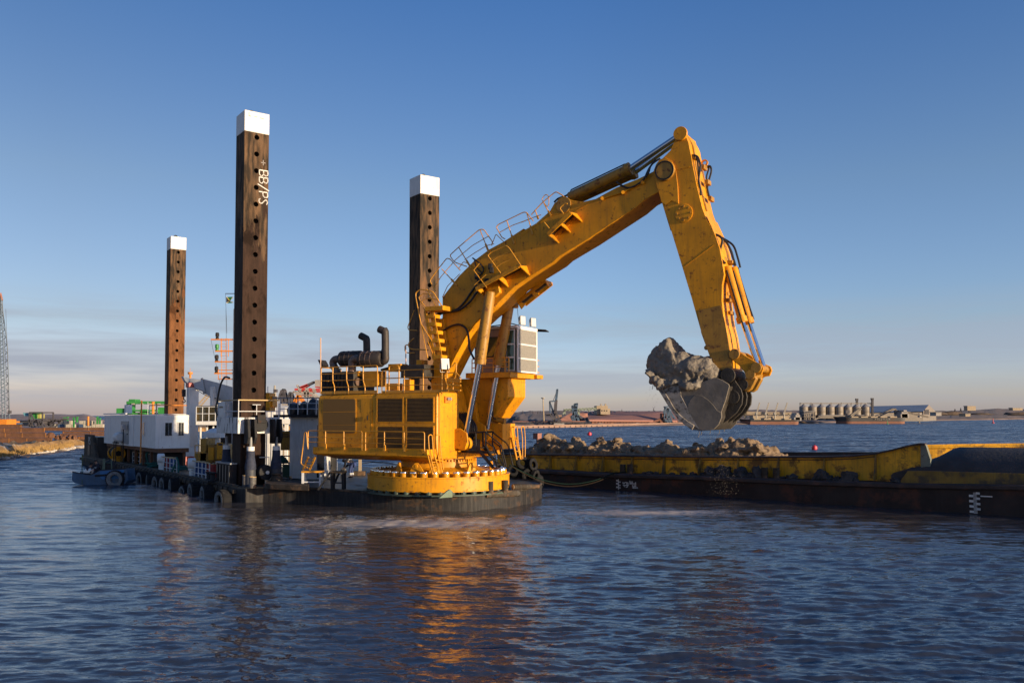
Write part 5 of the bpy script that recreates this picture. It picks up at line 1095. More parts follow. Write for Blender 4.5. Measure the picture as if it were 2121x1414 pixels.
p = DR(218, 855, s=-.4); one(D().beam((-.5, p.y, zc_1 + .1), (-.3, p.y - 8.5, zc_1 + .12), .15, .1), 'roof_plank', m_white, 'long white plank lying on the cabin roof edge', 'plank')
def pole(px, y0, y1, m, r, label, cat='pole', s=None, z=None, name='pole'):
    if z is not None: p = DR(px, y0, z=z)
    else: p = DR(px, y0, s=s)
    q = DRI @ atY(px, y1, (DRM @ p).y); return one(D().cyl(p, V((p.x, p.y, q.z)), r, 10), name, m, label, cat)
pole(291, 958, 829, m_org, .055, 'tall thin orange pole rising before the middle cabin', s=-1.0)
pole(324, 858, 836, m_yel, .05, 'short yellow vent pipe on the cabin roof', 'pipe', s=.3)
pole(306, 858, 832, m_rail, .02, 'thin white whip aerial on the cabin roof', 'aerial', s=.3)
t = dthing('lamp_post', 'stout yellow post with a black lamp box before the middle cabin', 'lamp post', DR(282.5, 960, z=ZK)); p = DR(282.5, 960, z=ZK); zz = DRI @ atY(282.5, 906, (DRM @ p).y); zy = DRI @ atY(282.5, 893, (DRM @ p).y)
D().cyl(p, V((p.x, p.y, zz.z)), .11, 14).build('post', m_yel, t); D().bb((p.x - .22, p.y - .25, zz.z), (p.x + .22, p.y + .25, zy.z)).build('lamp_box', m_dark, t, bev=.03)
# liferaft canister on its cradle, mooring winch
p = DR(246, 905, s=-1.1); t = dthing('liferaft_canister', 'white barrel shaped liferaft canister on a cradle before the grey cabin door', 'liferaft', p)
r_ = .42; D().lathe([(0, -.62), (r_ * .8, -.6), (r_, -.45), (r_, -.06), (r_ * 1.05, -.04), (r_ * 1.05, .04), (r_, .06), (r_, .45), (r_ * .8, .6), (0, .62)], p, 24, (0, 1, 0)).build('canister', m_white, t)
b = D()
for k in (-.4, .4):
    b.beam(p + V((-.3, k, -.38)), p + V((.3, k, -.38)), .08, .08); b.beam(p + V((-.3, k, -.38)), V((p.x - .3, p.y + k, ZK)), .06, .06); b.beam(p + V((.3, k, -.38)), V((p.x + .3, p.y + k, ZK)), .06, .06)
b.build('cradle', m_dark, t)
p = DR(263, 955, z=ZK); t = dthing('mooring_winch', 'mooring winch with yellow flanged drum near the stern cabins', 'winch', (p.x, p.y, ZK))
for k in (-.75, .75): D().lathe([(.25, -.06), (.60, -.06), (.60, .06), (.25, .06)], V((-.85, p.y + k, ZK + .75)), 24, (0, 1, 0), True).build('flange', m_yel, t)
D().cyl((-.85, p.y - .75, ZK + .82), (-.85, p.y + .75, ZK + .82), .5, 20).build('rope_drum', m_rub, t); D().bb((-1.1, p.y - .95, ZK), (-.5, p.y + .95, ZK + .3)).build('bed', m_yel, t); D().bb((-1.05, p.y - .9, ZK + 1.65), (-.6, p.y + .9, ZK + 1.72)).build('guard', m_dark, t)
p = DR(271, 905, s=-1.15); q = DR(254.5, 938, s=-1.15)
t = dthing('deck_lamp', 'thin dark post with a small square floodlight before the cabin door', 'lamp', (SP + .1, q.y, ZK)); zl = DR(254.5, 883, s=-1.15).z; D().cyl((-1.15, q.y, ZK), (-1.15, q.y, zl - .2), .04, 8).build('post', m_dark, t); D().bb((-1.3, q.y - .28, zl - .25), (-1.0, q.y + .28, zl + .15)).build('lamp_head', m_lbody, t, bev=.02)
# ventilator heads along the deck edge
for i, (px, y0) in enumerate(((272, 945), (289, 952), (333, 972), (397, 985), (201, 930))):
    p = DR(px, y0, z=ZK); lab = ['leftmost white ventilator head, beside the yellow winch', 'white ventilator head just right of the yellow lamp post', 'white ventilator head below the corner of the nearest cabin', 'white ventilator head in front of the blue barrels', 'white ventilator head close to the dark stern plate'][i]
    t = dthing('deck_ventilator', lab, 'ventilator', (p.x, p.y, ZK), 'white ventilators along the port deck edge')
    D().lathe([(.17, 0), (.17, .38), (.24, .40), (.24, .5), (.15, .52), (.15, .6)], p, 16).build('pipe', m_white, t)
    D().lathe([(0, -.26), (.30, -.26), (.37, -.2), (.37, .2), (.30, .26), (0, .26)], p + V((0, 0, .85)), 22, (.95, -.3, 0)).build('head', m_white, t)
    D().bb(p + V((-.375, -.06, .75)), p + V((-.34, .0, 1.0))).build('slot', m_dark, t)
# deck rails
for i, (xa, ya, xb, yb, h) in enumerate(((209, 944, 238, 946, 1.0), (252, 952, 265, 955, .9), (275, 958, 300, 963, .95), (308, 964, 319, 966, .95), (332, 972, 366, 979, 1.0), (396, 985, 434, 993, 1.05))):
    A, B = DR(xa, ya, z=ZK), DR(xb, yb, z=ZK)
    rail_thing([(A.x, A.y), (B.x, B.y)], h, ['white deck rail nearest the dark stern plate', 'short white deck rail beside the yellow winch', 'white deck rail behind the yellow lamp post', 'short white deck rail with teal rope looped over it', 'white deck rail before the red and blue barrels under the cabin corner', 'white deck rail with worn top bar left of the front spud'][i], mids=(.62, .25), post_every=.9)
def coil(px, py, R_, n, label, h=.1, m=m_teal):
    p = DR(px, py, z=ZK); P = []
    for k in range(n * 14): a_ = k * 2 * math.pi / 14; rr = R_ * (1 - .25 * math.sin(k * .37)); P.append(p + V((math.cos(a_) * rr, math.sin(a_) * rr * .8, .05 + h * k / (n * 14) + .04 * math.sin(k * 1.3))))
    return one(D().tube(P, .045, 6), 'rope_coil', m, label, 'rope', 'rope coils on the dredger deck')
coil(318, 968, .55, 4, 'teal rope coil heaped on deck below the middle cabin', .35); coil(372, 975, .6, 4, 'teal rope coil left of the ventilator and blue barrels', .3); coil(300, 962, .35, 3, 'small teal rope coil right of the yellow lamp post', .2)
g = D(); A = DR(308, 964, z=ZK); g.tube(cr([A + V((0, 0, .1)), A + V((-.15, .2, .9)), A + V((.1, .1, 1.1)), A + V((.2, -.2, .8)), A + V((.05, -.5, .2)), A + V((-.1, -.9, .05))], 6), .07, 8); one(g, 'rope_bight', m_teal, 'thick teal rope hung over the short rail below the cabin', 'rope')
g = D(); A = DR(366, 979, z=ZK); g.tube(cr([A + V((-.2, .5, .05)), A + V((0, .1, .9)), A + V((0, 0, 1.08)), A + V((.1, -.1, .6)), A + V((0, -.4, .05))], 6), .06, 8); one(g, 'rope_bight', m_teal, 'teal rope hung over the rail end before the blue barrel', 'rope')
# mooring fairlead left of the spud
p = DR(437, 998, z=ZK); t = dthing('fairlead', 'dark roller fairlead on the deck edge left of the front spud', 'fairlead', (p.x, p.y, ZK))
D().bb(p + V((-.4, -.7, 0)), p + V((.4, .7, .14))).build('base', m_dark, t, bev=.02)
for k in (-.4, .4): D().lathe([(.2, .14), (.16, .2), (.14, .5), (.22, .56), (.22, .62), (0, .62)], p + V((0, k, 0)), 16).build('roller', m_dark, t)
# ---- stern plate
p = DR(173, 945, s=SP); t = dthing('stern_plate', 'dark raised stern plate marked PS beside the farthest cabin', 'stern plate', (SP, p.y, ZK)); ap = p.y; aq = DR(199, 945, s=SP).y; zp = DR(176, 899, s=SP).z
D().prism([V((SP + .02, ap, ZK)), V((SP + .02, ap - .25, zp)), V((SP + .02, aq + 2.2, zp)), V((SP + .02, aq, ZK))], (.25, 0, 0)).build('plate', m_hull2, t, bev=.02)
D().bb((SP + .27, aq + 1.0, ZK), (4.5, ap - .3, zp - .2)).build('dark_recess', m_black, t)
D().bb((SP - .02, ap - 3.2, ZK + .2), (SP + .015, ap - 2.2, ZK + 1.2)).build('opening', m_black, t)
pc = DR(185, 913, s=SP); R3 = Matrix(((0, 0, -1, 0), (-1, 0, 0, 0), (0, 1, 0, 0), (0, 0, 0, 1)))
text_mb('PS', 1.05, DRM @ Matrix.Translation((SP - .0, pc.y, pc.z)) @ R3).build('lettering', m_ink, t, smooth=False)
# ---- deck crane
p = DR(397, 956, z=ZK); t = dthing('deck_crane', 'white knuckle boom deck crane with a red collar behind the barrels', 'crane', (p.x, p.y, ZK)); YC = (DRM @ p).y
def dz(px, py, dY=0): return DRI @ atY(px, py, YC + dY)
zt_ = dz(397, 802).z; zf = dz(397, 925).z
D().bb((p.x - .42, p.y - .42, zf), (p.x + .42, p.y + .42, zt_)).build('pedestal', m_white, t, bev=.03)
D().loft([[V((p.x - .45, p.y - .43, zf)), V((p.x + .45, p.y - .43, zf)), V((p.x + .45, p.y + .43, zf)), V((p.x - .45, p.y + .43, zf))], [V((p.x - 1.3, p.y - 1.2, ZK)), V((p.x + 1.2, p.y - 1.2, ZK)), V((p.x + 1.2, p.y + 1.2, ZK)), V((p.x - 1.3, p.y + 1.2, ZK))]]).build('pedestal_foot', m_white, t, bev=.03)
D().bb((p.x - .50, p.y - .5, zt_), (p.x + .5, p.y + .5, dz(397, 793).z)).build('slew_collar', m_red, t, bev=.03)
bx = [dz(379, 784), dz(480, 800, -4)]; hx = [(dz(379, 784), .20), (dz(392, 792), .40), (dz(420, 799, -1), .5), (dz(421, 799, -1), .62), (dz(450, 810, -2.5), .75), (dz(482, 822, -4), .85)]
secs = []
for c_, h_ in hx: secs.append([c_ + V((-.1, -.3, h_)), c_ + V((-.1, .3, h_)), c_ + V((.1, .3, -h_)), c_ + V((.1, -.3, -h_))])
D().loft(secs).build('crane_boom', mat('pale_blue_crane', (.42, .46, .52), .45, var=.1, rust=.08), t, bev=.03)
D().loft([[q + (q - sum(s_, V()) / 4) * .12 for q in s_] for s_ in (secs[2], secs[3])]).build('boom_sleeve', m_grey, t)
cb_ = Matrix.Identity(4); pa, pb = dz(440, 812, -2.6), dz(472, 822, -3.6)
hk = dz(381, 812); D().tube([dz(382, 790), hk], .03).build('hoist_cable', m_black, t); D().bb(hk + V((-.14, -.14, -.4)), hk + V((.14, .14, .25))).build('hook_block', m_dark, t, bev=.03); D().tube(cr([hk + V((0, 0, -.4)), hk + V((0, 0, -.6)), hk + V((.14, 0, -.78)), hk + V((0, 0, -.92)), hk + V((-.14, 0, -.8))], 5), .045, 8).build('hook', m_dark, t)
D().bb(dz(447, 855, -2) + V((-.4, -.4, -1.8)), dz(447, 855, -2) + V((.5, .4, 2.3))).build('boom_rest', m_white, t, bev=.03)
D().tube(cr([dz(400, 800), dz(415, 812, -1), dz(435, 822, -2), dz(456, 826, -3)], 5), .03, 6).build('crane_cable', m_black, t)
g = D(); q0 = dz(395, 802); g.cyl(dz(394, 784), dz(394, 775), .09, 10); g.lathe([(0, 0), (.2, 0), (.22, .2), (0, .2)], dz(394, 775), 12); g.cyl(dz(394, 775), dz(394, 762), .015, 6)
one(g, 'beacon_mast', m_org, 'small orange beacon mast above the crane collar', 'beacon')
# yellow generator set on the spud deck, ochre container behind it
def blk(px0, py0, px1, py1, Y, dep, name, m, label, cat, group=None, bev=.03, extra=None):
    A, B = atY(px0, py1, Y), atY(px1, py0, Y); a = DRI @ A; t = thing(name, label, cat, ((A.x + B.x) / 2, Y + dep / 2, A.z), 0, group)
    MB().bb((A.x, Y, A.z), (B.x, Y + dep, B.z)).build('body', m, t, bev=bev); return t, A, B
m_och = mat('ochre_container', (.20, .125, .03), .6, var=.12, rust=.1)
t, A, B = blk(407, 840, 456, 872, 72, 4, 'ochre_container', m_och, 'ochre container with double doors behind the white crane', 'container')
MB().bb((A.x + .25, 71.96, A.z + .1), (A.x + .75, 72, B.z - .15)).build('door', mat('tan_door', (.25, .19, .09), .6), t); MB().bb((A.x + .80, 71.96, A.z + .1), (A.x + 1.0, 72, B.z - .15)).build('door_post', m_och, t)
text = None
t, A, B = blk(405, 872, 458, 880, 69.5, 6, 'upper_walkway', m_white, 'white raised walkway with railing behind the crane', 'walkway')
g = MB()
for z in (.6, 1.15): g.cyl((A.x, 69.6, B.z + z), (B.x + 1.5, 69.6, B.z + z), .03, 6)
for k in range(5): x_ = A.x + (B.x - A.x) * k / 4; g.cyl((x_, 69.6, B.z), (x_, 69.6, B.z + 1.15), .03, 6)
g.build('railing', m_rail, t)
for k in range(4): x_ = A.x + (B.x - A.x) * (k + .1) / 4; MB().cyl((x_, 70.5, ZK), (x_, 70.5, A.z), .08, 8).build('leg', m_rail, t)
MB().bb((A.x - .2, 73, ZK), (B.x + .5, 75, A.z)).build('dark_store', m_dark, t)
t, A, B = blk(430, 920, 470, 952, 62, 2.4, 'generator_set', m_yel2, 'boxy yellow generator set behind the red barrels', 'generator')
for k, (px, py0, py1) in enumerate(((400, 938, 958), (412, 908, 955))): q = atY(px, py1, 62); q2 = atY(px + (58 if k == 0 else 14), py0, 62); MB().bb((q.x, 62.2, q.z), (q2.x, 64, q2.z)).build('base' if k == 0 else 'control_box', m_yel2, t, bev=.03)
for (px0, py0, px1, py1) in ((432, 926, 444, 952), (450, 916, 462, 950)): q, q2 = atY(px0, py1, 61.98), atY(px1, py0, 61.98); MB().bb((q.x, 61.86, q.z), (q2.x, 61.99, q2.z)).build('panel', m_yel, t, bev=.02)
q, q2 = atY(452, 922, 61.8), atY(460, 918, 61.8); MB().bb((q.x, 61.8, q.z), (q2.x, 61.86, q2.z)).build('vent', m_black, t)
g = MB()
for px in (404, 412): g.cyl(atY(px, 958, 61.5), atY(px, 922, 61.5), .03, 6)
for py in (922, 936): g.cyl(atY(404, py, 61.5), atY(425, py, 61.5), .03, 6)
g.build('side_rail', m_yrail, t)
# white parasol shaped exhaust cowl
c0 = atY(444, 903, 65); t = thing('exhaust_cowl', 'white domed ventilation cowl behind the yellow generator', 'ventilator', (c0.x, c0.y, ZK))
MB().lathe([(0, .72), (.35, .62), (.72, .40), (.76, .36), (.76, 0), (.70, 0), (.60, .3), (0, .4)], c0 + V((0, 0, -.1)), 26).build('dome', m_white, t); MB().cyl((c0.x, c0.y, ZK), (c0.x, c0.y, c0.z + .2), .4, 18).build('trunk', m_white, t)
# signal mast with lamps, and flag
pm = atY(468, 700, 66); t = thing('signal_mast', 'yellow signal mast with four lamp arms behind the front spud', 'mast', (pm.x, 66, ZK))
MB().cyl((atY(486, 700, 66).x, 66, ZK), (atY(486, 700, 66).x, 66, atY(486, 640, 66).z), .12, 12).build('pole', m_rail, t)
for i, (x0, y_) in enumerate(((437, 703), (446, 727), (445, 749), (444, 773))):
    A, B = atY(x0, y_, 66), atY(490, y_, 66); ar = MB().beam(A, B, .10, .10).build('lamp_arm', m_org, t); q = atY(450 - i * .6, y_, 66)
    MB().lathe([(.12, 0), (.12, .1), (.08, .14), (.14, .18), (.14, .42), (.09, .48), (0, .48)], q + V((0, 0, .05)), 12).build('lamp', m_dark if i != 1 else m_green, ar)
g = MB()
for px in (459, 468): g.cyl(atY(px, 785, 66), atY(px, 700, 66), .022, 6)
for k in range(14): y_ = 785 - k * 6.1; g.cyl(atY(459, y_, 66), atY(468, y_, 66), .014, 5)
g.build('ladder', m_org, t)
g = MB(); g.tube([atY(473, 702, 66), atY(473, 738, 66), atY(458, 738, 66), atY(458, 702, 66), atY(473, 702, 66)], .03); g.tube([atY(452, 765, 66), atY(452, 785, 66), atY(490, 785, 66)], .04); g.tube([atY(452, 766, 66), atY(490, 766, 66)], .03); g.build('lamp_cage', m_org, t)
g = MB(); g.cyl(atY(437, 703, 66), atY(456, 795, 66), .012, 5); g.cyl(atY(468, 640, 66), atY(470, 800, 66), .012, 5); g.build('stay_wire', m_dark, t)
A, B = atY(467, 608, 66), atY(490, 608, 66); g = MB(); g.cyl(A, B, .03, 6); g.cyl(A, atY(470, 690, 66), .012, 5); g.build('gaff', m_dark, t)
fl = thing('flag', 'small green and gold flag with black corner flying from the mast gaff', 'flag', atY(469, 628, 66))
def fpt(u, v): q = atY(468.5 + u * 15, 614 + v * 13 + 3 * math.sin(u * 3), 66); return q + V((0, .18 * math.sin(u * 6), 0))
for nm, tri, m in (('black_field', [(0, .06), (0, .94), (.45, .5)], m_dark), ('gold_band', [(0, 0), (.06, 0), (.5, .44), (1, 0), (1, .12), (.56, .5), (1, .88), (1, 1), (.5, .56), (.06, 1), (0, 1), (.44, .5)], mat('flag_gold', (.55, .38, .02), .8)), ('green_field', [(.08, 0), (.5, .42), (.95, 0)], m_green), ('green_field', [(.08, 1), (.5, .58), (.95, 1)], m_green)):
    P = [fpt(u, v) for u, v in tri]; MB().add(P + [p_ + V((0, .015, 0)) for p_ in P], [tuple(range(len(P))), tuple(range(2 * len(P) - 1, len(P) - 1, -1))]).build(nm, m, fl, smooth=False)
# ---- machinery house between the spud and the excavator
YD = 56.5
t = thing('deck_house', 'white ribbed deck house with a dark roof platform behind the excavator', 'deck house', (atY(630, 900, YD).x, YD + 2, ZK))
A, B = atY(600, 946, YD), atY(668, 864, YD)
MB().bb((A.x, YD, ZK), (B.x, YD + 5, B.z)).build('wall', m_white, t)
g = MB(); nb = 15
for k in range(nb): x_ = A.x + .12 + (1.55) * k / nb; g.bb((x_, YD - .05, ZK + .3), (x_ + .055, YD, B.z - .1))
g.build('wall_rib', m_white, t); MB().bb((A.x + 1.78, YD - .03, ZK + .1), (A.x + 2.25, YD, B.z - .5)).build('door', m_gwin, t)
A2, B2 = atY(566, 864, YD - .4), atY(675, 858.5, YD - .4); MB().bb((A2.x, YD - .4, A2.z), (B2.x, YD + 5.2, B2.z)).build('roof_platform', m_dark, t)
xs_ = [atY(px, 850, YD - .35).x for px in (580, 598.5, 617, 636.5, 655)]; zt_ = atY(600, 824, YD - .35).z
rl = thing('guard_rail', 'grey rail on the deck house roof before the covered bundles', 'guard rail', (xs_[0], YD - .35, B2.z), 0, 'guard rails on the dredger')
MB().cyl((xs_[0] - .5, YD - .35, zt_), (xs_[-1] + .6, YD - .35, zt_), .035, 8).build('top_rail', m_grey, rl)
g = MB()
for f in (.35, .68): g.cyl((xs_[0], YD - .35, B2.z + (zt_ - B2.z) * f), (xs_[-1] + .6, YD - .35, B2.z + (zt_ - B2.z) * f), .025, 8)
g.build('mid_rail', m_rail, rl)
for x_ in xs_: MB().cyl((x_, YD - .35, B2.z), (x_, YD - .35, zt_), .03, 8).build('post', m_rail, rl)
def lump(c, size, seed, m, name, label, cat, group=None, sub=4, amp=.3, fr=1.2, flat=True):
    bm = bmesh.new(); bmesh.ops.create_icosphere(bm, subdivisions=sub, radius=1.0); mb = MB(); vs = []
    for v in bm.verts:
        p = v.co.copy(); n_ = mnoise.fractal(p * fr + V((seed * 7.1, seed, 3)), 1.0, 2.0, 4); n2 = mnoise.voronoi(p * fr * 1.6 + V((seed, 5, 2)))[0][0]
        p = p * (1 + amp * n_ + amp * (n2 - .4)); q = V((p.x * size[0], p.y * size[1], p.z * size[2]))
        if flat and q.z < -size[2] * .3: q.z = -size[2] * .3
        vs.append(q + V(c) + V((0, 0, size[2] * .3 if flat else 0)))
    mb.add(vs, [tuple(v.index for v in f.verts) for f in bm.faces]); bm.free()
    if name is None: return mb
    return one(mb, name, m, label, cat, group)
m_tarp = mat('black_tarpaulin', (.022, .023, .027), .45, var=.3, vs=4, bump=.7, bs=5)
for i, (x0, x1, yy) in enumerate(((592, 618, 833), (614, 636, 832), (632, 664, 828))):
    A, B = atY(x0, 858, YD + .5), atY(x1, yy, YD + .5)
    lump(((A.x + B.x) / 2, YD + 1.0, B2.z - .02), ((B.x - A.x) / 2, .8, (B.z - A.z) * .80), i + 3, m_tarp, 'covered_bundle', ['left black tarpaulin covered bundle on the deck house roof', 'middle black tarpaulin covered bundle on the deck house roof', 'largest black tarpaulin covered bundle nearest the excavator on the roof'][i], 'bundle', 'covered bundles on the deck house roof', 3, .22, 1.3)
t, A, B = blk(545, 813, 558.5, 851, 60, 1.5, 'yellow_locker', m_yel, 'tall bright yellow locker right of the front spud', 'locker'); MB().cyl(((A.x + B.x) / 2 - .05, 60.5, B.z), ((A.x + B.x) / 2 - .05, 60.5, B.z + .45), .03, 6).build('aerial', m_rail, t)
blk(558.5, 820, 565, 843, 60.3, 1.2, 'yellow_cupboard', m_yel, 'smaller deep yellow cupboard beside the tall yellow locker', 'locker')
t, A, B = blk(581, 893, 603, 932, 57.5, 2, 'yellow_compressor', m_yel2, 'yellow compressor box against the ribbed deck house', 'compressor')
for k in range(3): q = atY(586, 899 + k * 3, 57.45); MB().bb((q.x, 57.44, q.z - .02), (q.x + .35, 57.5, q.z + .02)).build('vent_slot', m_black, t)
# white superstructure of the starboard side seen through the gap
t, A, B = blk(540, 867, 603, 878, 70, 6, 'side_walkway', m_white, 'sunlit white gangway structure seen between spud and deck house', 'walkway')
for k, px in enumerate((548, 557, 566, 574, 582, 593)): q = atY(px, 860 - (k % 3) * 8, 70.2); MB().bb((q.x - .12, 70.2, ZK), (q.x + .12, 70.5, q.z)).build('post', m_white, t)
q, q2 = atY(540, 916, 71), atY(603, 886, 71); MB().bb((q.x, 76, ZK), (q2.x, 77, q2.z - .6)).build('back_wall', m_tan, t)
# gear on the fore deck under the house
def fb_(px, py, z=ZK): return atZ(px, py, z)
def frame_stand(x0, x1, yb, yt, label, mtop, mleg, ramp_=False):
    A, B = fb_(x0, yb), fb_(x1, yb); Y = (A.y + B.y) / 2; zt_ = atY((x0 + x1) / 2, yt, Y).z
    t = thing('trestle_stand', label, 'trestle', ((A.x + B.x) / 2, Y, ZK), 0, 'trestles on the fore deck')
    MB().bb((A.x - .1, Y - .05, zt_ - .1), (B.x + .1, Y + .7, zt_)).build('top', mtop, t, bev=.02)
    for x_ in (A.x, B.x):
        for y_ in (Y, Y + .6): MB().bb((x_ - .06, y_ - .05, ZK), (x_ + .06, y_ + .05, zt_ - .1)).build('leg', mleg, t)
    MB().bb((A.x, Y - .03, ZK + .35), (B.x, Y + .03, ZK + .42)).build('stretcher', mleg, t)
    if ramp_: MB().beam((A.x - .75, Y, ZK), (A.x - .1, Y, zt_ - .05), .14, .10).build('brace', mleg, t); MB().beam((A.x - .1, Y + .6, ZK), (B.x - .3, Y + .6, zt_ - .05), .14, .10).build('brace', mleg, t)
frame_stand(627, 663, 1012, 975, 'trestle with yellow top bar and pale legs on the fore deck', m_yrail, m_rail); frame_stand(687, 710, 1014, 976, 'dark grey trestle with slanted braces left of the slewing ring', m_hull2, m_dark, True)
p = fb_(577, 1004); t = thing('mooring_bollard', 'squat muddy mushroom bollard on the bow step', 'bollard', (p.x, p.y, ZK + .3)); MB().lathe([(.36, 0), (.34, .2), (.26, .28), (.26, .32), (.36, .36), (.34, .42), (0, .44)], (p.x, p.y - .4, ZK + .3), 20).build('post', m_hull2, t); MB().bb((p.x - .6, p.y - .75, ZK + .28), (p.x + .6, p.y - .05, ZK + .32)).build('base', m_hull2, t)
p = fb_(601, 1003); one(MB().cyl((p.x, p.y, ZK), (p.x, p.y, ZK + .5), .08, 12), 'stub_post', m_hull2, 'short rusty stub post right of the mushroom bollard', 'post')
p = fb_(595, 990); t = thing('green_bin', 'dark green bin behind the front spud on the fore deck', 'bin', (p.x, p.y, ZK)); MB().bb((p.x - .25, p.y - .3, ZK), (p.x + .3, p.y + .3, ZK + .85)).build('body', mat('dark_green', (.03, .07, .04), .5), t, bev=.02); MB().bb((p.x - .28, p.y - .34, ZK + .85), (p.x + .33, p.y + .34, ZK + .9)).build('lid', m_dark, t)
MBt = MB(); p = fb_(610, 985); t = thing('work_table', 'steel work table loaded with grey sacks and tools', 'table', (p.x, p.y, ZK)); zt_ = atY(620, 958, p.y).z; xA, xB = atY(566, 960, p.y).x, atY(632, 960, p.y).x
MB().bb((xA, p.y, zt_ - .06), (xB, p.y + 1.0, zt_)).build('top', m_dark, t)
for x_ in (xA + .2, xB - .2): MB().bb((x_ - .05, p.y + .1, ZK), (x_ + .05, p.y + .9, zt_ - .06)).build('leg', m_dark, t)
lump((atY(614, 950, p.y).x, p.y + .5, zt_), (.42, .35, .42), 11, mat('grey_sack', (.20, .19, .18), .8, var=.4), 'sack', 'grey sack lying on the steel work table', 'sack', None, 3, .15); lump((atY(578, 950, p.y).x, p.y + .5, zt_), (.45, .3, .32), 12, m_teal, 'net_bundle', 'teal net bundle on the left of the work table', 'net', None, 3, .3)
p = fb_(617, 988); t = thing('stool', 'small orange stool under the work table', 'stool', (p.x, p.y - .3, ZK)); MB().bb((p.x - .2, p.y - .5, ZK + .42), (p.x + .2, p.y - .1, ZK + .46)).build('seat', m_org, t)
for dx in (-.17, .17):
    for dy in (-.17, .17): MB().cyl((p.x + dx, p.y - .3 + dy, ZK), (p.x + dx * .8, p.y - .3 + dy * .8, ZK + .42), .02, 6).build('leg', m_org, t)
p = fb_(680, 985); t = thing('oil_tank', 'large dark upright tank under the excavator house', 'tank', (p.x, p.y, ZK)); MB().lathe([(0, 0), (.55, 0), (.55, 1.35), (.5, 1.42), (0, 1.45)], (p.x, p.y, ZK), 22).build('shell', m_dark, t); MB().cyl((p.x + .1, p.y, ZK + 1.4), (p.x + .1, p.y, ZK + 1.6), .1, 10).build('cap', m_grey, t)
p = fb_(662, 984); one(MB().bb((p.x - .5, p.y - .3, ZK), (p.x + .3, p.y + .3, ZK + .9)).bb((p.x - .35, p.y - .4, ZK + .9), (p.x + .15, p.y + .2, ZK + 1.25)), 'pump_unit', m_hull2, 'muddy pump unit behind the rear steps of the excavator', 'pump', bev=.04)
p = fb_(711, 990); t = thing('concrete_block', 'pale concrete block beside the bent over worker', 'block', (p.x, p.y, ZK)); MB().bb((p.x - .14, p.y - .2, ZK), (p.x + .14, p.y + .2, ZK + .62)).build('block', mat('concrete', (.30, .26, .2), .9, var=.2), t, bev=.02); MB().bb((p.x - .1, p.y - .21, ZK + .2), (p.x + .1, p.y - .2, ZK + .24)).build('groove', m_dark, t)
p = fb_(743, 984); t = thing('steel_plinth', 'low rusty steel plinth with a pale post right of the worker', 'plinth', (p.x, p.y, ZK)); MB().bb((p.x - .35, p.y - .3, ZK), (p.x + .45, p.y + .3, ZK + .3)).build('base', m_hull2, t, bev=.02); MB().bb((p.x, p.y - .1, ZK + .3), (p.x + .18, p.y + .1, ZK + 1.15)).build('post', m_tan, t); MB().bb((p.x - .3, p.y - .1, ZK + 1.15), (p.x + .3, p.y + .1, ZK + 1.3)).build('head', m_pale if 'm_pale' in globals() else m_tan, t)
for i, (pts, lb) in enumerate(((((563, 985), (575, 990), (600, 993), (622, 994), (640, 997)), 'black cable trailing across the fore deck from the front spud'), (((745, 962), (770, 958), (800, 960), (840, 966), (860, 972)), 'black hose lying behind the slewing base'), (((556, 982), (563, 982), (568, 990), (570, 1000)), 'short black hose hanging at the spud cylinder'))):
    one(MB().tube(cr([fb_(x_, y_) + V((0, 0, .06)) for x_, y_ in pts], 6), .05, 7), 'deck_hose', m_black, lb, 'hose', 'hoses on the fore deck')

# loose pipes and gear between the spud and the house
for i, (pts, lb) in enumerate(((((565, 960), (572, 948), (590, 944), (610, 946), (622, 955)), 'dark hose looped over the work table behind the spud'), (((560, 976), (585, 980), (600, 978), (618, 982), (640, 979)), 'grey hose lying under the work table'), (((640, 990), (655, 985), (672, 990), (690, 995)), 'dark cable running under the excavator house'))):
    one(MB().tube(cr([fb_(x_, 985) * .0 + atY(x_, y_, fb_(x_, 985).y) if i == 0 else fb_(x_, y_) + V((0, 0, .05)) for x_, y_ in pts], 6), .045, 7), 'deck_hose', m_black if i != 1 else m_rope, lb, 'hose', 'hoses on the fore deck')
p = fb_(612, 984); g = MB()
for k in range(4): g.cyl(V((p.x - .9, p.y + .2 * k, ZK + .12)), V((p.x + .7, p.y + .2 * k, ZK + .12)), .09, 10)
t = thing('pipe_bundle', 'bundle of rusty pipes lying on deck below the work table', 'pipes', (p.x, p.y, ZK)); g.build('pipe_row', m_hull2, t); MB().bb((p.x - .4, p.y - .12, ZK), (p.x - .3, p.y + .75, ZK + .25)).build('strap', m_black, t)
# ================================================================ hopper barge
h0, h1 = atZ(1276, 1014, 0), atZ(2018, 1064, 0)
HA = math.degrees(math.atan2(h1.y - h0.y, h1.x - h0.x)); HBM = frame(h0, HA); HBI = HBM.inverted()
def H(): return MB(HBM)
def HP(px, py, y=0.0):
    n = HBM.to_3x3() @ V((0, 1, 0)); return HBI @ atPl(px, py, HBM @ V((0, y, 0)), n)
HT = thing('hopper_barge', 'long mud laden hopper barge with yellow coaming and a dark rusty hull', 'barge', Mx=HBM)
m_hb = mat('barge_hull_rust', (.032, .022, .019), .65, spec=.3, var=.4, vs=.8, rust=.5, rc=(.095, .042, .028), rs=.7, streak=.3, sc2=(.05, .04, .035), bump=.12, bs=4)
m_hd = mat('barge_deck_rust', (.045, .03, .026), .7, var=.4, vs=1.2, rust=.45, rc=(.10, .055, .04), rs=1.2, bump=.3, bs=6)
m_hy = mat('barge_yellow', (.72, .36, .010), .55, var=.35, vs=.6, rust=.55, rc=(.14, .075, .025), rs=1.1, streak=.45, sc2=(.10, .07, .03), bump=.06, bs=4)
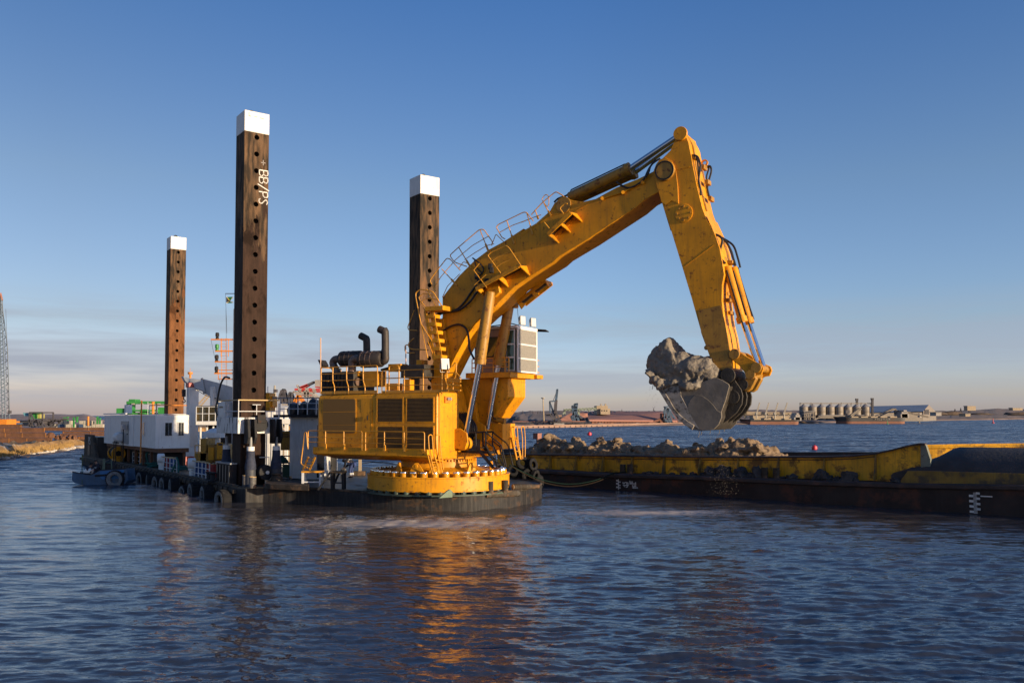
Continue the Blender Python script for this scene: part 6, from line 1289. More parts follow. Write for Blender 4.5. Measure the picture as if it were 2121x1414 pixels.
m_hy2 = mat('mud_stained_yellow', (.22, .135, .02), .65, var=.4, vs=.8, rust=.55, rc=(.065, .055, .04), rs=.7, streak=.5, sc2=(.05, .045, .035), bump=.15, bs=5)
BW = 9.0
def line(tab, x):
    for (a, b), (c, d) in zip(tab, tab[1:]):
        if x <= c: return b + (d - b) * (x - a) / (c - a)
    (a, b), (c, d) = tab[-2:]; return b + (d - b) * (x - a) / (c - a)
dk = [(1040, 969), (1113, 972.5), (1276, 981.5), (1440, 985.5), (1665, 995), (1889, 1001.5), (2121, 1004.5)]
ct = [(1040, 939.5), (1094, 940.5), (1475, 946), (1700, 945.5), (1761, 944), (1812, 939), (1850, 931), (1880, 923), (1905, 918.5), (1918, 919.5)]
cb = [(1040, 969), (1113, 971), (1250, 975), (1376, 980), (1449, 982), (1706, 990), (1812, 993), (1925, 999)]
xL, xR = HP(1030, 985).x, HP(2121, 1030).x + 9
xs = [HP(px, 990).x for px, _ in dk]; zs = [HP(px, py).z for px, py in dk]
dz_ = lambda x: line(list(zip(xs, zs)), x) if x < xs[-1] else zs[-1] + (x - xs[-1]) * .012
pts = [xL] + xs[1:] + [xR]
H().loft([[V((x, 0, -1.5)), V((x, 0, dz_(x) - .02)), V((x, BW, dz_(x) - .02)), V((x, BW, -1.5))] for x in pts]).build('hull', m_hb, HT)
H().loft([[V((x, -.10, dz_(x) - .26)), V((x, -.16, dz_(x) - .20)), V((x, -.16, dz_(x) - .04)), V((x, -.02, dz_(x) + .02)), V((x, 1.35, dz_(x) + .02)), V((x, 1.35, dz_(x) - .3))] for x in pts]).build('side_deck', m_hd, HT, ang=25)
YC_ = 1.0
def coam(tab_t, y, name, m, x_px, t=.05, par=HT):
    secs = []
    for px in x_px:
        a, b = HP(px, line(cb, px), y), HP(px, line(tab_t, px), y); secs.append([V((a.x, y, a.z - .05)), V((b.x, y, b.z)), V((b.x, y + t, b.z)), V((a.x, y + t, a.z - .05))])
    return H().loft(secs).build(name, m, par)
cpx = [1030, 1094, 1142, 1195, 1251, 1311, 1377, 1450, 1530, 1613, 1708, 1761, 1814, 1850, 1880, 1905, 1918]
coam(ct, YC_, 'coaming', m_hy, cpx)
secs = []
for px in cpx:
    b = HP(px, line(ct, px), YC_); secs.append([b + V((0, -.20, .03)), b + V((0, .12, .05)), b + V((0, .12, -.03)), b + V((0, -.20, -.06))])
H().loft(secs).build('coaming_flange', m_hd, HT)
secs = []
for px in cpx[:-4]:
    b = HP(px, line(ct, px) + 6.5, YC_); secs.append([b + V((0, -.04, .02)), b + V((0, 0, .02)), b + V((0, 0, -.02)), b + V((0, -.04, -.02))])
H().loft(secs).build('coaming_strip', m_hd, HT)
for px in (1095, 1142, 1195, 1251, 1311, 1377, 1451, 1530, 1613, 1708, 1814):
    a, b = HP(px, line(cb, px), YC_), HP(px, line(ct, px), YC_)
    H().prism([V((a.x, YC_, a.z)), V((a.x, YC_ - .42, a.z)), V((b.x, YC_ - .16, b.z - .05)), V((b.x, YC_, b.z - .03))], (.06, 0, 0)).build('coaming_bracket', m_hy2, HT)
b0, b1 = HP(1918, 920, YC_), HP(1928, 951, YC_)
H().prism([V((b0.x, YC_ - .1, b0.z)), V((b1.x, YC_ - .1, b1.z)), V((b1.x, YC_ - .1, HP(1925, 999, YC_).z)), V((b0.x - .25, YC_ - .1, HP(1915, 998, YC_).z)), V((b0.x - .25, YC_ - .1, b0.z))], (0, .3, 0)).build('coaming_end', mat('shaded_end_plate', (.16, .17, .13), .6, var=.3, rust=.4), HT)  # dull end plate colour paints its shade; the rust patches are its own
# far coaming and the raised bow bulwark beyond
fz = lambda px, py: HP(px, py, BW - 1)
P = [fz(px, py) for px, py in ((1030, 930), (1500, 936), (1880, 935.5))]
H().loft([[V((p.x, BW - 1, dz_(p.x))), V((p.x, BW - 1, p.z)), V((p.x, BW - .9, p.z)), V((p.x, BW - .9, dz_(p.x)))] for p in P]).build('far_coaming', m_hd, HT)
P = [HP(px, py, yy) for px, py, yy in ((1885, 921, 5.6), (1920, 920.5, 6.0), (2000, 919, 7.0), (2121, 917.5, 8.4), (2250, 915, 10.0))]
H().loft([[V((p.x, p.y, dz_(p.x) - .2)), V((p.x, p.y, p.z)), V((p.x, p.y + .1, p.z)), V((p.x, p.y + .1, dz_(p.x) - .2))] for p in P]).build('bow_bulwark', m_hy, HT)
P = [HP(px, py, yy) for px, py, yy in ((1920, 926.5, 5.95), (2121, 924, 8.35), (2250, 922, 9.9))]
H().tube(P, .07, 6).build('bulwark_rail', m_hy, HT)
P = [HP(px, py, .35) for px, py in ((1866, 994), (1880, 975), (1919, 975), (2121, 980.5), (2121 + 120, 983))]
P += [V((P[-1].x, .35, dz_(P[-1].x) - .02)), V((P[0].x, .35, dz_(P[0].x) - .02))]
H().prism(P, (0, .12, 0)).build('bow_low_plate', m_hy2, HT)
m_spoil = mat('dark_spoil_mud', (.040, .037, .038), .85, var=.3, vs=1.0, bump=.6, bs=5, rust=.2, rc=(.07, .055, .025), rs=.6)
t = thing('spoil_heap', 'smooth dark mud heap against the yellow bow wall of the barge', 'mud heap', HBM @ HP(1990, 975, 2.0))
secs = []
for px, py in ((1878, 978), (1905, 966), (1919, 955), (1935, 949), (1950, 943), (1962, 936), (1975, 928.5), (1988, 925.5), (2050, 926), (2121, 927.5), (2230, 929)):
    b = HP(px, py, 3.2); x = b.x; zb_ = dz_(x) - .05; zl = HP(px, max(py + .5, 976 + (px - 1919) * .02), .5).z
    secs.append([V((x, .50, zb_)), V((x, .50, min(b.z, zl))), V((x, 1.3, (zl + b.z) / 2 + .08)), V((x, 2.2, b.z * .75 + zl * .25 + .1)), V((x, 3.2, b.z)), V((x, 4.3, b.z - .1)), V((x, 5.2, b.z - .6)), V((x, 5.3, zb_))])
H().loft(secs).build('mud', m_spoil, t, ang=70)
# draught marks and load line, painted white
def mark(pts, y=-.012, wd=.05, ex=.3, parent=HT, name='draught_mark', m=m_ink):
    b = H()
    for (x0, y0), (x1, y1) in zip(pts, pts[1:]):
        a_, b_ = HP(x0, y0, 0), HP(x1, y1, 0); d_ = b_ - a_; n_ = V((-d_.z, 0, d_.x)).normalized() * wd / 2; e_ = d_.normalized() * wd * ex
        q = [a_ + n_ - e_, a_ - n_ - e_, b_ - n_ + e_, b_ + n_ + e_]; q = [V((p.x, -.003, p.z)) for p in q]
        b.add(q + [p + V((0, y, 0)) for p in q], [(0, 1, 2, 3), (7, 6, 5, 4), (0, 1, 5, 4), (1, 2, 6, 5), (2, 3, 7, 6), (3, 0, 4, 7)])
    return b.build(name, m, parent, smooth=False)
k6b = lambda x, y: (1250 + x / 12.476, 960 + y / 12.476)
k7b = lambda x, y: (1850 + x / 7.07, 890 + y / 7.07)
for y0 in (440, 520, 610): mark([k6b(352, y0 - 25), k6b(352, y0 + 12)], wd=.14, ex=0)
for y0 in (475, 560, 625): mark([k6b(420, y0 - 20), k6b(420, y0 + 8)], wd=.14, ex=0)
mark([k6b(385, 405), k6b(390, 660)], wd=.06)
mark([k6b(295, 315), k6b(295, 355)], wd=.15)
for g_ in ([(505, 475), (510, 510), (530, 512)], [(545, 508), (555, 480), (590, 475), (605, 500), (610, 540)], [(630, 480), (640, 525)], [(510, 555), (650, 555)], [(620, 560), (622, 595), (585, 605)], [(540, 575), (545, 590)],
           [(680, 440), (690, 500), (755, 500)], [(715, 455), (720, 495)], [(750, 455), (755, 520)], [(680, 515), (835, 515)], [(830, 480), (835, 530)], [(750, 550), (755, 590), (840, 590)], [(795, 550), (797, 590)], [(830, 548), (835, 590)], [(755, 620), (850, 625)], [(780, 605), (783, 635)], [(865, 610), (885, 630)]):
    mark([k6b(*p) for p in g_], wd=.055)
for i in range(4): mark([k7b(1142 + i * 4, 947 + i * 77), k7b(1142 + i * 4, 980 + i * 77)], wd=.20, ex=0)
for i in range(4): mark([k7b(1240 + i * 4, 912 + i * 77), k7b(1240 + i * 4, 944 + i * 77)], wd=.18, ex=0)
for i in range(17): mark([k7b(1170 + i * .9, 920 + i * 18.5), k7b(1222 + i * .9, 922 + i * 18.5)], wd=.03, ex=0)
mark([k7b(1285, 968), k7b(1447, 976)], wd=.06)
# bollards, clods on the side deck
def hboll(px, py, lab):
    p = HP(px, py, .5); p = V((p.x, .5, dz_(p.x) + .02)); t = thing('bollard', lab, 'bollard', HBM @ p, 0, 'bollards on the hopper barge')
    H().lathe([(.19, 0), (.19, .28), (.205, .29), (.205, .36), (.19, .37), (.19, .56), (.205, .58), (.2, .62), (0, .62)], p, 18).build('post', m_hull2, t); H().box(p + V((0, 0, .02)), (.6, .6, .04)).build('base_plate', m_hd, t)
for px, py, lab in ((1290, 972, 'left rusty bollard holding the green rope on the hopper barge'), (1305, 973, 'right rusty bollard of the pair beside the green rope'), (1584, 985, 'left grey bollard of the far pair on the hopper barge'), (1608, 986, 'right grey bollard of the far pair on the hopper barge')): hboll(px, py, lab)
random.seed(5)
i = 0
for px, sz in ((1336, .14), (1345, .18), (1358, .16), (1372, .12), (1392, .14), (1415, .16), (1436, .18), (1472, .34), (1500, .38), (1515, .22), (1535, .34), (1555, .26), (1572, .34), (1640, .26), (1702, .34), (1715, .28), (1735, .22), (1755, .36), (1770, .16), (1858, .28), (1458, .2), (1622, .16)):
    p = HP(px, 985, .62); p = V((p.x, .62, dz_(p.x) + .0)); i += 1
    o = lump(HBM @ p, (sz * 1.25, sz, sz * (1.3 if sz > .3 else .8)), i, m_spoil, 'mud_clod', 'dark mud clod fallen on the side deck of the barge, %s' % ('large and upright' if sz > .3 else 'small and low'), 'mud clod', 'mud clods on the barge side deck', 3, .5, 1.6)  # clods take the darker mud tone to stand for shade on the deck
# mud cargo: lumps fused by a voxel remesh, then broken up with noise
def fuse(mb, voxel, seed, amp=.22, f1=1.3, f2=3.2):
    me = bpy.data.meshes.new('fused'); me.from_pydata([tuple(p) for p in mb.v], [], mb.f); me.update()
    o = bpy.data.objects.new('fused', me); col.objects.link(o); md = o.modifiers.new('r', 'REMESH'); md.mode = 'VOXEL'; md.voxel_size = voxel
    dg = bpy.context.evaluated_depsgraph_get(); m2 = bpy.data.meshes.new_from_object(o.evaluated_get(dg)); bpy.data.objects.remove(o); bpy.data.meshes.remove(me)
    out = MB(); ns = [v.normal.copy() for v in m2.vertices]; vs = []
    for v, n_ in zip(m2.vertices, ns):
        p = v.co + V((seed * 11.3, 0, 0)); w = p + V((mnoise.noise(p * 1.1), mnoise.noise(p * 1.1 + V((7, 0, 0))), mnoise.noise(p * 1.1 + V((0, 7, 0))))) * .35
        d1 = mnoise.voronoi(w * f1)[0]; d2 = mnoise.voronoi(w * f2)[0]
        k = amp * (min(.55, d1[1] - d1[0]) * 1.8 - .35) + amp * .45 * (min(.5, d2[1] - d2[0]) * 1.5 - .3) + amp * .5 * mnoise.fractal(p * 2.2, 1, 2, 5) + amp * .10 * mnoise.noise(p * 14)
        vs.append(v.co + n_ * k)
    out.v = vs; out.f = [tuple(p.vertices) for p in m2.polygons]; bpy.data.meshes.remove(m2); return out
def clod(mb, c, size, seed):
    rng = random.Random(seed * 7.77); bm = bmesh.new()
    for k in range(15):
        d = V((rng.gauss(0, 1), rng.gauss(0, 1), rng.gauss(0, 1))).normalized() * rng.uniform(.85, 1.12); bm.verts.new((d.x * size[0], d.y * size[1], d.z * size[2]))
    r = bmesh.ops.convex_hull(bm, input=bm.verts); bm.verts.index_update()
    used = sorted({v for f in bm.faces for v in f.verts}, key=lambda v: v.index); ix = {v: i for i, v in enumerate(used)}
    mb.add([V(c) + v.co for v in used], [tuple(ix[v] for v in f.verts) for f in bm.faces]); bm.free()
def heap(x0, x1, pk, seed, label, m=m_mud2, y=3.2):
    A, B = HP(x0, 942, y), HP(x1, 942, y); base = min(HP(x0, 948, YC_).z, HP(x1, 948, YC_).z) - .5; random.seed(seed * 13)
    mb = H(); mb.box(((A.x + B.x) / 2, y, base + .25), (B.x - A.x, 3.8, 1.0))
    for px, py, r in pk:
        q = HP(px, py, y); h_ = q.z - base; r = r * .62
        clod(mb, (q.x, y + random.uniform(-.3, .3), q.z - r * .75), (r, r * 1.1, r * .8), seed + px)
        clod(mb, (q.x, y + .1, base + h_ * .42), (r * 2.2, 1.6, h_ * .46), seed + px + 50); clod(mb, (q.x + r * .4, y, base + h_ * .62), (r * 1.35, 1.1, h_ * .28), seed + px + 51)
        for k in range(9): clod(mb, (q.x + random.uniform(-1, 1) * r * 1.8, y + random.uniform(-1.5, 1.2), base + h_ * random.uniform(.3, .62)), (r * random.uniform(.8, 1.25), r * random.uniform(.8, 1.2), r * random.uniform(.5, .9)), seed * 3 + k + px)
    for k in range(int((B.x - A.x) * 2.6)): clod(mb, (random.uniform(A.x, B.x), y + random.uniform(-1.9, .5), base + random.uniform(.35, .8)), (random.uniform(.2, .5), random.uniform(.2, .45), random.uniform(.2, .38)), k + seed)
    f_ = fuse(mb, .065, seed, .12, 1.4, 4.0); return one(f_, 'mud_heap', m, label, 'mud heap', 'mud heaps in the hopper barge', ang=40)
heap(1082, 1166, [(1140, 896, .9), (1128, 903, .8), (1105, 920, .9), (1153, 918, .9)], 1, 'leftmost mud heap, with one tall rounded peak, beside the excavator ladder')
heap(1156, 1222, [(1190, 903, .75), (1170, 907, .6), (1205, 920, .8), (1182, 915, .9)], 2, 'second mud heap from the left, with two sharp peaks')
heap(1216, 1320, [(1250, 902, .9), (1278, 907, .8), (1235, 912, .7), (1296, 913, .9), (1262, 915, 1.1)], 3, 'broad middle mud heap with a flat craggy top')
heap(1306, 1424, [(1378, 909, .8), (1345, 922, 1.0), (1322, 920, .9), (1395, 922, .9), (1362, 920, .8)], 4, 'low mud heap ending in a pointed clod left of the bucket')
heap(1424, 1606, [(1520, 901, 1.0), (1490, 906, .9), (1556, 907, 1.0), (1441, 914, .6), (1465, 922, .9), (1580, 925, .9)], 5, 'right hand sunlit mud heap below the bucket')
A = HP(1030, 944, 1.3); B = HP(1900, 944, 1.3)
g = H(); nx = 160; vs = []
for i in range(nx + 1):
    x = A.x + (B.x - A.x) * i / nx
    for j in range(8): y = 1.1 + j * .97; vs.append(V((x, y, dz_(x) + .62 + .22 * mnoise.fractal(V((x * .9, y, 2)), 1, 2, 3))))
g.add(vs, [(i * 8 + j, (i + 1) * 8 + j, (i + 1) * 8 + j + 1, i * 8 + j + 1) for i in range(nx) for j in range(7)]); g.build('hold_mud', m_mud2, HT)
p = HP(1113, 907, 4); t = thing('rusty_box', 'small rust red box standing behind the leftmost mud heap', 'box', HBM @ p); H().box(p + V((0, 0, -.75)), (.12, .12, 1.5)).build('post', m_roofr, t); H().box(p + V((0, 0, .15)), (.48, .5, .42)).build('box', m_roofr, t, bev=.02); H().box(p + V((0, 0, .37)), (.52, .54, .03)).build('lid', m_roofr, t)
# mooring rope and fender bundle between barge and dredger
rp = [HBM @ HP(1298, 977, .35), HBM @ HP(1270, 980, -.05), atY(1230, 995, 57), atY(1180, 1002, 56.5), atY(1130, 995, 56), atY(1090, 980, 55), atY(1055, 962, 54)]
one(MB().tube(cr(rp, 8), .032, 8), 'mooring_rope', mat('dark_green_rope', (.010, .022, .018), .95, spec=.05, var=.3, vs=9), 'dark green mooring rope sagging from the barge bollards to the dredger', 'rope')
one(MB().tube(cr([p + V((.1, -.15, -.16 * math.sin(i * .55))) for i, p in enumerate(rp[1:])], 8), .028, 8), 'mooring_rope', m_rope, 'second brown mooring rope sagging just below the green one', 'rope')
fb0 = atY(1095, 985, 57.0)
lump((fb0.x - .3, 57.6, .2), (1.3, .8, 1.1), 21, m_rub, 'foam_fender', 'big black floating fender wedged between dredger bow and barge', 'fender', None, 4, .12, 1.0)
for i, (px, py, rr, ax) in enumerate(((1082, 958, .40, (.4, -1, .25)), (1103, 962, .40, (.85, -.7, .2)), (1062, 975, .36, (.2, -1, .5)), (1092, 981, .38, (.5, -1, -.3)), (1108, 985, .38, (.9, -.6, -.2)))):
    c = DRI @ atY(px, py, 56.4 - i * .03); axl = DRM.to_3x3().inverted() @ V(ax)
    tyre(c, rr, .13, axl, 'small_tyre', ['small tyre on top of the floating fender, facing the camera', 'small tyre on the upper right of the floating fender', 'small tyre at the left end of the floating fender', 'lower middle small tyre on the floating fender', 'lower right small tyre hanging against the barge'][i], 'small tyres lashed to the floating fender')
# ---- clay in the bucket
def bucket_clay():
    ol = [(165, 470), (190, 400), (240, 340), (230, 310), (260, 270), (340, 190), (385, 140), (430, 118), (465, 145), (490, 210), (525, 285), (560, 320), (600, 295), (700, 322), (740, 388), (800, 362), (845, 358), (875, 380), (960, 375), (1030, 388), (1090, 480), (1150, 560), (1130, 640), (1060, 690), (960, 715), (860, 745), (770, 770), (690, 745), (610, 735), (540, 700), (470, 720), (420, 775), (360, 720), (290, 660), (225, 620), (190, 560)]
    P = [EX(*c3(*p), -1.30) for p in ol]; m = len(P); D_ = []
    n = 170; tot = [0]
    for i in range(m): tot.append(tot[-1] + (P[(i + 1) % m] - P[i]).length)
    j = 0
    for k in range(n):
        s_ = tot[-1] * k / n
        while tot[j + 1] < s_: j += 1
        D_.append(P[j].lerp(P[(j + 1) % m], (s_ - tot[j]) / (tot[j + 1] - tot[j])))
    cen = sum(D_, V()) / n; secs = []; ns = 24
    for i in range(ns + 1):
        t_ = i / ns; y = -1.56 + 2.85 * t_
        f = min(1, (t_ / .16 + .02) ** .38) if t_ < .16 else 1 - .45 * max(0, (t_ - .45) / .55) ** 1.6
        sh_ = .10 * max(0, t_ - .3)
        secs.append([V((cen.x + (q.x - cen.x) * f + sh_, y, cen.z + (q.z - cen.z) * f - .25 * max(0, t_ - .4))) for q in D_])
    mb = E().loft(secs); random.seed(77)
    for (x_, y_, s_) in ((300, 300, .45), (420, 230, .42), (560, 400, .4), (330, 480, .5), (480, 560, .48), (250, 560, .35), (700, 420, .4), (860, 470, .38), (980, 500, .34), (640, 600, .4), (820, 620, .33), (430, 680, .34), (560, 690, .34), (300, 640, .34), (700, 690, .34), (640, 500, .42), (760, 560, .36), (1040, 600, .3), (215, 600, .36), (260, 690, .36), (330, 740, .34), (400, 770, .32), (200, 520, .42), (470, 730, .32)):
        q = EX(*c3(x_, y_), -1.35); clod(mb, EXM @ (q + V((0, random.uniform(-.05, .35), 0))) if False else q + V((0, random.uniform(0, .4), 0)), (s_ * .8, s_ * .5, s_ * .75), x_)
    for (x_, y_) in ((240, 610), (300, 690), (365, 755), (430, 735), (520, 715), (600, 730), (690, 755), (770, 765), (880, 735)):
        q = EX(*c3(x_, y_), -1.45); clod(mb, q + V((0, random.uniform(-.10, .05), 0)), (random.uniform(.24, .36), .22, random.uniform(.2, .3)), x_ + 9)
    f_ = fuse(mb, .045, 3, .12, .8, 2.6); return one(f_, 'clay_load', m_mud, 'craggy grey clay heaped up and overhanging in the raised excavator bucket', 'clay load', ang=40)
bucket_clay()
# falling drips
random.seed(9); g = MB()
def blob(c, r):
    g.add([c + V(d) * r for d in ((1, 0, 0), (0, 1, 0), (-1, 0, 0), (0, -1, 0), (0, 0, 1.5), (0, 0, -1.5))], [(0, 1, 4), (1, 2, 4), (2, 3, 4), (3, 0, 4), (1, 0, 5), (2, 1, 5), (3, 2, 5), (0, 3, 5)])
for k in range(330):
    px = random.gauss(1497, 19); py = 893 + (random.random() ** .8) * 130; blob(atY(px, py, 42.3 + random.uniform(-1, 1)), random.uniform(.005, .015))
for k in range(40): px = random.gauss(1349, 7); blob(atY(px, 800 + random.random() * 75, 41.5), random.uniform(.006, .014))
for px, y0, y1 in ((1447, 889, 905), (1470, 889, 899), (1489, 885, 900), (1500, 880, 893), (1515, 873, 884), (1351, 790, 806), (1541, 845, 858), (1530, 855, 872), (1452, 890, 901)): g.tube(cr([atY(px, y0, 42.0), atY(px + 1.5, (y0 + y1) / 2, 42.0), atY(px - .5, y1, 42.0)], 3), .014, 5)
o = one(g, 'mud_drips', m_mud, 'mud and water dripping from the bucket', 'drips', kind='stuff')
# ================================================================ workboat and people
m_wb = mat('weathered_blue_boat', (.035, .085, .16), .5, var=.3, vs=1.5, rust=.4, rc=(.10, .12, .14), rs=1.2, streak=.4, sc2=(.06, .07, .08))
m_wbl = mat('bright_blue_boat_panel', (.02, .12, .30), .45, var=.2, vs=2, rust=.15)
YB = 63.0
WB = thing('workboat', 'small blue open workboat moored at the stern end of the dredger', 'workboat', atY(205, 1000, YB))
def wb(px, py, d=0.0): return atY(px, py, YB + d)
so_l = [(150, 977), (157, 978.5), (188, 983.5), (200, 978), (206, 974), (232, 972), (258, 971), (262, 970)]
bo_l = [(149, 990), (155, 996), (180, 1001), (192, 1002), (206, 1001), (232, 1000), (258, 998), (264, 990)]
secs = []
for (sx, sy), (bx_, by_) in zip(so_l, bo_l):
    a, b = wb(sx, sy), wb(bx_, by_ + 4); wdt = 1.15 if sx > 155 else 1.0
    secs.append([b, a, a + V((0, .07, 0)), b + V((0, .12, .08)), b + V((.1, wdt - .12, .08)), a + V((.1, wdt - .07, 0)), a + V((.1, wdt, 0)), b + V((.1, wdt, 0))])
MB().loft(secs).build('hull', m_wb, WB)
b = MB(); b.tube([wb(sx, sy - .3, .03) for sx, sy in so_l], .04, 6); b.tube([wb(sx, sy - .3, 1.1) for sx, sy in so_l], .04, 6); b.build('gunwale', m_dark, WB)
MB().prism([wb(207, 975.5, -.015), wb(258, 972.5, -.015), wb(256, 979, -.015), wb(207, 983, -.015)], (0, .03, 0)).build('blue_panel', m_wbl, WB); MB().prism([wb(206, 985, -.015), wb(252, 981, -.015), wb(251, 990, -.015), wb(212, 993, -.015)], (0, .03, 0)).build('blue_panel', m_wbl, WB)
b = MB(); b.tube([wb(197, 985, -.05), wb(258, 980, -.05)], .07, 8); b.build('rubbing_strake', m_dark, WB)
MB().beam(wb(170, 940, .4), wb(170, 1001, -.04), .05, .05).build('mooring_pole', mat('weedy_pole', (.05, .08, .03), .8, var=.4), WB)
b = MB()
for px in (214, 216): b.cyl(wb(px, 980, .3), wb(px, 950, .3), .05, 8)
b.cyl(wb(214, 975, .5), wb(216, 950, .5), .05, 8); b.tube([wb(212, 972, .5), wb(216, 951, .5), wb(231, 951, .5), wb(231, 978, .5)], .05, 8); b.cyl(wb(216, 958, .5), wb(231, 958, .5), .03, 6)
b.build('tow_frame', mat('green_frame', (.08, .12, .09), .6, var=.3), WB)
c = wb(238, 992, -.22); tyre(DRI @ c, .62, .16, DRM.to_3x3().inverted() @ V((.1, -1, 0)), 'boat_tyre', 'big tyre fender hanging on the blue workboat', None)
lump(wb(186, 979, .8), (.45, .4, .28), 31, m_white, 'white_sack', 'white sack lying beside the seated man in the workboat', 'sack', None, 3, .15); lump(wb(226, 972, 1.0), (.5, .5, .5), 32, m_dark, 'outboard_engine', 'dark covered engine standing in the workboat', 'engine', None, 3, .12)
m_skin = mat('skin', (.36, .20, .14), .6, var=.08); m_navy = mat('navy_workwear', (.018, .02, .034), .85, var=.25, vs=6, bump=.3, bs=14); m_bluew = mat('blue_workwear', (.03, .05, .16), .85, var=.25, vs=6, bump=.3, bs=14); m_refl = mat('reflective_band', (.55, .56, .55), .4)
def skinned(name, verts, edges, rad, m, parent, root=0):
    me = bpy.data.meshes.new(name); I = XF[parent.name].inverted(); me.from_pydata([tuple(I @ V(v)) for v in verts], edges, []); me.materials.append(m)
    o = bpy.data.objects.new(name, me); col.objects.link(o); md = o.modifiers.new('skin', 'SKIN'); md.use_smooth_shade = True
    for i, r in enumerate(rad): me.skin_vertices[0].data[i].radius = (r, r) if not isinstance(r, tuple) else r; me.skin_vertices[0].data[i].use_root = (i == root)
    s_ = o.modifiers.new('sub', 'SUBSURF'); s_.levels = 2; s_.render_levels = 2
    dg = bpy.context.evaluated_depsgraph_get(); m2 = bpy.data.meshes.new_from_object(o.evaluated_get(dg)); m2.shade_smooth(); m2.name = name
    o2 = bpy.data.objects.new(name, m2); bpy.data.objects.remove(o); bpy.data.meshes.remove(me); o2.name = name; col.objects.link(o2); m2.materials.clear(); m2.materials.append(m); o2.parent = parent; XF[o2.name] = XF[parent.name]; return o2
def person(label, J, coat, trousers, fwd, cap=m_dark, group=None, base=None, cuffs=True, hood=False):
    """J: joints pelvis, waist, chest, neck, head, crown, and L/R shoulder, elbow, wrist, hip, knee, ankle, toe in world space"""
    J = {k: V(v) for k, v in J.items()}; t = thing('person', label, 'person', base or J['pelvis'], 0, group)
    fwd = V(fwd).normalized(); side = V((-fwd.y, fwd.x, 0))
    names = ['pelvis', 'waist', 'chest', 'neck', 'head', 'crown']; rad = [.14, .13, .15, .06, .095, .075]; ed = [(0, 1), (1, 2), (2, 3), (3, 4), (4, 5)]; vs = [J[n] for n in names]
    for S in 'LR':
        b = len(vs); vs += [J[S + k] for k in ('sho', 'elb', 'wri')]; rad += [.068, .052, .034]; ed += [(2, b), (b, b + 1), (b + 1, b + 2)]
        hd = (J[S + 'wri'] - J[S + 'elb']).normalized(); palm = J[S + 'wri'] + hd * .07; b2 = len(vs); vs.append(palm); rad.append((.040, .022)); ed.append((b + 2, b2))
        sp_ = hd.cross(V((0, 0, 1))); sp_ = sp_.normalized() if sp_.length > .1 else side
        for k in range(4):
            f0 = palm + hd * .02 + sp_ * ((k - 1.5) * .021); l_ = (.036, .042, .040, .031)[k]
            b3 = len(vs); vs += [f0 + hd * .02, f0 + hd * (.02 + l_) - V((0, 0, .012)), f0 + hd * (.02 + l_ * 1.7) - V((0, 0, .035))]; rad += [.010, .009, .0075]; ed += [(b2, b3), (b3, b3 + 1), (b3 + 1, b3 + 2)]
        b3 = len(vs); th = palm - hd * .03 + sp_ * .045; vs += [th, th + hd * .035 + sp_ * .012]; rad += [.012, .010]; ed += [(b2, b3), (b3, b3 + 1)]
        b = len(vs); vs += [J[S + k] for k in ('hip', 'kne', 'ank', 'toe')]; rad += [.095, .065, .045, .04]; ed += [(0, b), (b, b + 1), (b + 1, b + 2), (b + 2, b + 3)]
    skinned('body', vs, ed, rad, m_skin, t)
    h = J['head']; up = (J['crown'] - h).normalized()
    MB().lathe([(0, .05), (.012, .03), (.02, 0), (0, 0)], h + fwd * .085 + up * -.005, 8, fwd).build('nose', m_skin, t)
    for k in (-1, 1):
        MB().lathe([(0, .012), (.012, .006), (.014, 0)], h + fwd * .086 + up * .03 + side * .035 * k, 8, fwd).build('eye', m_dark, t); MB().lathe([(0, .02), (.03, .012), (.035, 0)], h + side * .095 * k + up * .01, 8, side * k).build('ear', m_skin, t)
    MB().beam(h + fwd * .088 - up * .045 - side * .025, h + fwd * .088 - up * .045 + side * .025, .008, .01).build('mouth', m_red, t)
    cv = [J['pelvis'], J['waist'], J['chest'], J['neck'] - (J['neck'] - J['chest']) * .35]; ce = [(0, 1), (1, 2), (2, 3)]; crd = [.185, .175, .195, .11]
    for S in 'LR': b = len(cv); cv += [J[S + 'sho'], J[S + 'elb'], J[S + 'wri']]; crd += [.10, .078, .055]; ce += [(2, b), (b, b + 1), (b + 1, b + 2)]
    ct_ = skinned('jacket', cv, ce, crd, coat, t)
    tv = [J['pelvis']]; te_ = []; tr_ = [.18]
    for S in 'LR': b = len(tv); tv += [J[S + 'hip'], J[S + 'kne'], J[S + 'ank'] + (J[S + 'kne'] - J[S + 'ank']) * .1]; tr_ += [.125, .092, .075]; te_ += [(0, b), (b, b + 1), (b + 1, b + 2)]
    ob = skinned('trousers', tv, te_, tr_, trousers, t)
    for S in 'LR':
        skinned('boot', [J[S + 'ank'] + V((0, 0, .06)), J[S + 'ank'] - V((0, 0, .02)), J[S + 'toe']], [(0, 1), (1, 2)], [.06, .058, .05], m_dark, t)
        a, b = J[S + 'kne'], J[S + 'ank']
        for f in (.5, .68): c_ = a.lerp(b, f); MB().lathe([(.098 - f * .02, -.025), (.098 - f * .02, .025)], c_, 14, (b - a)).build('trouser_band', m_refl, t)
    c_ = J['waist'].lerp(J['chest'], .5); MB().lathe([(.205, -.025), (.205, .025)], c_, 18, J['chest'] - J['waist']).build('jacket_band', m_refl, t)
    MB().lathe([(.112, -.015), (.115, .04), (.095, .095), (.05, .125), (0, .13)] if not hood else [(.12, -.06), (.13, .04), (.11, .11), (.05, .15), (0, .155)], h + up * .025 - fwd * (.01 if not hood else .03), 16, up).build('cap' if not hood else 'hood', cap, t)
    return t
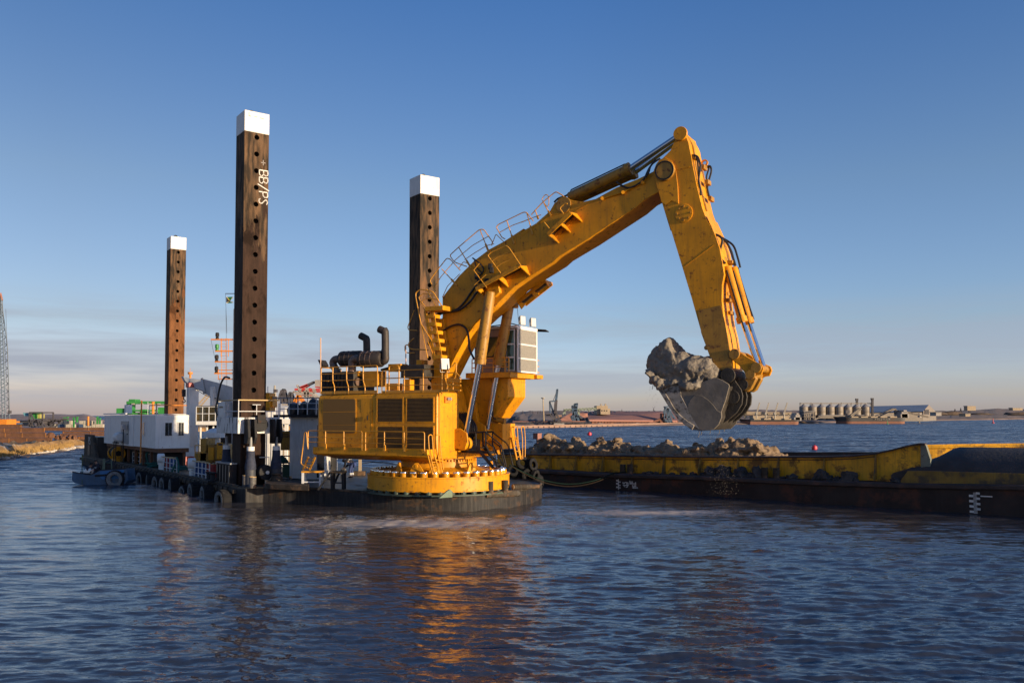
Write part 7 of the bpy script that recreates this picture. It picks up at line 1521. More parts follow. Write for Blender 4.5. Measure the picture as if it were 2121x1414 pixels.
def seated(x, y, z, yaw, lab, coat, tr, lean=.25, hood=False):
    f = V((math.cos(yaw), math.sin(yaw), 0)); s = V((-f.y, f.x, 0)); b = V((x, y, z)); u = V((0, 0, 1))
    J = dict(pelvis=b, waist=b + u * .2 + f * .05 * lean * 4, chest=b + u * .40 + f * lean * .6, neck=b + u * .56 + f * lean * .95, head=b + u * .68 + f * (lean * 1.15 + .04), crown=b + u * .79 + f * (lean * 1.2 + .03))
    for S, k in (('L', 1), ('R', -1)):
        J.update({S + 'sho': b + u * .44 + f * lean * .7 + s * .2 * k, S + 'elb': b + u * .20 + f * (lean + .12) + s * .25 * k, S + 'wri': b + u * .10 + f * (lean + .34) + s * .10 * k, S + 'hip': b + s * .1 * k + f * .05, S + 'kne': b + s * .13 * k + f * .44 + u * .03, S + 'ank': b + s * .12 * k + f * .48 - u * .38, S + 'toe': b + s * .13 * k + f * .66 - u * .42})
    return person(lab, J, coat, tr, f, group='men sitting in the workboat', hood=hood)
q = wb(183, 979, .9); seated(q.x, q.y, q.z - .05, R(-35), 'man in dark hooded jacket with pale chest band crouching in the workboat', m_navy, m_navy, .30, True)
q = wb(203, 974, 1.0); seated(q.x, q.y, q.z - .02, R(-110), 'man in navy jacket and black cap sitting behind in the workboat', m_navy, m_navy, .18)
p = atZ(728, 989, ZK); f = V((-.95, .3, 0)).normalized(); s = V((-f.y, f.x, 0)); u = V((0, 0, 1)); b = V((p.x, p.y, ZK))
J = dict(pelvis=b + u * .92 - f * .08, waist=b + u * 1.05 + f * .05, chest=b + u * 1.16 + f * .27, neck=b + u * 1.16 + f * .42, head=b + u * 1.12 + f * .54, crown=b + u * 1.11 + f * .66)
for S, k in (('L', 1), ('R', -1)): J.update({S + 'sho': b + u * 1.12 + f * .33 + s * .2 * k, S + 'elb': b + u * .84 + f * .36 + s * .22 * k, S + 'wri': b + u * .68 + f * .50 + s * .12 * k, S + 'hip': b + u * .88 - f * .08 + s * .11 * k, S + 'kne': b + u * .48 + f * .06 + s * .14 * k, S + 'ank': b + u * .09 - f * .04 + s * .15 * k, S + 'toe': b + u * .04 + f * .16 + s * .17 * k})
person('worker in blue overalls with pale leg bands bending down under the excavator', J, m_navy, m_bluew, (f * .75 - u * .65), base=b)
# buoys
def buoy(px, py, r, m, lab, kind=0):
    Y = atZ(px, py, 0).y; c = atZ(px, py, 0); t = thing('buoy', lab, 'buoy', c)
    if kind == 0: MB().lathe([(0, -r * .4), (r * .8, -r * .2), (r, r * .5), (r * .8, r * 1.2), (r * .3, r * 1.5), (0, r * 1.55)], c, 18).build('float', m, t); MB().cyl(c + V((0, 0, r * 1.5)), c + V((0, 0, r * 2.0)), r * .12, 8).build('eye', m_dark, t)
    else: MB().lathe([(0, -r * .3), (r, 0), (r, r * .6), (r * .35, r * .9), (r * .3, r * 3.2), (0, r * 3.4)], c, 14).build('float', m, t); MB().cyl(c + V((0, 0, r * 3.3)), c + V((0, 0, r * 4.2)), r * .16, 8).build('topmark', m, t)
m_rb = mat('red_buoy', (.55, .03, .05), .4)
buoy(1687, 930.5, .42, m_rb, 'round red buoy floating in front of the ships on the right'); buoy(1221, 901, .55, m_rb, 'small round red buoy left of the bucket beyond the mud heaps')
buoy(1838, 878, .55, m_green, 'green channel buoy before the bulk carrier', 1); buoy(1904, 875, .6, m_tan, 'pale channel buoy to the right of the bulk carrier', 1); buoy(2057, 876, .75, m_rb, 'red channel buoy at the far right', 1)
# ================================================================ far shore: quay, cranes, sheds, silos, ships
KY = 1.0
atY0 = atY
def atY(px, py, Y): return atY0(px, py, Y * KY)
def bgt(name, label, cat, px, py, Y, group=None): return thing(name, label, cat, atY(px, py, Y), 0, group)
def bbox(px0, py0, px1, py1, Y, dep): A, B = atY(px0, py1, Y), atY(px1, py0, Y); return MB().bb((A.x, A.y, A.z), (B.x, A.y + dep, B.z))
def truss(lines, Y, dY, w, parent, name, m, ties=True):
    """a steel frame: every line is built twice, dY apart, with ties between"""
    b = MB()
    for (x0, y0, x1, y1) in lines:
        p, q = atY(x0, y0, Y), atY(x1, y1, Y)
        for k in (0, dY): b.beam(p + V((0, k, 0)), q + V((0, k, 0)), w, w)
        if ties:
            for f in (0, 1): e_ = p.lerp(q, f); b.beam(e_, e_ + V((0, dY, 0)), w * .7, w * .7)
    return b.build(name, m, parent, smooth=False)
# quay wall
secs = []
for px in range(1000, 1440, 12):
    Y = 9000 / rel(px); p = atZ(px, 860 + rel(px), 0); z = p.y * 5.6 / FPX
    secs.append([V((p.x, p.y, -1)), V((p.x, p.y, z)), V((p.x, p.y + 30, z)), V((p.x, p.y + 30, -1))])
struct(MB().loft(secs, closed=False, caps=False), 'quay', m_quay)
for px in range(1072, 1420, 11):
    p = atZ(px, 860 + rel(px), 0)
    o = one(MB().bb((p.x - .45, p.y - .4, .1), (p.x + .1, p.y - .05, .6)).cyl((p.x - .2, p.y - .4, .35), (p.x - .2, p.y - .6, .35), .16, 8), 'quay_fender', m_dcr, 'dark fender block on the far quay wall, one of an even row', 'fender', 'fenders along the far quay')
Yq = lambda px: 9000 / rel(px) + 6
# coal heaps and low industry behind the quay
def far_heap(x0, x1, ytop, ybot, Y, m, label, seed, name='coal_heap'):
    A, B, T = atY(x0, ybot, Y), atY(x1, ybot, Y), atY((x0 + x1) / 2, ytop, Y); n = 28; vs = []
    for i in range(n + 1):
        for j in range(9):
            u, v = i / n, j / 8; e_ = min(1, 3.0 * min(u, 1 - u)) * math.sin(math.pi * v) ** .8
            vs.append(V((A.x + (B.x - A.x) * u, A.y + 40 * v, A.z + (T.z - A.z) * e_ * (.82 + .3 * mnoise.noise(V((u * 7, v * 3, seed)))))))
    return one(MB().add(vs, [(i * 9 + j, (i + 1) * 9 + j, (i + 1) * 9 + j + 1, i * 9 + j + 1) for i in range(n) for j in range(8)]), name, m, label, 'heap', 'heaps behind the far quay')
KY = 1.10                 # everything on the quay stands behind its wall
far_heap(1046, 1090, 861, 876, 345, m_coal, 'dark coal heap behind the quay just right of the yellow locker', 1); far_heap(1085, 1128, 866, 876, 350, mat('grey_coal', (.09, .085, .09), .9, var=.4, vs=.2), 'greyer coal heap left of the tall light mast', 2); far_heap(1205, 1232, 862, 879, 360, m_coal, 'black coal heap at the foot of the red shed', 3)
far_heap(1140, 1202, 871, 880, 348, m_coal, 'low dark heap between the two quay cranes', 4)
t = bgt('conveyor_gantry', 'long low dark conveyor trestle along the far quay', 'conveyor', 1120, 880, 338)
L_ = [(1062, 874, 1212, 874), (1062, 876.5, 1212, 876.5)] + [(x, 874, x, 883) for x in range(1066, 1212, 12)]
truss(L_, 340, 4, .28, t, 'trestle', m_dcr)
MB().beam(atY(1062, 873, 342), atY(1212, 872.5, 342), 3, .5).build('belt_cover', m_wallr, t)
random.seed(21)
for k in range(12):
    px = 1068 + k * 28 + random.uniform(-6, 6); Y = (Yq(px) + 8) / KY
    t = bgt('quay_truck', 'tiny pale vehicle parked on the far quay', 'truck', px, 881, Y, 'vehicles on the far quay'); p = atY(px, 882.5 - (px - 1080) * .016, Y)
    MB().bb((p.x, p.y, p.z), (p.x + 1.6, p.y + 2, p.z + .8)).build('body', [m_bgw, m_quay, m_dcr][k % 3], t); MB().bb((p.x + 1.6, p.y + .2, p.z), (p.x + 2.2, p.y + 1.8, p.z + .6)).build('cab', m_bgw, t)
t = bgt('light_mast', 'tall pale light mast standing on the far quay', 'light mast', 1126, 872, 345); MB().cyl(atY(1126.5, 874, 345), atY(1124.7, 826, 345), .32, 8, .2).build('pole', m_tan, t); MB().lathe([(.3, 0), (.9, .35), (.9, .6), (0, .6)], atY(1124.7, 826, 345), 12).build('lamp_ring', m_pale, t)
# big dark quay crane
k3b = lambda x, y: (1080 + x / 6.63, 800 + y / 6.63)
def tl(pts): return [(*k3b(*a), *k3b(*b)) for a, b in pts]
t = bgt('quay_crane', 'tall dark harbour crane with its jib raised steeply', 'crane', 1150, 880, 335, 'cranes on the far quay')
truss(tl([((430, 540), (480, 380)), ((520, 450), (470, 330)), ((455, 520), (560, 520)), ((430, 500), (580, 505)), ((400, 390), (470, 500)), ((400, 490), (440, 540)), ((560, 530), (530, 470)), ((520, 450), (500, 520))]), 335, 5, .55, t, 'portal', m_dcr); MB().bb(atY(*k3b(445, 545), 334), atY(*k3b(590, 505), 334) + V((0, 6, 0))).build('portal_base', m_bgw, t)
bbox(*k3b(335, 372), *k3b(425, 405), 336, 4).build('machine_house', m_dcr, t); MB().loft([[atY(*k3b(*a), 336 + d_) for a, d_ in ((c_[0], 0), (c_[1], 0), (c_[1], 3), (c_[0], 3))] for c_ in (((440, 400), (485, 400)), ((445, 300), (490, 300)), ((455, 190), (497, 190)))]).build('tower', m_dcr, t)
truss(tl([((470, 185), (490, 40)), ((485, 185), (500, 40)), ((390, 205), (470, 200)), ((390, 215), (440, 340)), ((400, 240), (440, 370)), ((390, 210), (395, 360))]), 336, 2.5, .5, t, 'jib', m_bcr); truss(tl([((435, 200), (480, 80)), ((490, 40), (500, 35))]), 337, 1, .16, t, 'stay_cable', m_dcr)
t = bgt('quay_crane', 'blue harbour crane with its jib folded, left of the red shed', 'crane', 1192, 880, 345, 'cranes on the far quay')
truss(tl([((735, 540), (745, 500)), ((745, 500), (790, 510)), ((800, 545), (790, 500)), ((690, 430), (740, 500)), ((770, 380), (800, 510)), ((720, 390), (750, 510)), ((760, 440), (785, 400)), ((690, 430), (720, 380))]), 345, 5, .55, t, 'portal', m_bcr)
truss(tl([((715, 390), (735, 240)), ((735, 390), (750, 240)), ((750, 380), (770, 235)), ((700, 290), (765, 290)), ((700, 270), (715, 390)), ((735, 240), (770, 235)), ((700, 268), (735, 262)), ((720, 330), (760, 330))]), 345, 3, .6, t, 'tower', m_bcr); bbox(*k3b(740, 515), *k3b(805, 548), 344, 6).build('portal_base', m_bgw, t); bbox(*k3b(700, 265), *k3b(740, 300), 345, 3).build('machine_house', m_dcr, t)
t = bgt('quay_crane', 'thin blue and pale harbour crane beside the right end of the red shed', 'crane', 1390, 878, 395, 'cranes on the far quay')
truss(tl([((2030, 515), (2010, 300)), ((2075, 515), (2010, 300)), ((1960, 420), (1990, 290)), ((1960, 430), (2030, 520)), ((2030, 490), (2075, 490)), ((1975, 280), (2020, 275)), ((2020, 300), (2110, 440)), ((1990, 420), (2030, 420))]), 395, 4, .6, t, 'portal', m_bcr); bbox(*k3b(1920, 370), *k3b(1985, 440), 396, 4).build('machine_house', m_wallr, t); truss(tl([((1700, 520), (1930, 440)), ((1740, 525), (1960, 440)), ((1930, 440), (1930, 520))]), 396, 3, .6, t, 'conveyor_arm', m_wallr)
# conveyor gallery up to the tower
t = bgt('conveyor_gallery', 'pale green sloping conveyor gallery leading to the square tower', 'conveyor', 1240, 850, 380)
truss(tl([((585, 330), (1035, 318)), ((585, 315), (1035, 293))] + [((x, 330 - (x - 585) * .027), (x + 40, 314 - (x - 585) * .047)) for x in range(585, 1000, 45)] + [((600, 330), (570, 390)), ((600, 330), (600, 390)), ((790, 325), (780, 400)), ((790, 325), (800, 400)), ((930, 322), (930, 345))]), 380, 3, .4, t, 'gallery', mat('green_grey', (.22, .26, .2), .7, var=.2, vs=.3))
t = bgt('transfer_tower', 'square tan concrete tower above the red shed roof', 'tower', 1255, 852, 400); bbox(1236, 840, 1259, 858, 400, 14).build('wall', m_tan, t); bbox(1244, 846, 1263.5, 858, 398, 2).build('annexe', m_tan, t)
for a, b in ((1244, 1246), (1253, 1256)): bbox(a, 836, b, 840, 404, 2).build('roof_vent', m_tan, t)
for k in range(3): bbox(1246 + k * 5, 849, 1248 + k * 5, 851.5, 397.9, .15).build('window', m_gwin, t)
# long red shed
t = bgt('ore_shed', 'long red dusted storage shed with a steep sloping roof', 'shed', 1310, 878, 372)
def shp(x, y, Y): return atY(*k3b(x, y), Y)
rp_ = [shp(870, 455, 372), shp(2140, 468, 405), shp(2140, 335, 440), shp(825, 345, 430)]
up_ = V((0, 0, .8)); MB().add(rp_ + [p - up_ for p in rp_], [(0, 1, 2, 3), (7, 6, 5, 4), (0, 1, 5, 4), (1, 2, 6, 5), (2, 3, 7, 6), (3, 0, 4, 7)]).build('roof', m_roofr, t)
bk_ = [rp_[3], rp_[2], rp_[2] + V((6, 45, -9)), rp_[3] + V((-2, 55, -9))]; MB().add(bk_ + [p - up_ for p in bk_], [(0, 1, 2, 3), (7, 6, 5, 4), (0, 1, 5, 4), (1, 2, 6, 5), (2, 3, 7, 6), (3, 0, 4, 7)]).build('rear_roof', m_roofr, t)
MB().add([shp(780, 395, 372), rp_[0], rp_[3], shp(760, 440, 430), shp(870, 520, 372), shp(760, 520, 430)], [(0, 1, 2), (0, 2, 3), (0, 4, 1), (0, 3, 5, 4)]).build('gable', m_dcr, t)
A, B = shp(900, 455, 376), shp(2140, 468, 408); MB().loft([[p + V((0, 0, -2.6)), p, p + V((0, 2, 0)), p + V((0, 2, -2.6))] for p in (A, B)]).build('wall', m_wallr, t)
g = [MB().beam(A.lerp(B, k / 30) + V((0, -1.2, 0)), A.lerp(B, k / 30) + V((0, -1.2, -2.6)), .35, .35).build('column', m_wallr, t) for k in range(31)]
random.seed(4)
for f in (.05, .09, .13, .24, .27, .30, .34, .46, .49, .53, .57, .70, .76, .82):
    l0 = random.uniform(.25, .8); a_, b_ = rp_[0].lerp(rp_[1], f + .015), rp_[3].lerp(rp_[2], f - .0); p, q = b_.lerp(a_, .02), b_.lerp(a_, l0 + .15); MB().beam(p + V((0, 0, .12)), q + V((0, 0, .12)), .5, .22).build('roof_rib', m_dcr, t)
t = bgt('low_shed', 'small dark red lean-to shed between the blue crane and the long shed', 'shed', 1172, 866, 368); A = shp(530, 450, 365); B = shp(680, 365, 380); MB().loft([[A, B, shp(690, 440, 380), shp(560, 470, 365)], [p + V((9, 12, 0)) for p in (A, B, shp(690, 440, 380), shp(560, 470, 365))]]).build('roof', m_wallr, t); bbox(*k3b(480, 390), *k3b(555, 440), 372, 6).build('wall', m_quay, t)
KY = 1.0
# hazy pylons and chimneys on the skyline
for i, (px, y0, y1) in enumerate(((1083, 850, 857), (1104, 851, 857), (1114, 851, 857), (1120, 850, 857), (1288, 847, 855), (1354, 844, 856), (1990, 844, 850), (2008, 844, 850), (1978, 846, 850))):
    Y = 1100; b = MB(); a_, c_ = atY(px, y1 + 6, Y), atY(px, y0, Y)
    for dx in (-1.2, 1.2):
        for dy in (-1.2, 1.2): b.beam(a_ + V((dx, dy, 0)), c_, .4, .4)
    one(b, 'pylon', m_dcr, 'tiny dark pylon on the far skyline', 'pylon', 'pylons on the far skyline')
# silos
Ys = 560
t0 = None
for i in range(8):
    px = 1668 + i * 18.3; t = bgt('grain_silo', ['leftmost grain silo of the row of eight, beside the dark elevator', 'second grain silo from the left', 'third grain silo from the left', 'fourth grain silo from the left', 'fifth grain silo from the left, behind a conveyor box', 'sixth grain silo from the left, behind a sloping conveyor', 'seventh grain silo from the left', 'rightmost grain silo of the row, before the long blue roof'][i], 'silo', px, 866, Ys, 'row of grain silos'); c = atY(px, 869, Ys); r = 9.0 / FPX * Ys; h1 = atY(px, 843, Ys).z - c.z; h2 = atY(px, 836.5, Ys).z - c.z
    MB().lathe([(r, 0), (r, h1 * .33), (r * 1.01, h1 * .335), (r, h1 * .34), (r, h1 * .66), (r * 1.01, h1 * .665), (r, h1 * .67), (r, h1)], (c.x, Ys + r, c.z), 24).build('shell', m_silo, t); MB().lathe([(r * 1.03, h1), (r * 1.03, h1 + .12), (r * .12, h2), (0, h2)], (c.x, Ys + r, c.z), 24).build('roof', m_sroof, t); MB().cyl((c.x, Ys + r, c.z + h2 - .1), (c.x, Ys + r, c.z + h2 + .4), r * .12, 8).build('vent', m_silo, t)
t = bgt('silo_gallery', 'thin pale conveyor bridge running over the silo roofs', 'conveyor', 1730, 835, Ys); truss([(1658, 834.5, 1806, 834.5), (1658, 835.8, 1806, 835.8)] + [(1659 + k * 21, 834, 1659 + k * 21, 842) for k in range(8)], Ys + 1.5, 2, .25, t, 'bridge', m_silo)
for i, (px, y0, y1) in enumerate(((1775.5, 825, 862), (1807.5, 824, 862))):
    t = bgt('grain_elevator', ['dark elevator tower above the seventh silo', 'dark elevator tower right of the last silo'][i], 'tower', px, 866, Ys + 12, 'elevator towers of the silos'); truss([(px - 1.5, y0 + 2, px - 1.5, y1), (px + 1.5, y0 + 2, px + 1.5, y1)] + [(px - 1.5, y, px + 1.5, y - 3) for y in range(int(y0) + 5, int(y1), 4)], Ys + 12 if i == 0 else Ys, 1, .3, t, 'tower', m_dcr); bbox(px - 2.5, y0, px + 2.5, y0 + 4, Ys + 12 if i == 0 else Ys, 1.5).build('head', m_dcr, t)
t = bgt('grain_shed', 'long shed with a blue grey roof and pale gable right of the silos', 'shed', 1880, 866, 620)
A, B, C_, D_ = atY(1800, 854, 600), atY(1912, 852, 600), atY(1924, 838, 640), atY(1800, 841, 640)
MB().add([A, B, C_, D_] + [p + V((0, 0, -.5)) for p in (A, B, C_, D_)], [(0, 1, 2, 3), (7, 6, 5, 4), (0, 1, 5, 4), (1, 2, 6, 5), (2, 3, 7, 6), (3, 0, 4, 7)]).build('roof', m_broof, t)
E_ = atY(1939, 853, 670); g0 = [B, C_, E_]; MB().add(g0 + [V((p.x, p.y, 1)) for p in (E_, B)], [(0, 1, 2), (0, 2, 3, 4)]).build('gable', m_silo, t); MB().loft([[V((p.x, p.y, 1)), p, p + V((0, 1, 0)), V((p.x, p.y + 1, 1))] for p in (A, B)]).build('wall', m_silo, t); bbox(1916, 848, 1924, 858, 599, 1).build('door', m_dcr, t)
for i, (x0, y0, x1, y1, lb, m) in enumerate(((1866, 853, 1874, 862, 'white round tank right of the carrier bridge', m_bgw), (1939, 854, 1950, 859, 'small white hut at the right end of the grain terminal', m_bgw), (1901, 856, 1908, 862, 'small cream tank before the grain shed', m_bgw), (1665, 852, 1688, 868, 'dark elevator building at the left of the silos', m_dcr), (2004, 841, 2021, 848, 'lone pale block building on the far low hill', m_tan), (1695, 860, 1790, 864, 'long low pale conveyor hall in front of the silos', m_silo), (1560, 861, 1660, 865, 'long low tan warehouse behind the small ship', m_tan), (2000, 857, 2010, 860, 'tiny tan hut on the right hand shore', m_tan), (2098, 845, 2118, 847.5, 'flat pale hall at the far right skyline', m_tan))):
    Y = 545 if i not in (4, 8) else 1000; t = bgt('far_building', lb, 'building', (x0 + x1) / 2, y1, Y, 'small buildings on the far shore')
    if 'tank' in lb: p, q = atY(x0, y1 + 2, Y), atY(x1, y0, Y); MB().lathe([(0, 0), ((q.x - p.x) / 2, 0), ((q.x - p.x) / 2, q.z - p.z), (0, (q.z - p.z) * 1.1)], V(((p.x + q.x) / 2, Y, p.z)), 18).build('shell', m, t); MB().cyl(V(((p.x + q.x) / 2, Y, q.z)), V(((p.x + q.x) / 2, Y, q.z + .5)), .2, 6).build('vent', m, t)
    else: bbox(x0, y0, x1, y1 + 2, Y, 8).build('wall', m, t); bbox(x0 - .6, y0 - 1, x1 + .6, y0, Y - .5, 9).build('roof', m_sroof, t)
t = bgt('loading_conveyor', 'sloping pale loading conveyors in front of the silos', 'conveyor', 1780, 862, 530); truss([(1686, 869, 1704, 862), (1704, 862, 1750, 861), (1762, 860, 1782, 845), (1764, 862, 1784, 847), (1768, 862, 1768, 868), (1815, 862, 1850, 846), (1817, 864, 1852, 848), (1850, 846, 1862, 852), (1855, 846, 1857, 866), (1876, 852, 1922, 862), (1876, 853, 1925, 864)], 530, 2, .55, t, 'belt', m_silo); truss([(1665, 857, 1688, 853), (1688, 853, 1688, 869), (1670, 858, 1670, 869), (1678, 856, 1678, 869), (1666, 863, 1688, 863)], 528, 3, .5, t, 'loader_frame', m_silo); bbox(1752, 849, 1760, 856, 528, 3).build('belt_head', m_dcr, t)
# moored ships
def ship(pxs, y_wl, y_dk, Y, label, house, hatch, txt=None, red=.6):
    t = bgt('cargo_ship', label, 'ship', sum(pxs) / 2, y_wl, Y, 'ships moored at the grain terminal'); x0, x1 = pxs; n = 24; secs = []; sec2 = []
    for i in range(n + 1):
        u = i / n; px = x0 + (x1 - x0) * u; a = atY(px, y_wl, Y); b = atY(px, y_dk - 2.2 * max(0, .12 - u) / .12 - .8 * max(0, u - .93) / .07, Y); w_ = 7 * min(1, (u / .12) ** .6 + .02, ((1 - u) / .08) ** .5 + .15); yc = Y + 8; zm = a.z + (b.z - a.z) * red; rk_ = -1.8 * max(0, .1 - u) / .1
        sec2.append([V((a.x, yc - w_ * .8, -.8)), V((a.x, yc - w_ * .92, zm)), V((a.x, yc + w_ * .92, zm)), V((a.x, yc + w_ * .8, -.8))]); secs.append([V((a.x, yc - w_ * .92, zm)), V((a.x + rk_, yc - w_, b.z)), V((a.x + rk_, yc + w_, b.z)), V((a.x, yc + w_ * .92, zm))])
    MB().loft(secs).build('hull', m_ship, t); MB().loft(sec2).build('boot_top', m_boot, t)
    for (a, b, c, d) in house: bbox(a, b, c, d, Y + 3, 9).build('deck_house', m_bgw, t)
    for (a, b, c, d) in hatch: bbox(a, b, c, d, Y + 3, 9).build('hatch_cover', m_tan, t)
    if txt:
        p = atY(txt[1], txt[2], Y); text_mb(txt[0], txt[3], Matrix.Translation((p.x, Y + .75, p.z)) @ Matrix(((1, 0, 0, 0), (0, 0, -1, 0), (0, 1, 0, 0), (0, 0, 0, 1))), .08).build('lettering', m_bgw, t, smooth=False)
    return t
ship((1541, 1662), 878.5, 869, 475, 'smaller dark ship with a broad pinkish boot top and four cranes, left of the silos', [(1648, 859, 1657, 870), (1645, 864, 1660, 871), (1650, 855, 1654, 860)], [(1562 + k * 21, 866.3, 1576 + k * 21, 869.5) for k in range(4)])
t2 = ship((1742, 1884), 874.5, 864.5, 520, 'long dark bulk carrier marked POLSTEAM moored before the silos', [(1868, 853, 1880, 865), (1872, 849, 1878, 854), (1866, 857, 1883, 865)], [(1764 + k * 20, 862, 1778 + k * 20, 865) for k in range(5)], ('P O L S T E A M', 1829, 868.2, 1.35), .22)
for i in range(4):
    px = 1567 + i * 19; t = bgt('ship_crane', ['first slim pale crane from the left on the smaller ship', 'second slim pale crane from the left on the smaller ship', 'third slim pale crane from the left on the smaller ship', 'fourth slim pale crane, nearest the white bridge of the smaller ship'][i], 'crane', px, 868, 478, 'cranes of the smaller ship')
    p, q = atY(px, 868, 480), atY(px, 856, 480); MB().cyl(p, q, .38, 8).build('post', m_pale, t); truss([(px - .6, 857, px + 6.5, 834), (px + .9, 857, px + 7.5, 834)], 479.5, .8, .22, t, 'jib', m_pale); bbox(px - 1.5, 854, px + 2, 858, 479, 2).build('cab', m_pale, t)
t = bgt('shore_trestle', 'long pale trestle with posts behind the smaller ship', 'trestle', 1600, 858, 600); truss([(1535, 856, 1660, 858), (1535, 853.5, 1640, 854.5)] + [(1545 + k * 22, 855, 1545 + k * 22, 866) for k in range(5)], 600, 3, .7, t, 'trestle', m_tan)
random.seed(31)
for k in range(26):
    px = random.uniform(1480, 2120); Y = random.uniform(700, 1000); p = atY(px, 860, Y); h = random.uniform(2.5, 6)
    o = lump((p.x, Y, 2 + Y * .004), (random.uniform(4, 14), 4, h * .5), k, mat('scrub', (.10, .07, .05), .95, var=.3, vs=.3) if k == 0 else bpy.data.materials['scrub'], 'scrub_bush', 'small brown scrub thicket on the far right shore', 'bush', 'scrub on the far shore', 2, .3)
# ================================================================ left shore
Yl = 132
def beam_stack(x0, y0, x1, y1, Y, m, label, name='steel_beam', L=None, h=None):
    t = bgt(name, label, 'steel beam', (x0 + x1) / 2, y1, Y, 'rusty steel beams stacked on the left bank'); A, B = atY(x0, y1, Y), atY(x1, y0, Y); h = B.z - A.z
    b = MB().bb((A.x, Y, A.z), (B.x, Y + .6, A.z + .05)).bb((A.x, Y, B.z - .05), (B.x, Y + .6, B.z)).bb((A.x, Y + .07, A.z + .05), (B.x, Y + .13, B.z - .05)); b.build('beam', m, t)
    n = max(2, int((B.x - A.x) / 3.2))
    for k in range(n + 1): x_ = A.x + (B.x - A.x) * (k + (.15 * math.sin(k * 3.7 + x0))) / n; x_ = min(max(x_, A.x), B.x - .1); MB().bb((x_, Y + .02, A.z + .05), (x_ + .10, Y + .07, B.z - .05)).build('stiffener', m_beam2, t)
ks = lambda x, y: (x / 9.641, 840 + y / 9.641)
for (a, b, c, d, Y, m, lb) in ((-1200, 375, 430, 435, 133.0, m_beam, 'top rusty beam at the very left of the stack'), (-1300, 440, 885, 535, 132.4, m_beam, 'second rusty beam from the top, ending before the brown far beams'), (-1300, 540, 915, 635, 131.8, m_beam, 'third rusty beam from the top of the left stack'), (-1300, 640, 1035, 742, 131.2, m_beam, 'lowest rusty beam, lying on the reedy bank'), (880, 435, 2300, 500, 140, m_beam, 'long far rusty beam just below the pale containers'), (1240, 508, 2300, 555, 139, m_beam, 'long far beam with a frosty top edge'), (1200, 560, 2300, 600, 138, m_beam, 'lower far rusty beam behind the stern plate'), (1540, 610, 2300, 680, 137, m_beam, 'lowest far rusty beam close to the dredger stern')):
    beam_stack(*ks(a, b), *ks(c, d), Y, m, lb)
for i, (a, b, c, d) in enumerate(((1115, 590, 1200, 680), (1210, 590, 1330, 680), (1340, 600, 1450, 680), (1455, 600, 1535, 680), (920, 545, 1110, 640))):
    A, B = atY(*ks(a, d), 136), atY(*ks(c, b), 136); lump(((A.x + B.x) / 2, 136, A.z), ((B.x - A.x) / 2 * 1.1, .5, (B.z - A.z) * .8), 50 + i, m_beam, 'scrap_pile', 'rusty scrap piled between the beam stacks on the left bank', 'scrap', 'scrap on the left bank', 3, .4, 1.6)
random.seed(41)
g = MB()
for k in range(2600):
    px = random.uniform(-60, 172); v = random.random(); y_w = 950 - max(0, px) * .14; p0 = atZ(px, y_w - 2, .6); Y = p0.y + 2 + 13 * v; base = atY(px, 0, Y); hz = 1.0 + .3 * v - .3
    x_ = base.x; h_ = random.uniform(.08, .32) * (1.5 if mnoise.noise(V((px * .07, v * 2, 3))) > .15 else .6); dx, dy = random.gauss(0, .16), random.gauss(0, .12)
    g.add([V((x_ - .05, Y, .35 + .5 * v)), V((x_ + .05, Y + .03, .35 + .5 * v)), V((x_ + dx, Y + dy, .55 + .5 * v + h_))], [(0, 1, 2)])
m_reed = mat('reed', (.34, .205, .07), .9, var=.4, vs=.6)
o = one(g, 'dry_reeds', m_reed, 'dry golden reeds along the left bank', 'reeds', kind='stuff')
for k in range(26):
    px = random.uniform(5, 172); y_w = 949 - px * .142; p = atZ(px, y_w + random.uniform(-3.0, .4), .15)
    lump((p.x, p.y, .0), (random.uniform(.3, .9), .4, random.uniform(.2, .45)), 60 + k, bpy.data.materials.get('ice_rock') or mat('ice_rock', (.44, .40, .36), .8, var=.35, vs=2, rust=.4, rc=(.16, .10, .06)), 'shore_stone', 'pale stone at the water edge of the left bank', 'stone', 'stones along the left bank', 2, .25)
# container rows, yard things
def cont(x0, y0, x1, y1, Y, m, lb):
    t = bgt('yard_container', lb, 'container', (x0 + x1) / 2, y1, Y, 'containers in the far left yard'); bbox(x0, y0, x1, y1, Y, 3).build('body', m, t); bbox(x0 + .4, y0 + .6, (x0 + x1) / 2 - .2, y1 - .5, Y - .06, .06).build('door', m, t); bbox((x0 + x1) / 2 + .2, y0 + .6, x1 - .4, y1 - .5, Y - .06, .06).build('door', m, t)
for i, (a, c, row, m) in enumerate(((1085, 1145, 1, m_cont), (1145, 1275, 1, m_contb), (1280, 1420, 1, m_cont), (1425, 1490, 1, m_cont), (1575, 1655, 1, m_contb), (1660, 1740, 1, m_cont), (1745, 1825, 1, m_cont), (1830, 1900, 1, m_cont), (1905, 1990, 1, m_cont), (1990, 2065, 1, m_cont), (1180, 1255, 0, m_cont), (1265, 1340, 0, m_cont), (1345, 1425, 0, m_cont), (1580, 1655, 0, m_cont), (1660, 1740, 0, m_cont), (1780, 1850, 0, m_cont), (1880, 1970, 0, m_bgw))):
    (x0, y0), (x1, y1) = ks(a, 368 if row else 300), ks(c, 445 if row else 366); cont(x0, y0, x1, y1, 330, m, ('%s container in the %s row of the far left yard' % ('navy blue' if m is m_contb else 'pale grey' if m is m_cont else 'rounded pale', 'lower' if row else 'upper')))
t = bgt('loading_hopper', 'dark steel framed hopper tower with green machinery in the far left yard', 'hopper', 74, 883, 300)
def tl2(pts): return [(*ks(*a), *ks(*b)) for a, b in pts]
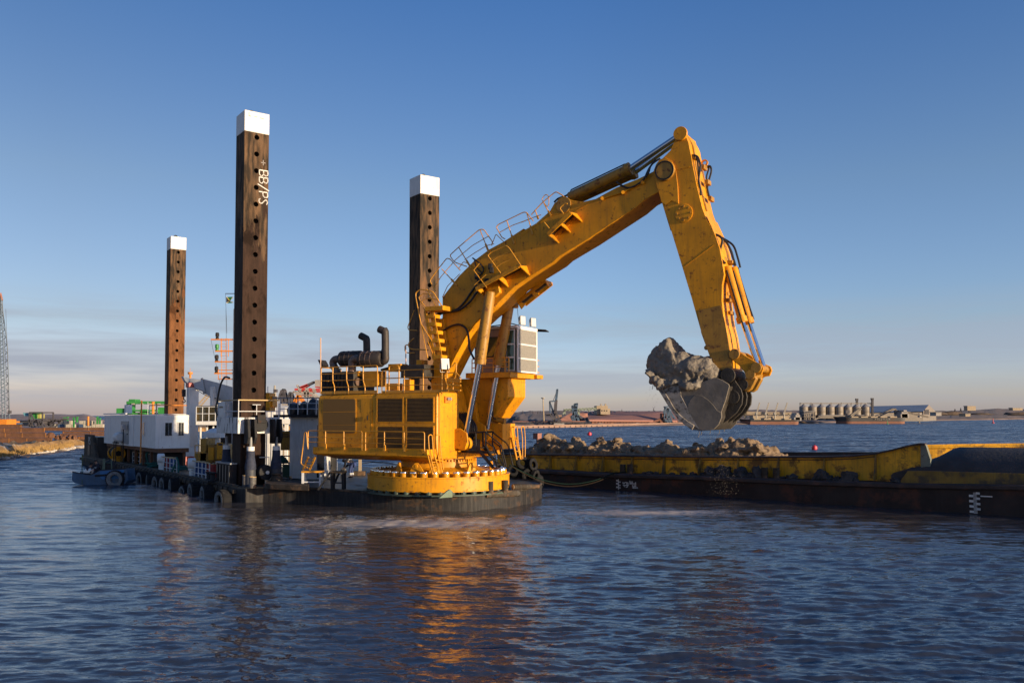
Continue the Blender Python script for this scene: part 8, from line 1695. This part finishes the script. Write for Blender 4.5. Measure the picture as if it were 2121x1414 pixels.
truss(tl2([((590, 135), (590, 420)), ((850, 135), (850, 430)), ((590, 135), (855, 135)), ((560, 290), (860, 290)), ((590, 300), (660, 410)), ((660, 300), (590, 410)), ((830, 300), (720, 420)), ((610, 150), (680, 280)), ((720, 280), (800, 340)), ((700, 340), (840, 420))]), 300, 7, .45, t, 'frame', m_dcr); bbox(*ks(620, 145), *ks(720, 260), 302, 4).build('green_bin', m_green, t); bbox(*ks(730, 160), *ks(800, 250), 303, 3).build('yellow_bin', mat('faded_yellow', (.35, .32, .10), .7), t); bbox(*ks(600, 290), *ks(840, 330), 301, 5).build('feeder', m_dcr, t); MB().loft([[atY(*ks(x, y), Y_) for x, y in ((455, 140), (590, 140), (590, 215), (490, 205))] for Y_ in (301, 305)]).build('blue_chute', mat('teal_paint', (.10, .28, .34), .6, var=.2, vs=.4), t)
truss(tl2([((850, 270), (1120, 280)), ((850, 300), (1060, 310)), ((1060, 310), (1260, 260)), ((870, 310), (960, 430)), ((1110, 290), (980, 430)), ((1020, 300), (1090, 360))]), 304, 4, .45, t, 'conveyor_arm', m_dcr)
for i, (a, y0, y1, lb) in enumerate(((1278, 235, 300, 'shortest green column above the yard containers'), (1340, 225, 300, 'second green column above the yard containers'), (1465, 235, 430, 'tall green column standing between the containers'), (1532, 225, 330, 'green column left of the yellow post'), (1937, 220, 365, 'green column near the cabin end'), (1985, 250, 365, 'right green column beside the cabin end'))):
    (x_, ya), (_, yb) = ks(a, y0), ks(a, y1); t = bgt('green_column', lb, 'column', x_, yb, 326, 'green machinery columns in the yard'); bbox(x_ - 1.5, ya, x_ + 1.5, yb, 326, .6).build('column', m_green, t); bbox(x_ - 2.0, ya - .5, x_ + 2.0, ya + .4, 325.8, 1).build('cap', m_green, t)
(x_, ya), (_, yb) = ks(1762, 215), ks(1762, 400); t = bgt('yellow_post', 'bright yellow post among the yard containers', 'post', x_, yb, 320); MB().cyl(atY(x_, yb, 320), atY(x_, ya, 320), .33, 10).build('post', m_org, t); MB().lathe([(0, .1), (.4, 0), (.4, -.2)], atY(x_, ya, 320), 10).build('cap', m_org, t)
t = bgt('yard_machine', 'orange and black machine parked by the crane foot', 'machine', 27, 878, 300); bbox(*ks(218, 310), *ks(310, 375), 300, 3).build('frame', m_org, t); bbox(*ks(245, 330), *ks(285, 375), 299.9, .5).build('opening', m_dcr, t); bbox(*ks(310, 340), *ks(390, 370), 300, 3).build('trailer', m_contb, t)
t = bgt('yard_hut', 'long grey corrugated hut left of the hopper tower', 'hut', 50, 880, 310); bbox(*ks(400, 300), *ks(570, 400), 310, 4).build('wall', m_silo, t); bbox(*ks(395, 290), *ks(575, 303), 309.8, 4.5).build('roof', m_sroof, t)
# lattice boom crane at the left edge
t = bgt('lattice_crane', 'tall blue lattice boom crane at the left edge of the picture', 'crane', 6, 880, 260)
cw_ = lambda y: 7.5 if y > 720 else 7.5 * max(.25, (y - 612) / 108) ** .8
L_ = []; ys_ = list(range(618, 876, 8))
m_lat = mat('lattice_blue', (.09, .13, .18), .6, var=.2, vs=.5)
b = MB(); tip = atY(0.5, 612, 260)
def cpt(y, sx, k): c_ = 8.5 - (876 - y) * .030; return atY(c_ + sx * cw_(y), y, 260) + V((0, k * cw_(y) / FPX * 260, 0))
for sx in (-1, 1):
    for k in (-1, 1): b.tube([cpt(y, sx, k) for y in ys_], .14, 5)
for i, (y0, y1) in enumerate(zip(ys_, ys_[1:])):
    for k in (-1, 1): b.beam(cpt(y0, -1 if i % 2 else 1, k), cpt(y1, 1 if i % 2 else -1, k), .10, .10); b.beam(cpt(y0, -1, k), cpt(y0, 1, k), .08, .08)
    for sx in (-1, 1): b.beam(cpt(y0, sx, -1 if i % 2 else 1), cpt(y1, sx, 1 if i % 2 else -1), .08, .08)
b.build('lattice_boom', m_lat, t, smooth=False); b = MB(); b.tube([cpt(620, 0, 0), atY(1, 608, 260), atY(4, 622, 260)], .35, 8); b.build('boom_head', m_wallr, t)
b = MB(); b.cyl(atY(4, 622, 260), atY(18, 850, 260), .05, 5); b.cyl(atY(12, 640, 260), atY(19.5, 850, 260), .05, 5); b.build('hoist_rope', m_dcr, t); bbox(16, 850, 21, 856, 260, .8).build('hook_block', m_dcr, t); bbox(-30, 868, 14, 880, 258, 5).build('crane_body', m_org, t)
# green port machinery behind the cabins
t = bgt('green_gantry', 'bright green port gantry machinery behind the cabin roof', 'gantry', 305, 856, 180)
def kg(x, y): return (x / 5.05, 780 + y / 5.05)
for i, (a, b_, c_, d_) in enumerate(((1320, 255, 1720, 285), (1320, 285, 1365, 385), (1365, 345, 1650, 362), (1215, 330, 1290, 385), (1650, 320, 1720, 390), (1460, 340, 1520, 390), (1250, 375, 1720, 395), (1345, 235, 1415, 262))): bbox(*kg(a, b_), *kg(c_, d_), 180 + i * .4, 2.5).build('green_girder' if i in (0, 2, 6) else 'green_housing', m_green, t, bev=.05)
for k in range(4): bbox(*kg(1375 + k * 90, 278), *kg(1400 + k * 90, 292), 179.6, .5).build('white_fitting', m_bgw, t)
t = bgt('yellow_vent_post', 'tall yellow post rising before the green gantry', 'post', 317, 856, 150); MB().cyl(atY(317, 858, 150), atY(317, 832, 150), .22, 8).build('post', m_org, t); MB().lathe([(0, .1), (.3, 0), (.3, -.1)], atY(317, 832, 150), 8).build('cap', m_org, t)
# cranes far behind the deck house
t = bgt('container_crane', 'red and white striped container crane with white machine house, far behind the deck house', 'crane', 650, 826, 420)
ku = lambda x, y: (540 + x / 10.88, 770 + y / 10.88)
def tu(pts): return [(*ku(*a), *ku(*b)) for a, b in pts]
bbox(*ku(1220, 180), *ku(1420, 330), 420, 9).build('machine_house', m_bgw, t); bbox(*ku(1220, 330), *ku(1420, 350), 419.5, 10).build('house_floor', m_bred, t)
for k in range(7): bbox(*ku(760 + k * 80, 370), *ku(840 + k * 80, 415), 420, 6).build('striped_girder', m_bred if k % 2 == 0 else m_bgw, t)
for k in range(6): bbox(*ku(830 + k * 85, 425), *ku(915 + k * 85, 458), 421, 6).build('striped_girder', m_bgw if k % 2 == 0 else m_bred, t)
for k in range(4): bbox(*ku(930 + k * 75, 515), *ku(1005 + k * 75, 548), 421, 6).build('striped_girder', m_bred if k % 2 == 0 else m_bgw, t)
truss(tu([((890, 350), (1060, 285)), ((900, 370), (1060, 300))]), 421, 3, .9, t, 'striped_stay', m_bred); truss(tu([((1060, 290), (1200, 225))]), 421, 3, .9, t, 'stay', m_dcr); truss(tu([((1000, 370), (1000, 560)), ((1070, 370), (1070, 560)), ((840, 340), (900, 460)), ((740, 440), (740, 465)), ((740, 465), (1150, 470)), ((800, 500), (1200, 500)), ((930, 550), (1300, 560)), ((1130, 560), (1130, 700)), ((1180, 560), (1180, 720))]), 421, 5, .8, t, 'white_frame', m_bgw); bbox(*ku(800, 290), *ku(825, 340), 421, 3).build('cabin', m_bgw, t)
for i, (lb, L1, m) in enumerate((('dark harbour crane with bent jib left of the striped crane', [((480, 420), (440, 520)), ((500, 400), (470, 680)), ((500, 400), (580, 690)), ((510, 430), (540, 600)), ((440, 510), (500, 510)), ((440, 520), (420, 640))], m_dcr), ('second smaller dark harbour crane nearer the striped crane', [((660, 470), (640, 570)), ((665, 470), (720, 680)), ((670, 480), (660, 600)), ((640, 490), (680, 490)), ((660, 560), (640, 690))], m_dcr), ('small yellow harbour crane right behind the covered bundles', [((840, 530), (780, 680)), ((840, 530), (940, 670)), ((820, 590), (860, 590)), ((800, 590), (760, 680))], m_org))):
    t = bgt('harbour_crane', lb, 'crane', [590, 600, 617][i], 834, 500, 'far harbour cranes behind the deck house'); truss(tu(L1), 500, 4, 1.5, t, 'frame', m)
    if i < 2: bbox(*ku([470, 640][i], 650), *ku([600, 730][i], 760), 500, 6).build('cabin', m_dcr if i else m_bgw, t)
t = bgt('lattice_tower', 'slim pale lattice tower right of the yellow lockers', 'tower', 569, 830, 300); MB().cyl(atY(569, 836, 300), atY(569, 798, 300), .8, 8, .3).build('mast', m_pale, t); MB().bb(atY(566, 812, 299), atY(572, 806, 299) + V((0, 2, 0))).build('platform', m_dcr, t)
t = bgt('lattice_jib', 'tan lattice jib resting behind the white deck crane', 'jib', 420, 845, 95); b = MB()
for k in (0, .8): b.beam(atY(405, 843, 95 + k), atY(433, 812, 95 + k), .12, .12); b.beam(atY(412, 845, 95 + k), atY(439, 814, 95 + k), .12, .12)
for k in range(7): f = k / 7; b.beam(atY(405 + 28 * f, 843 - 31 * f, 95), atY(412 + 27 * (f + .1), 845 - 31 * (f + .1), 95), .07, .07)
b.build('lattice', m_tan, t); MB().bb(atY(433, 815, 94.8), atY(440, 809, 94.8) + V((0, 1.4, 0))).build('jib_head', m_org, t)
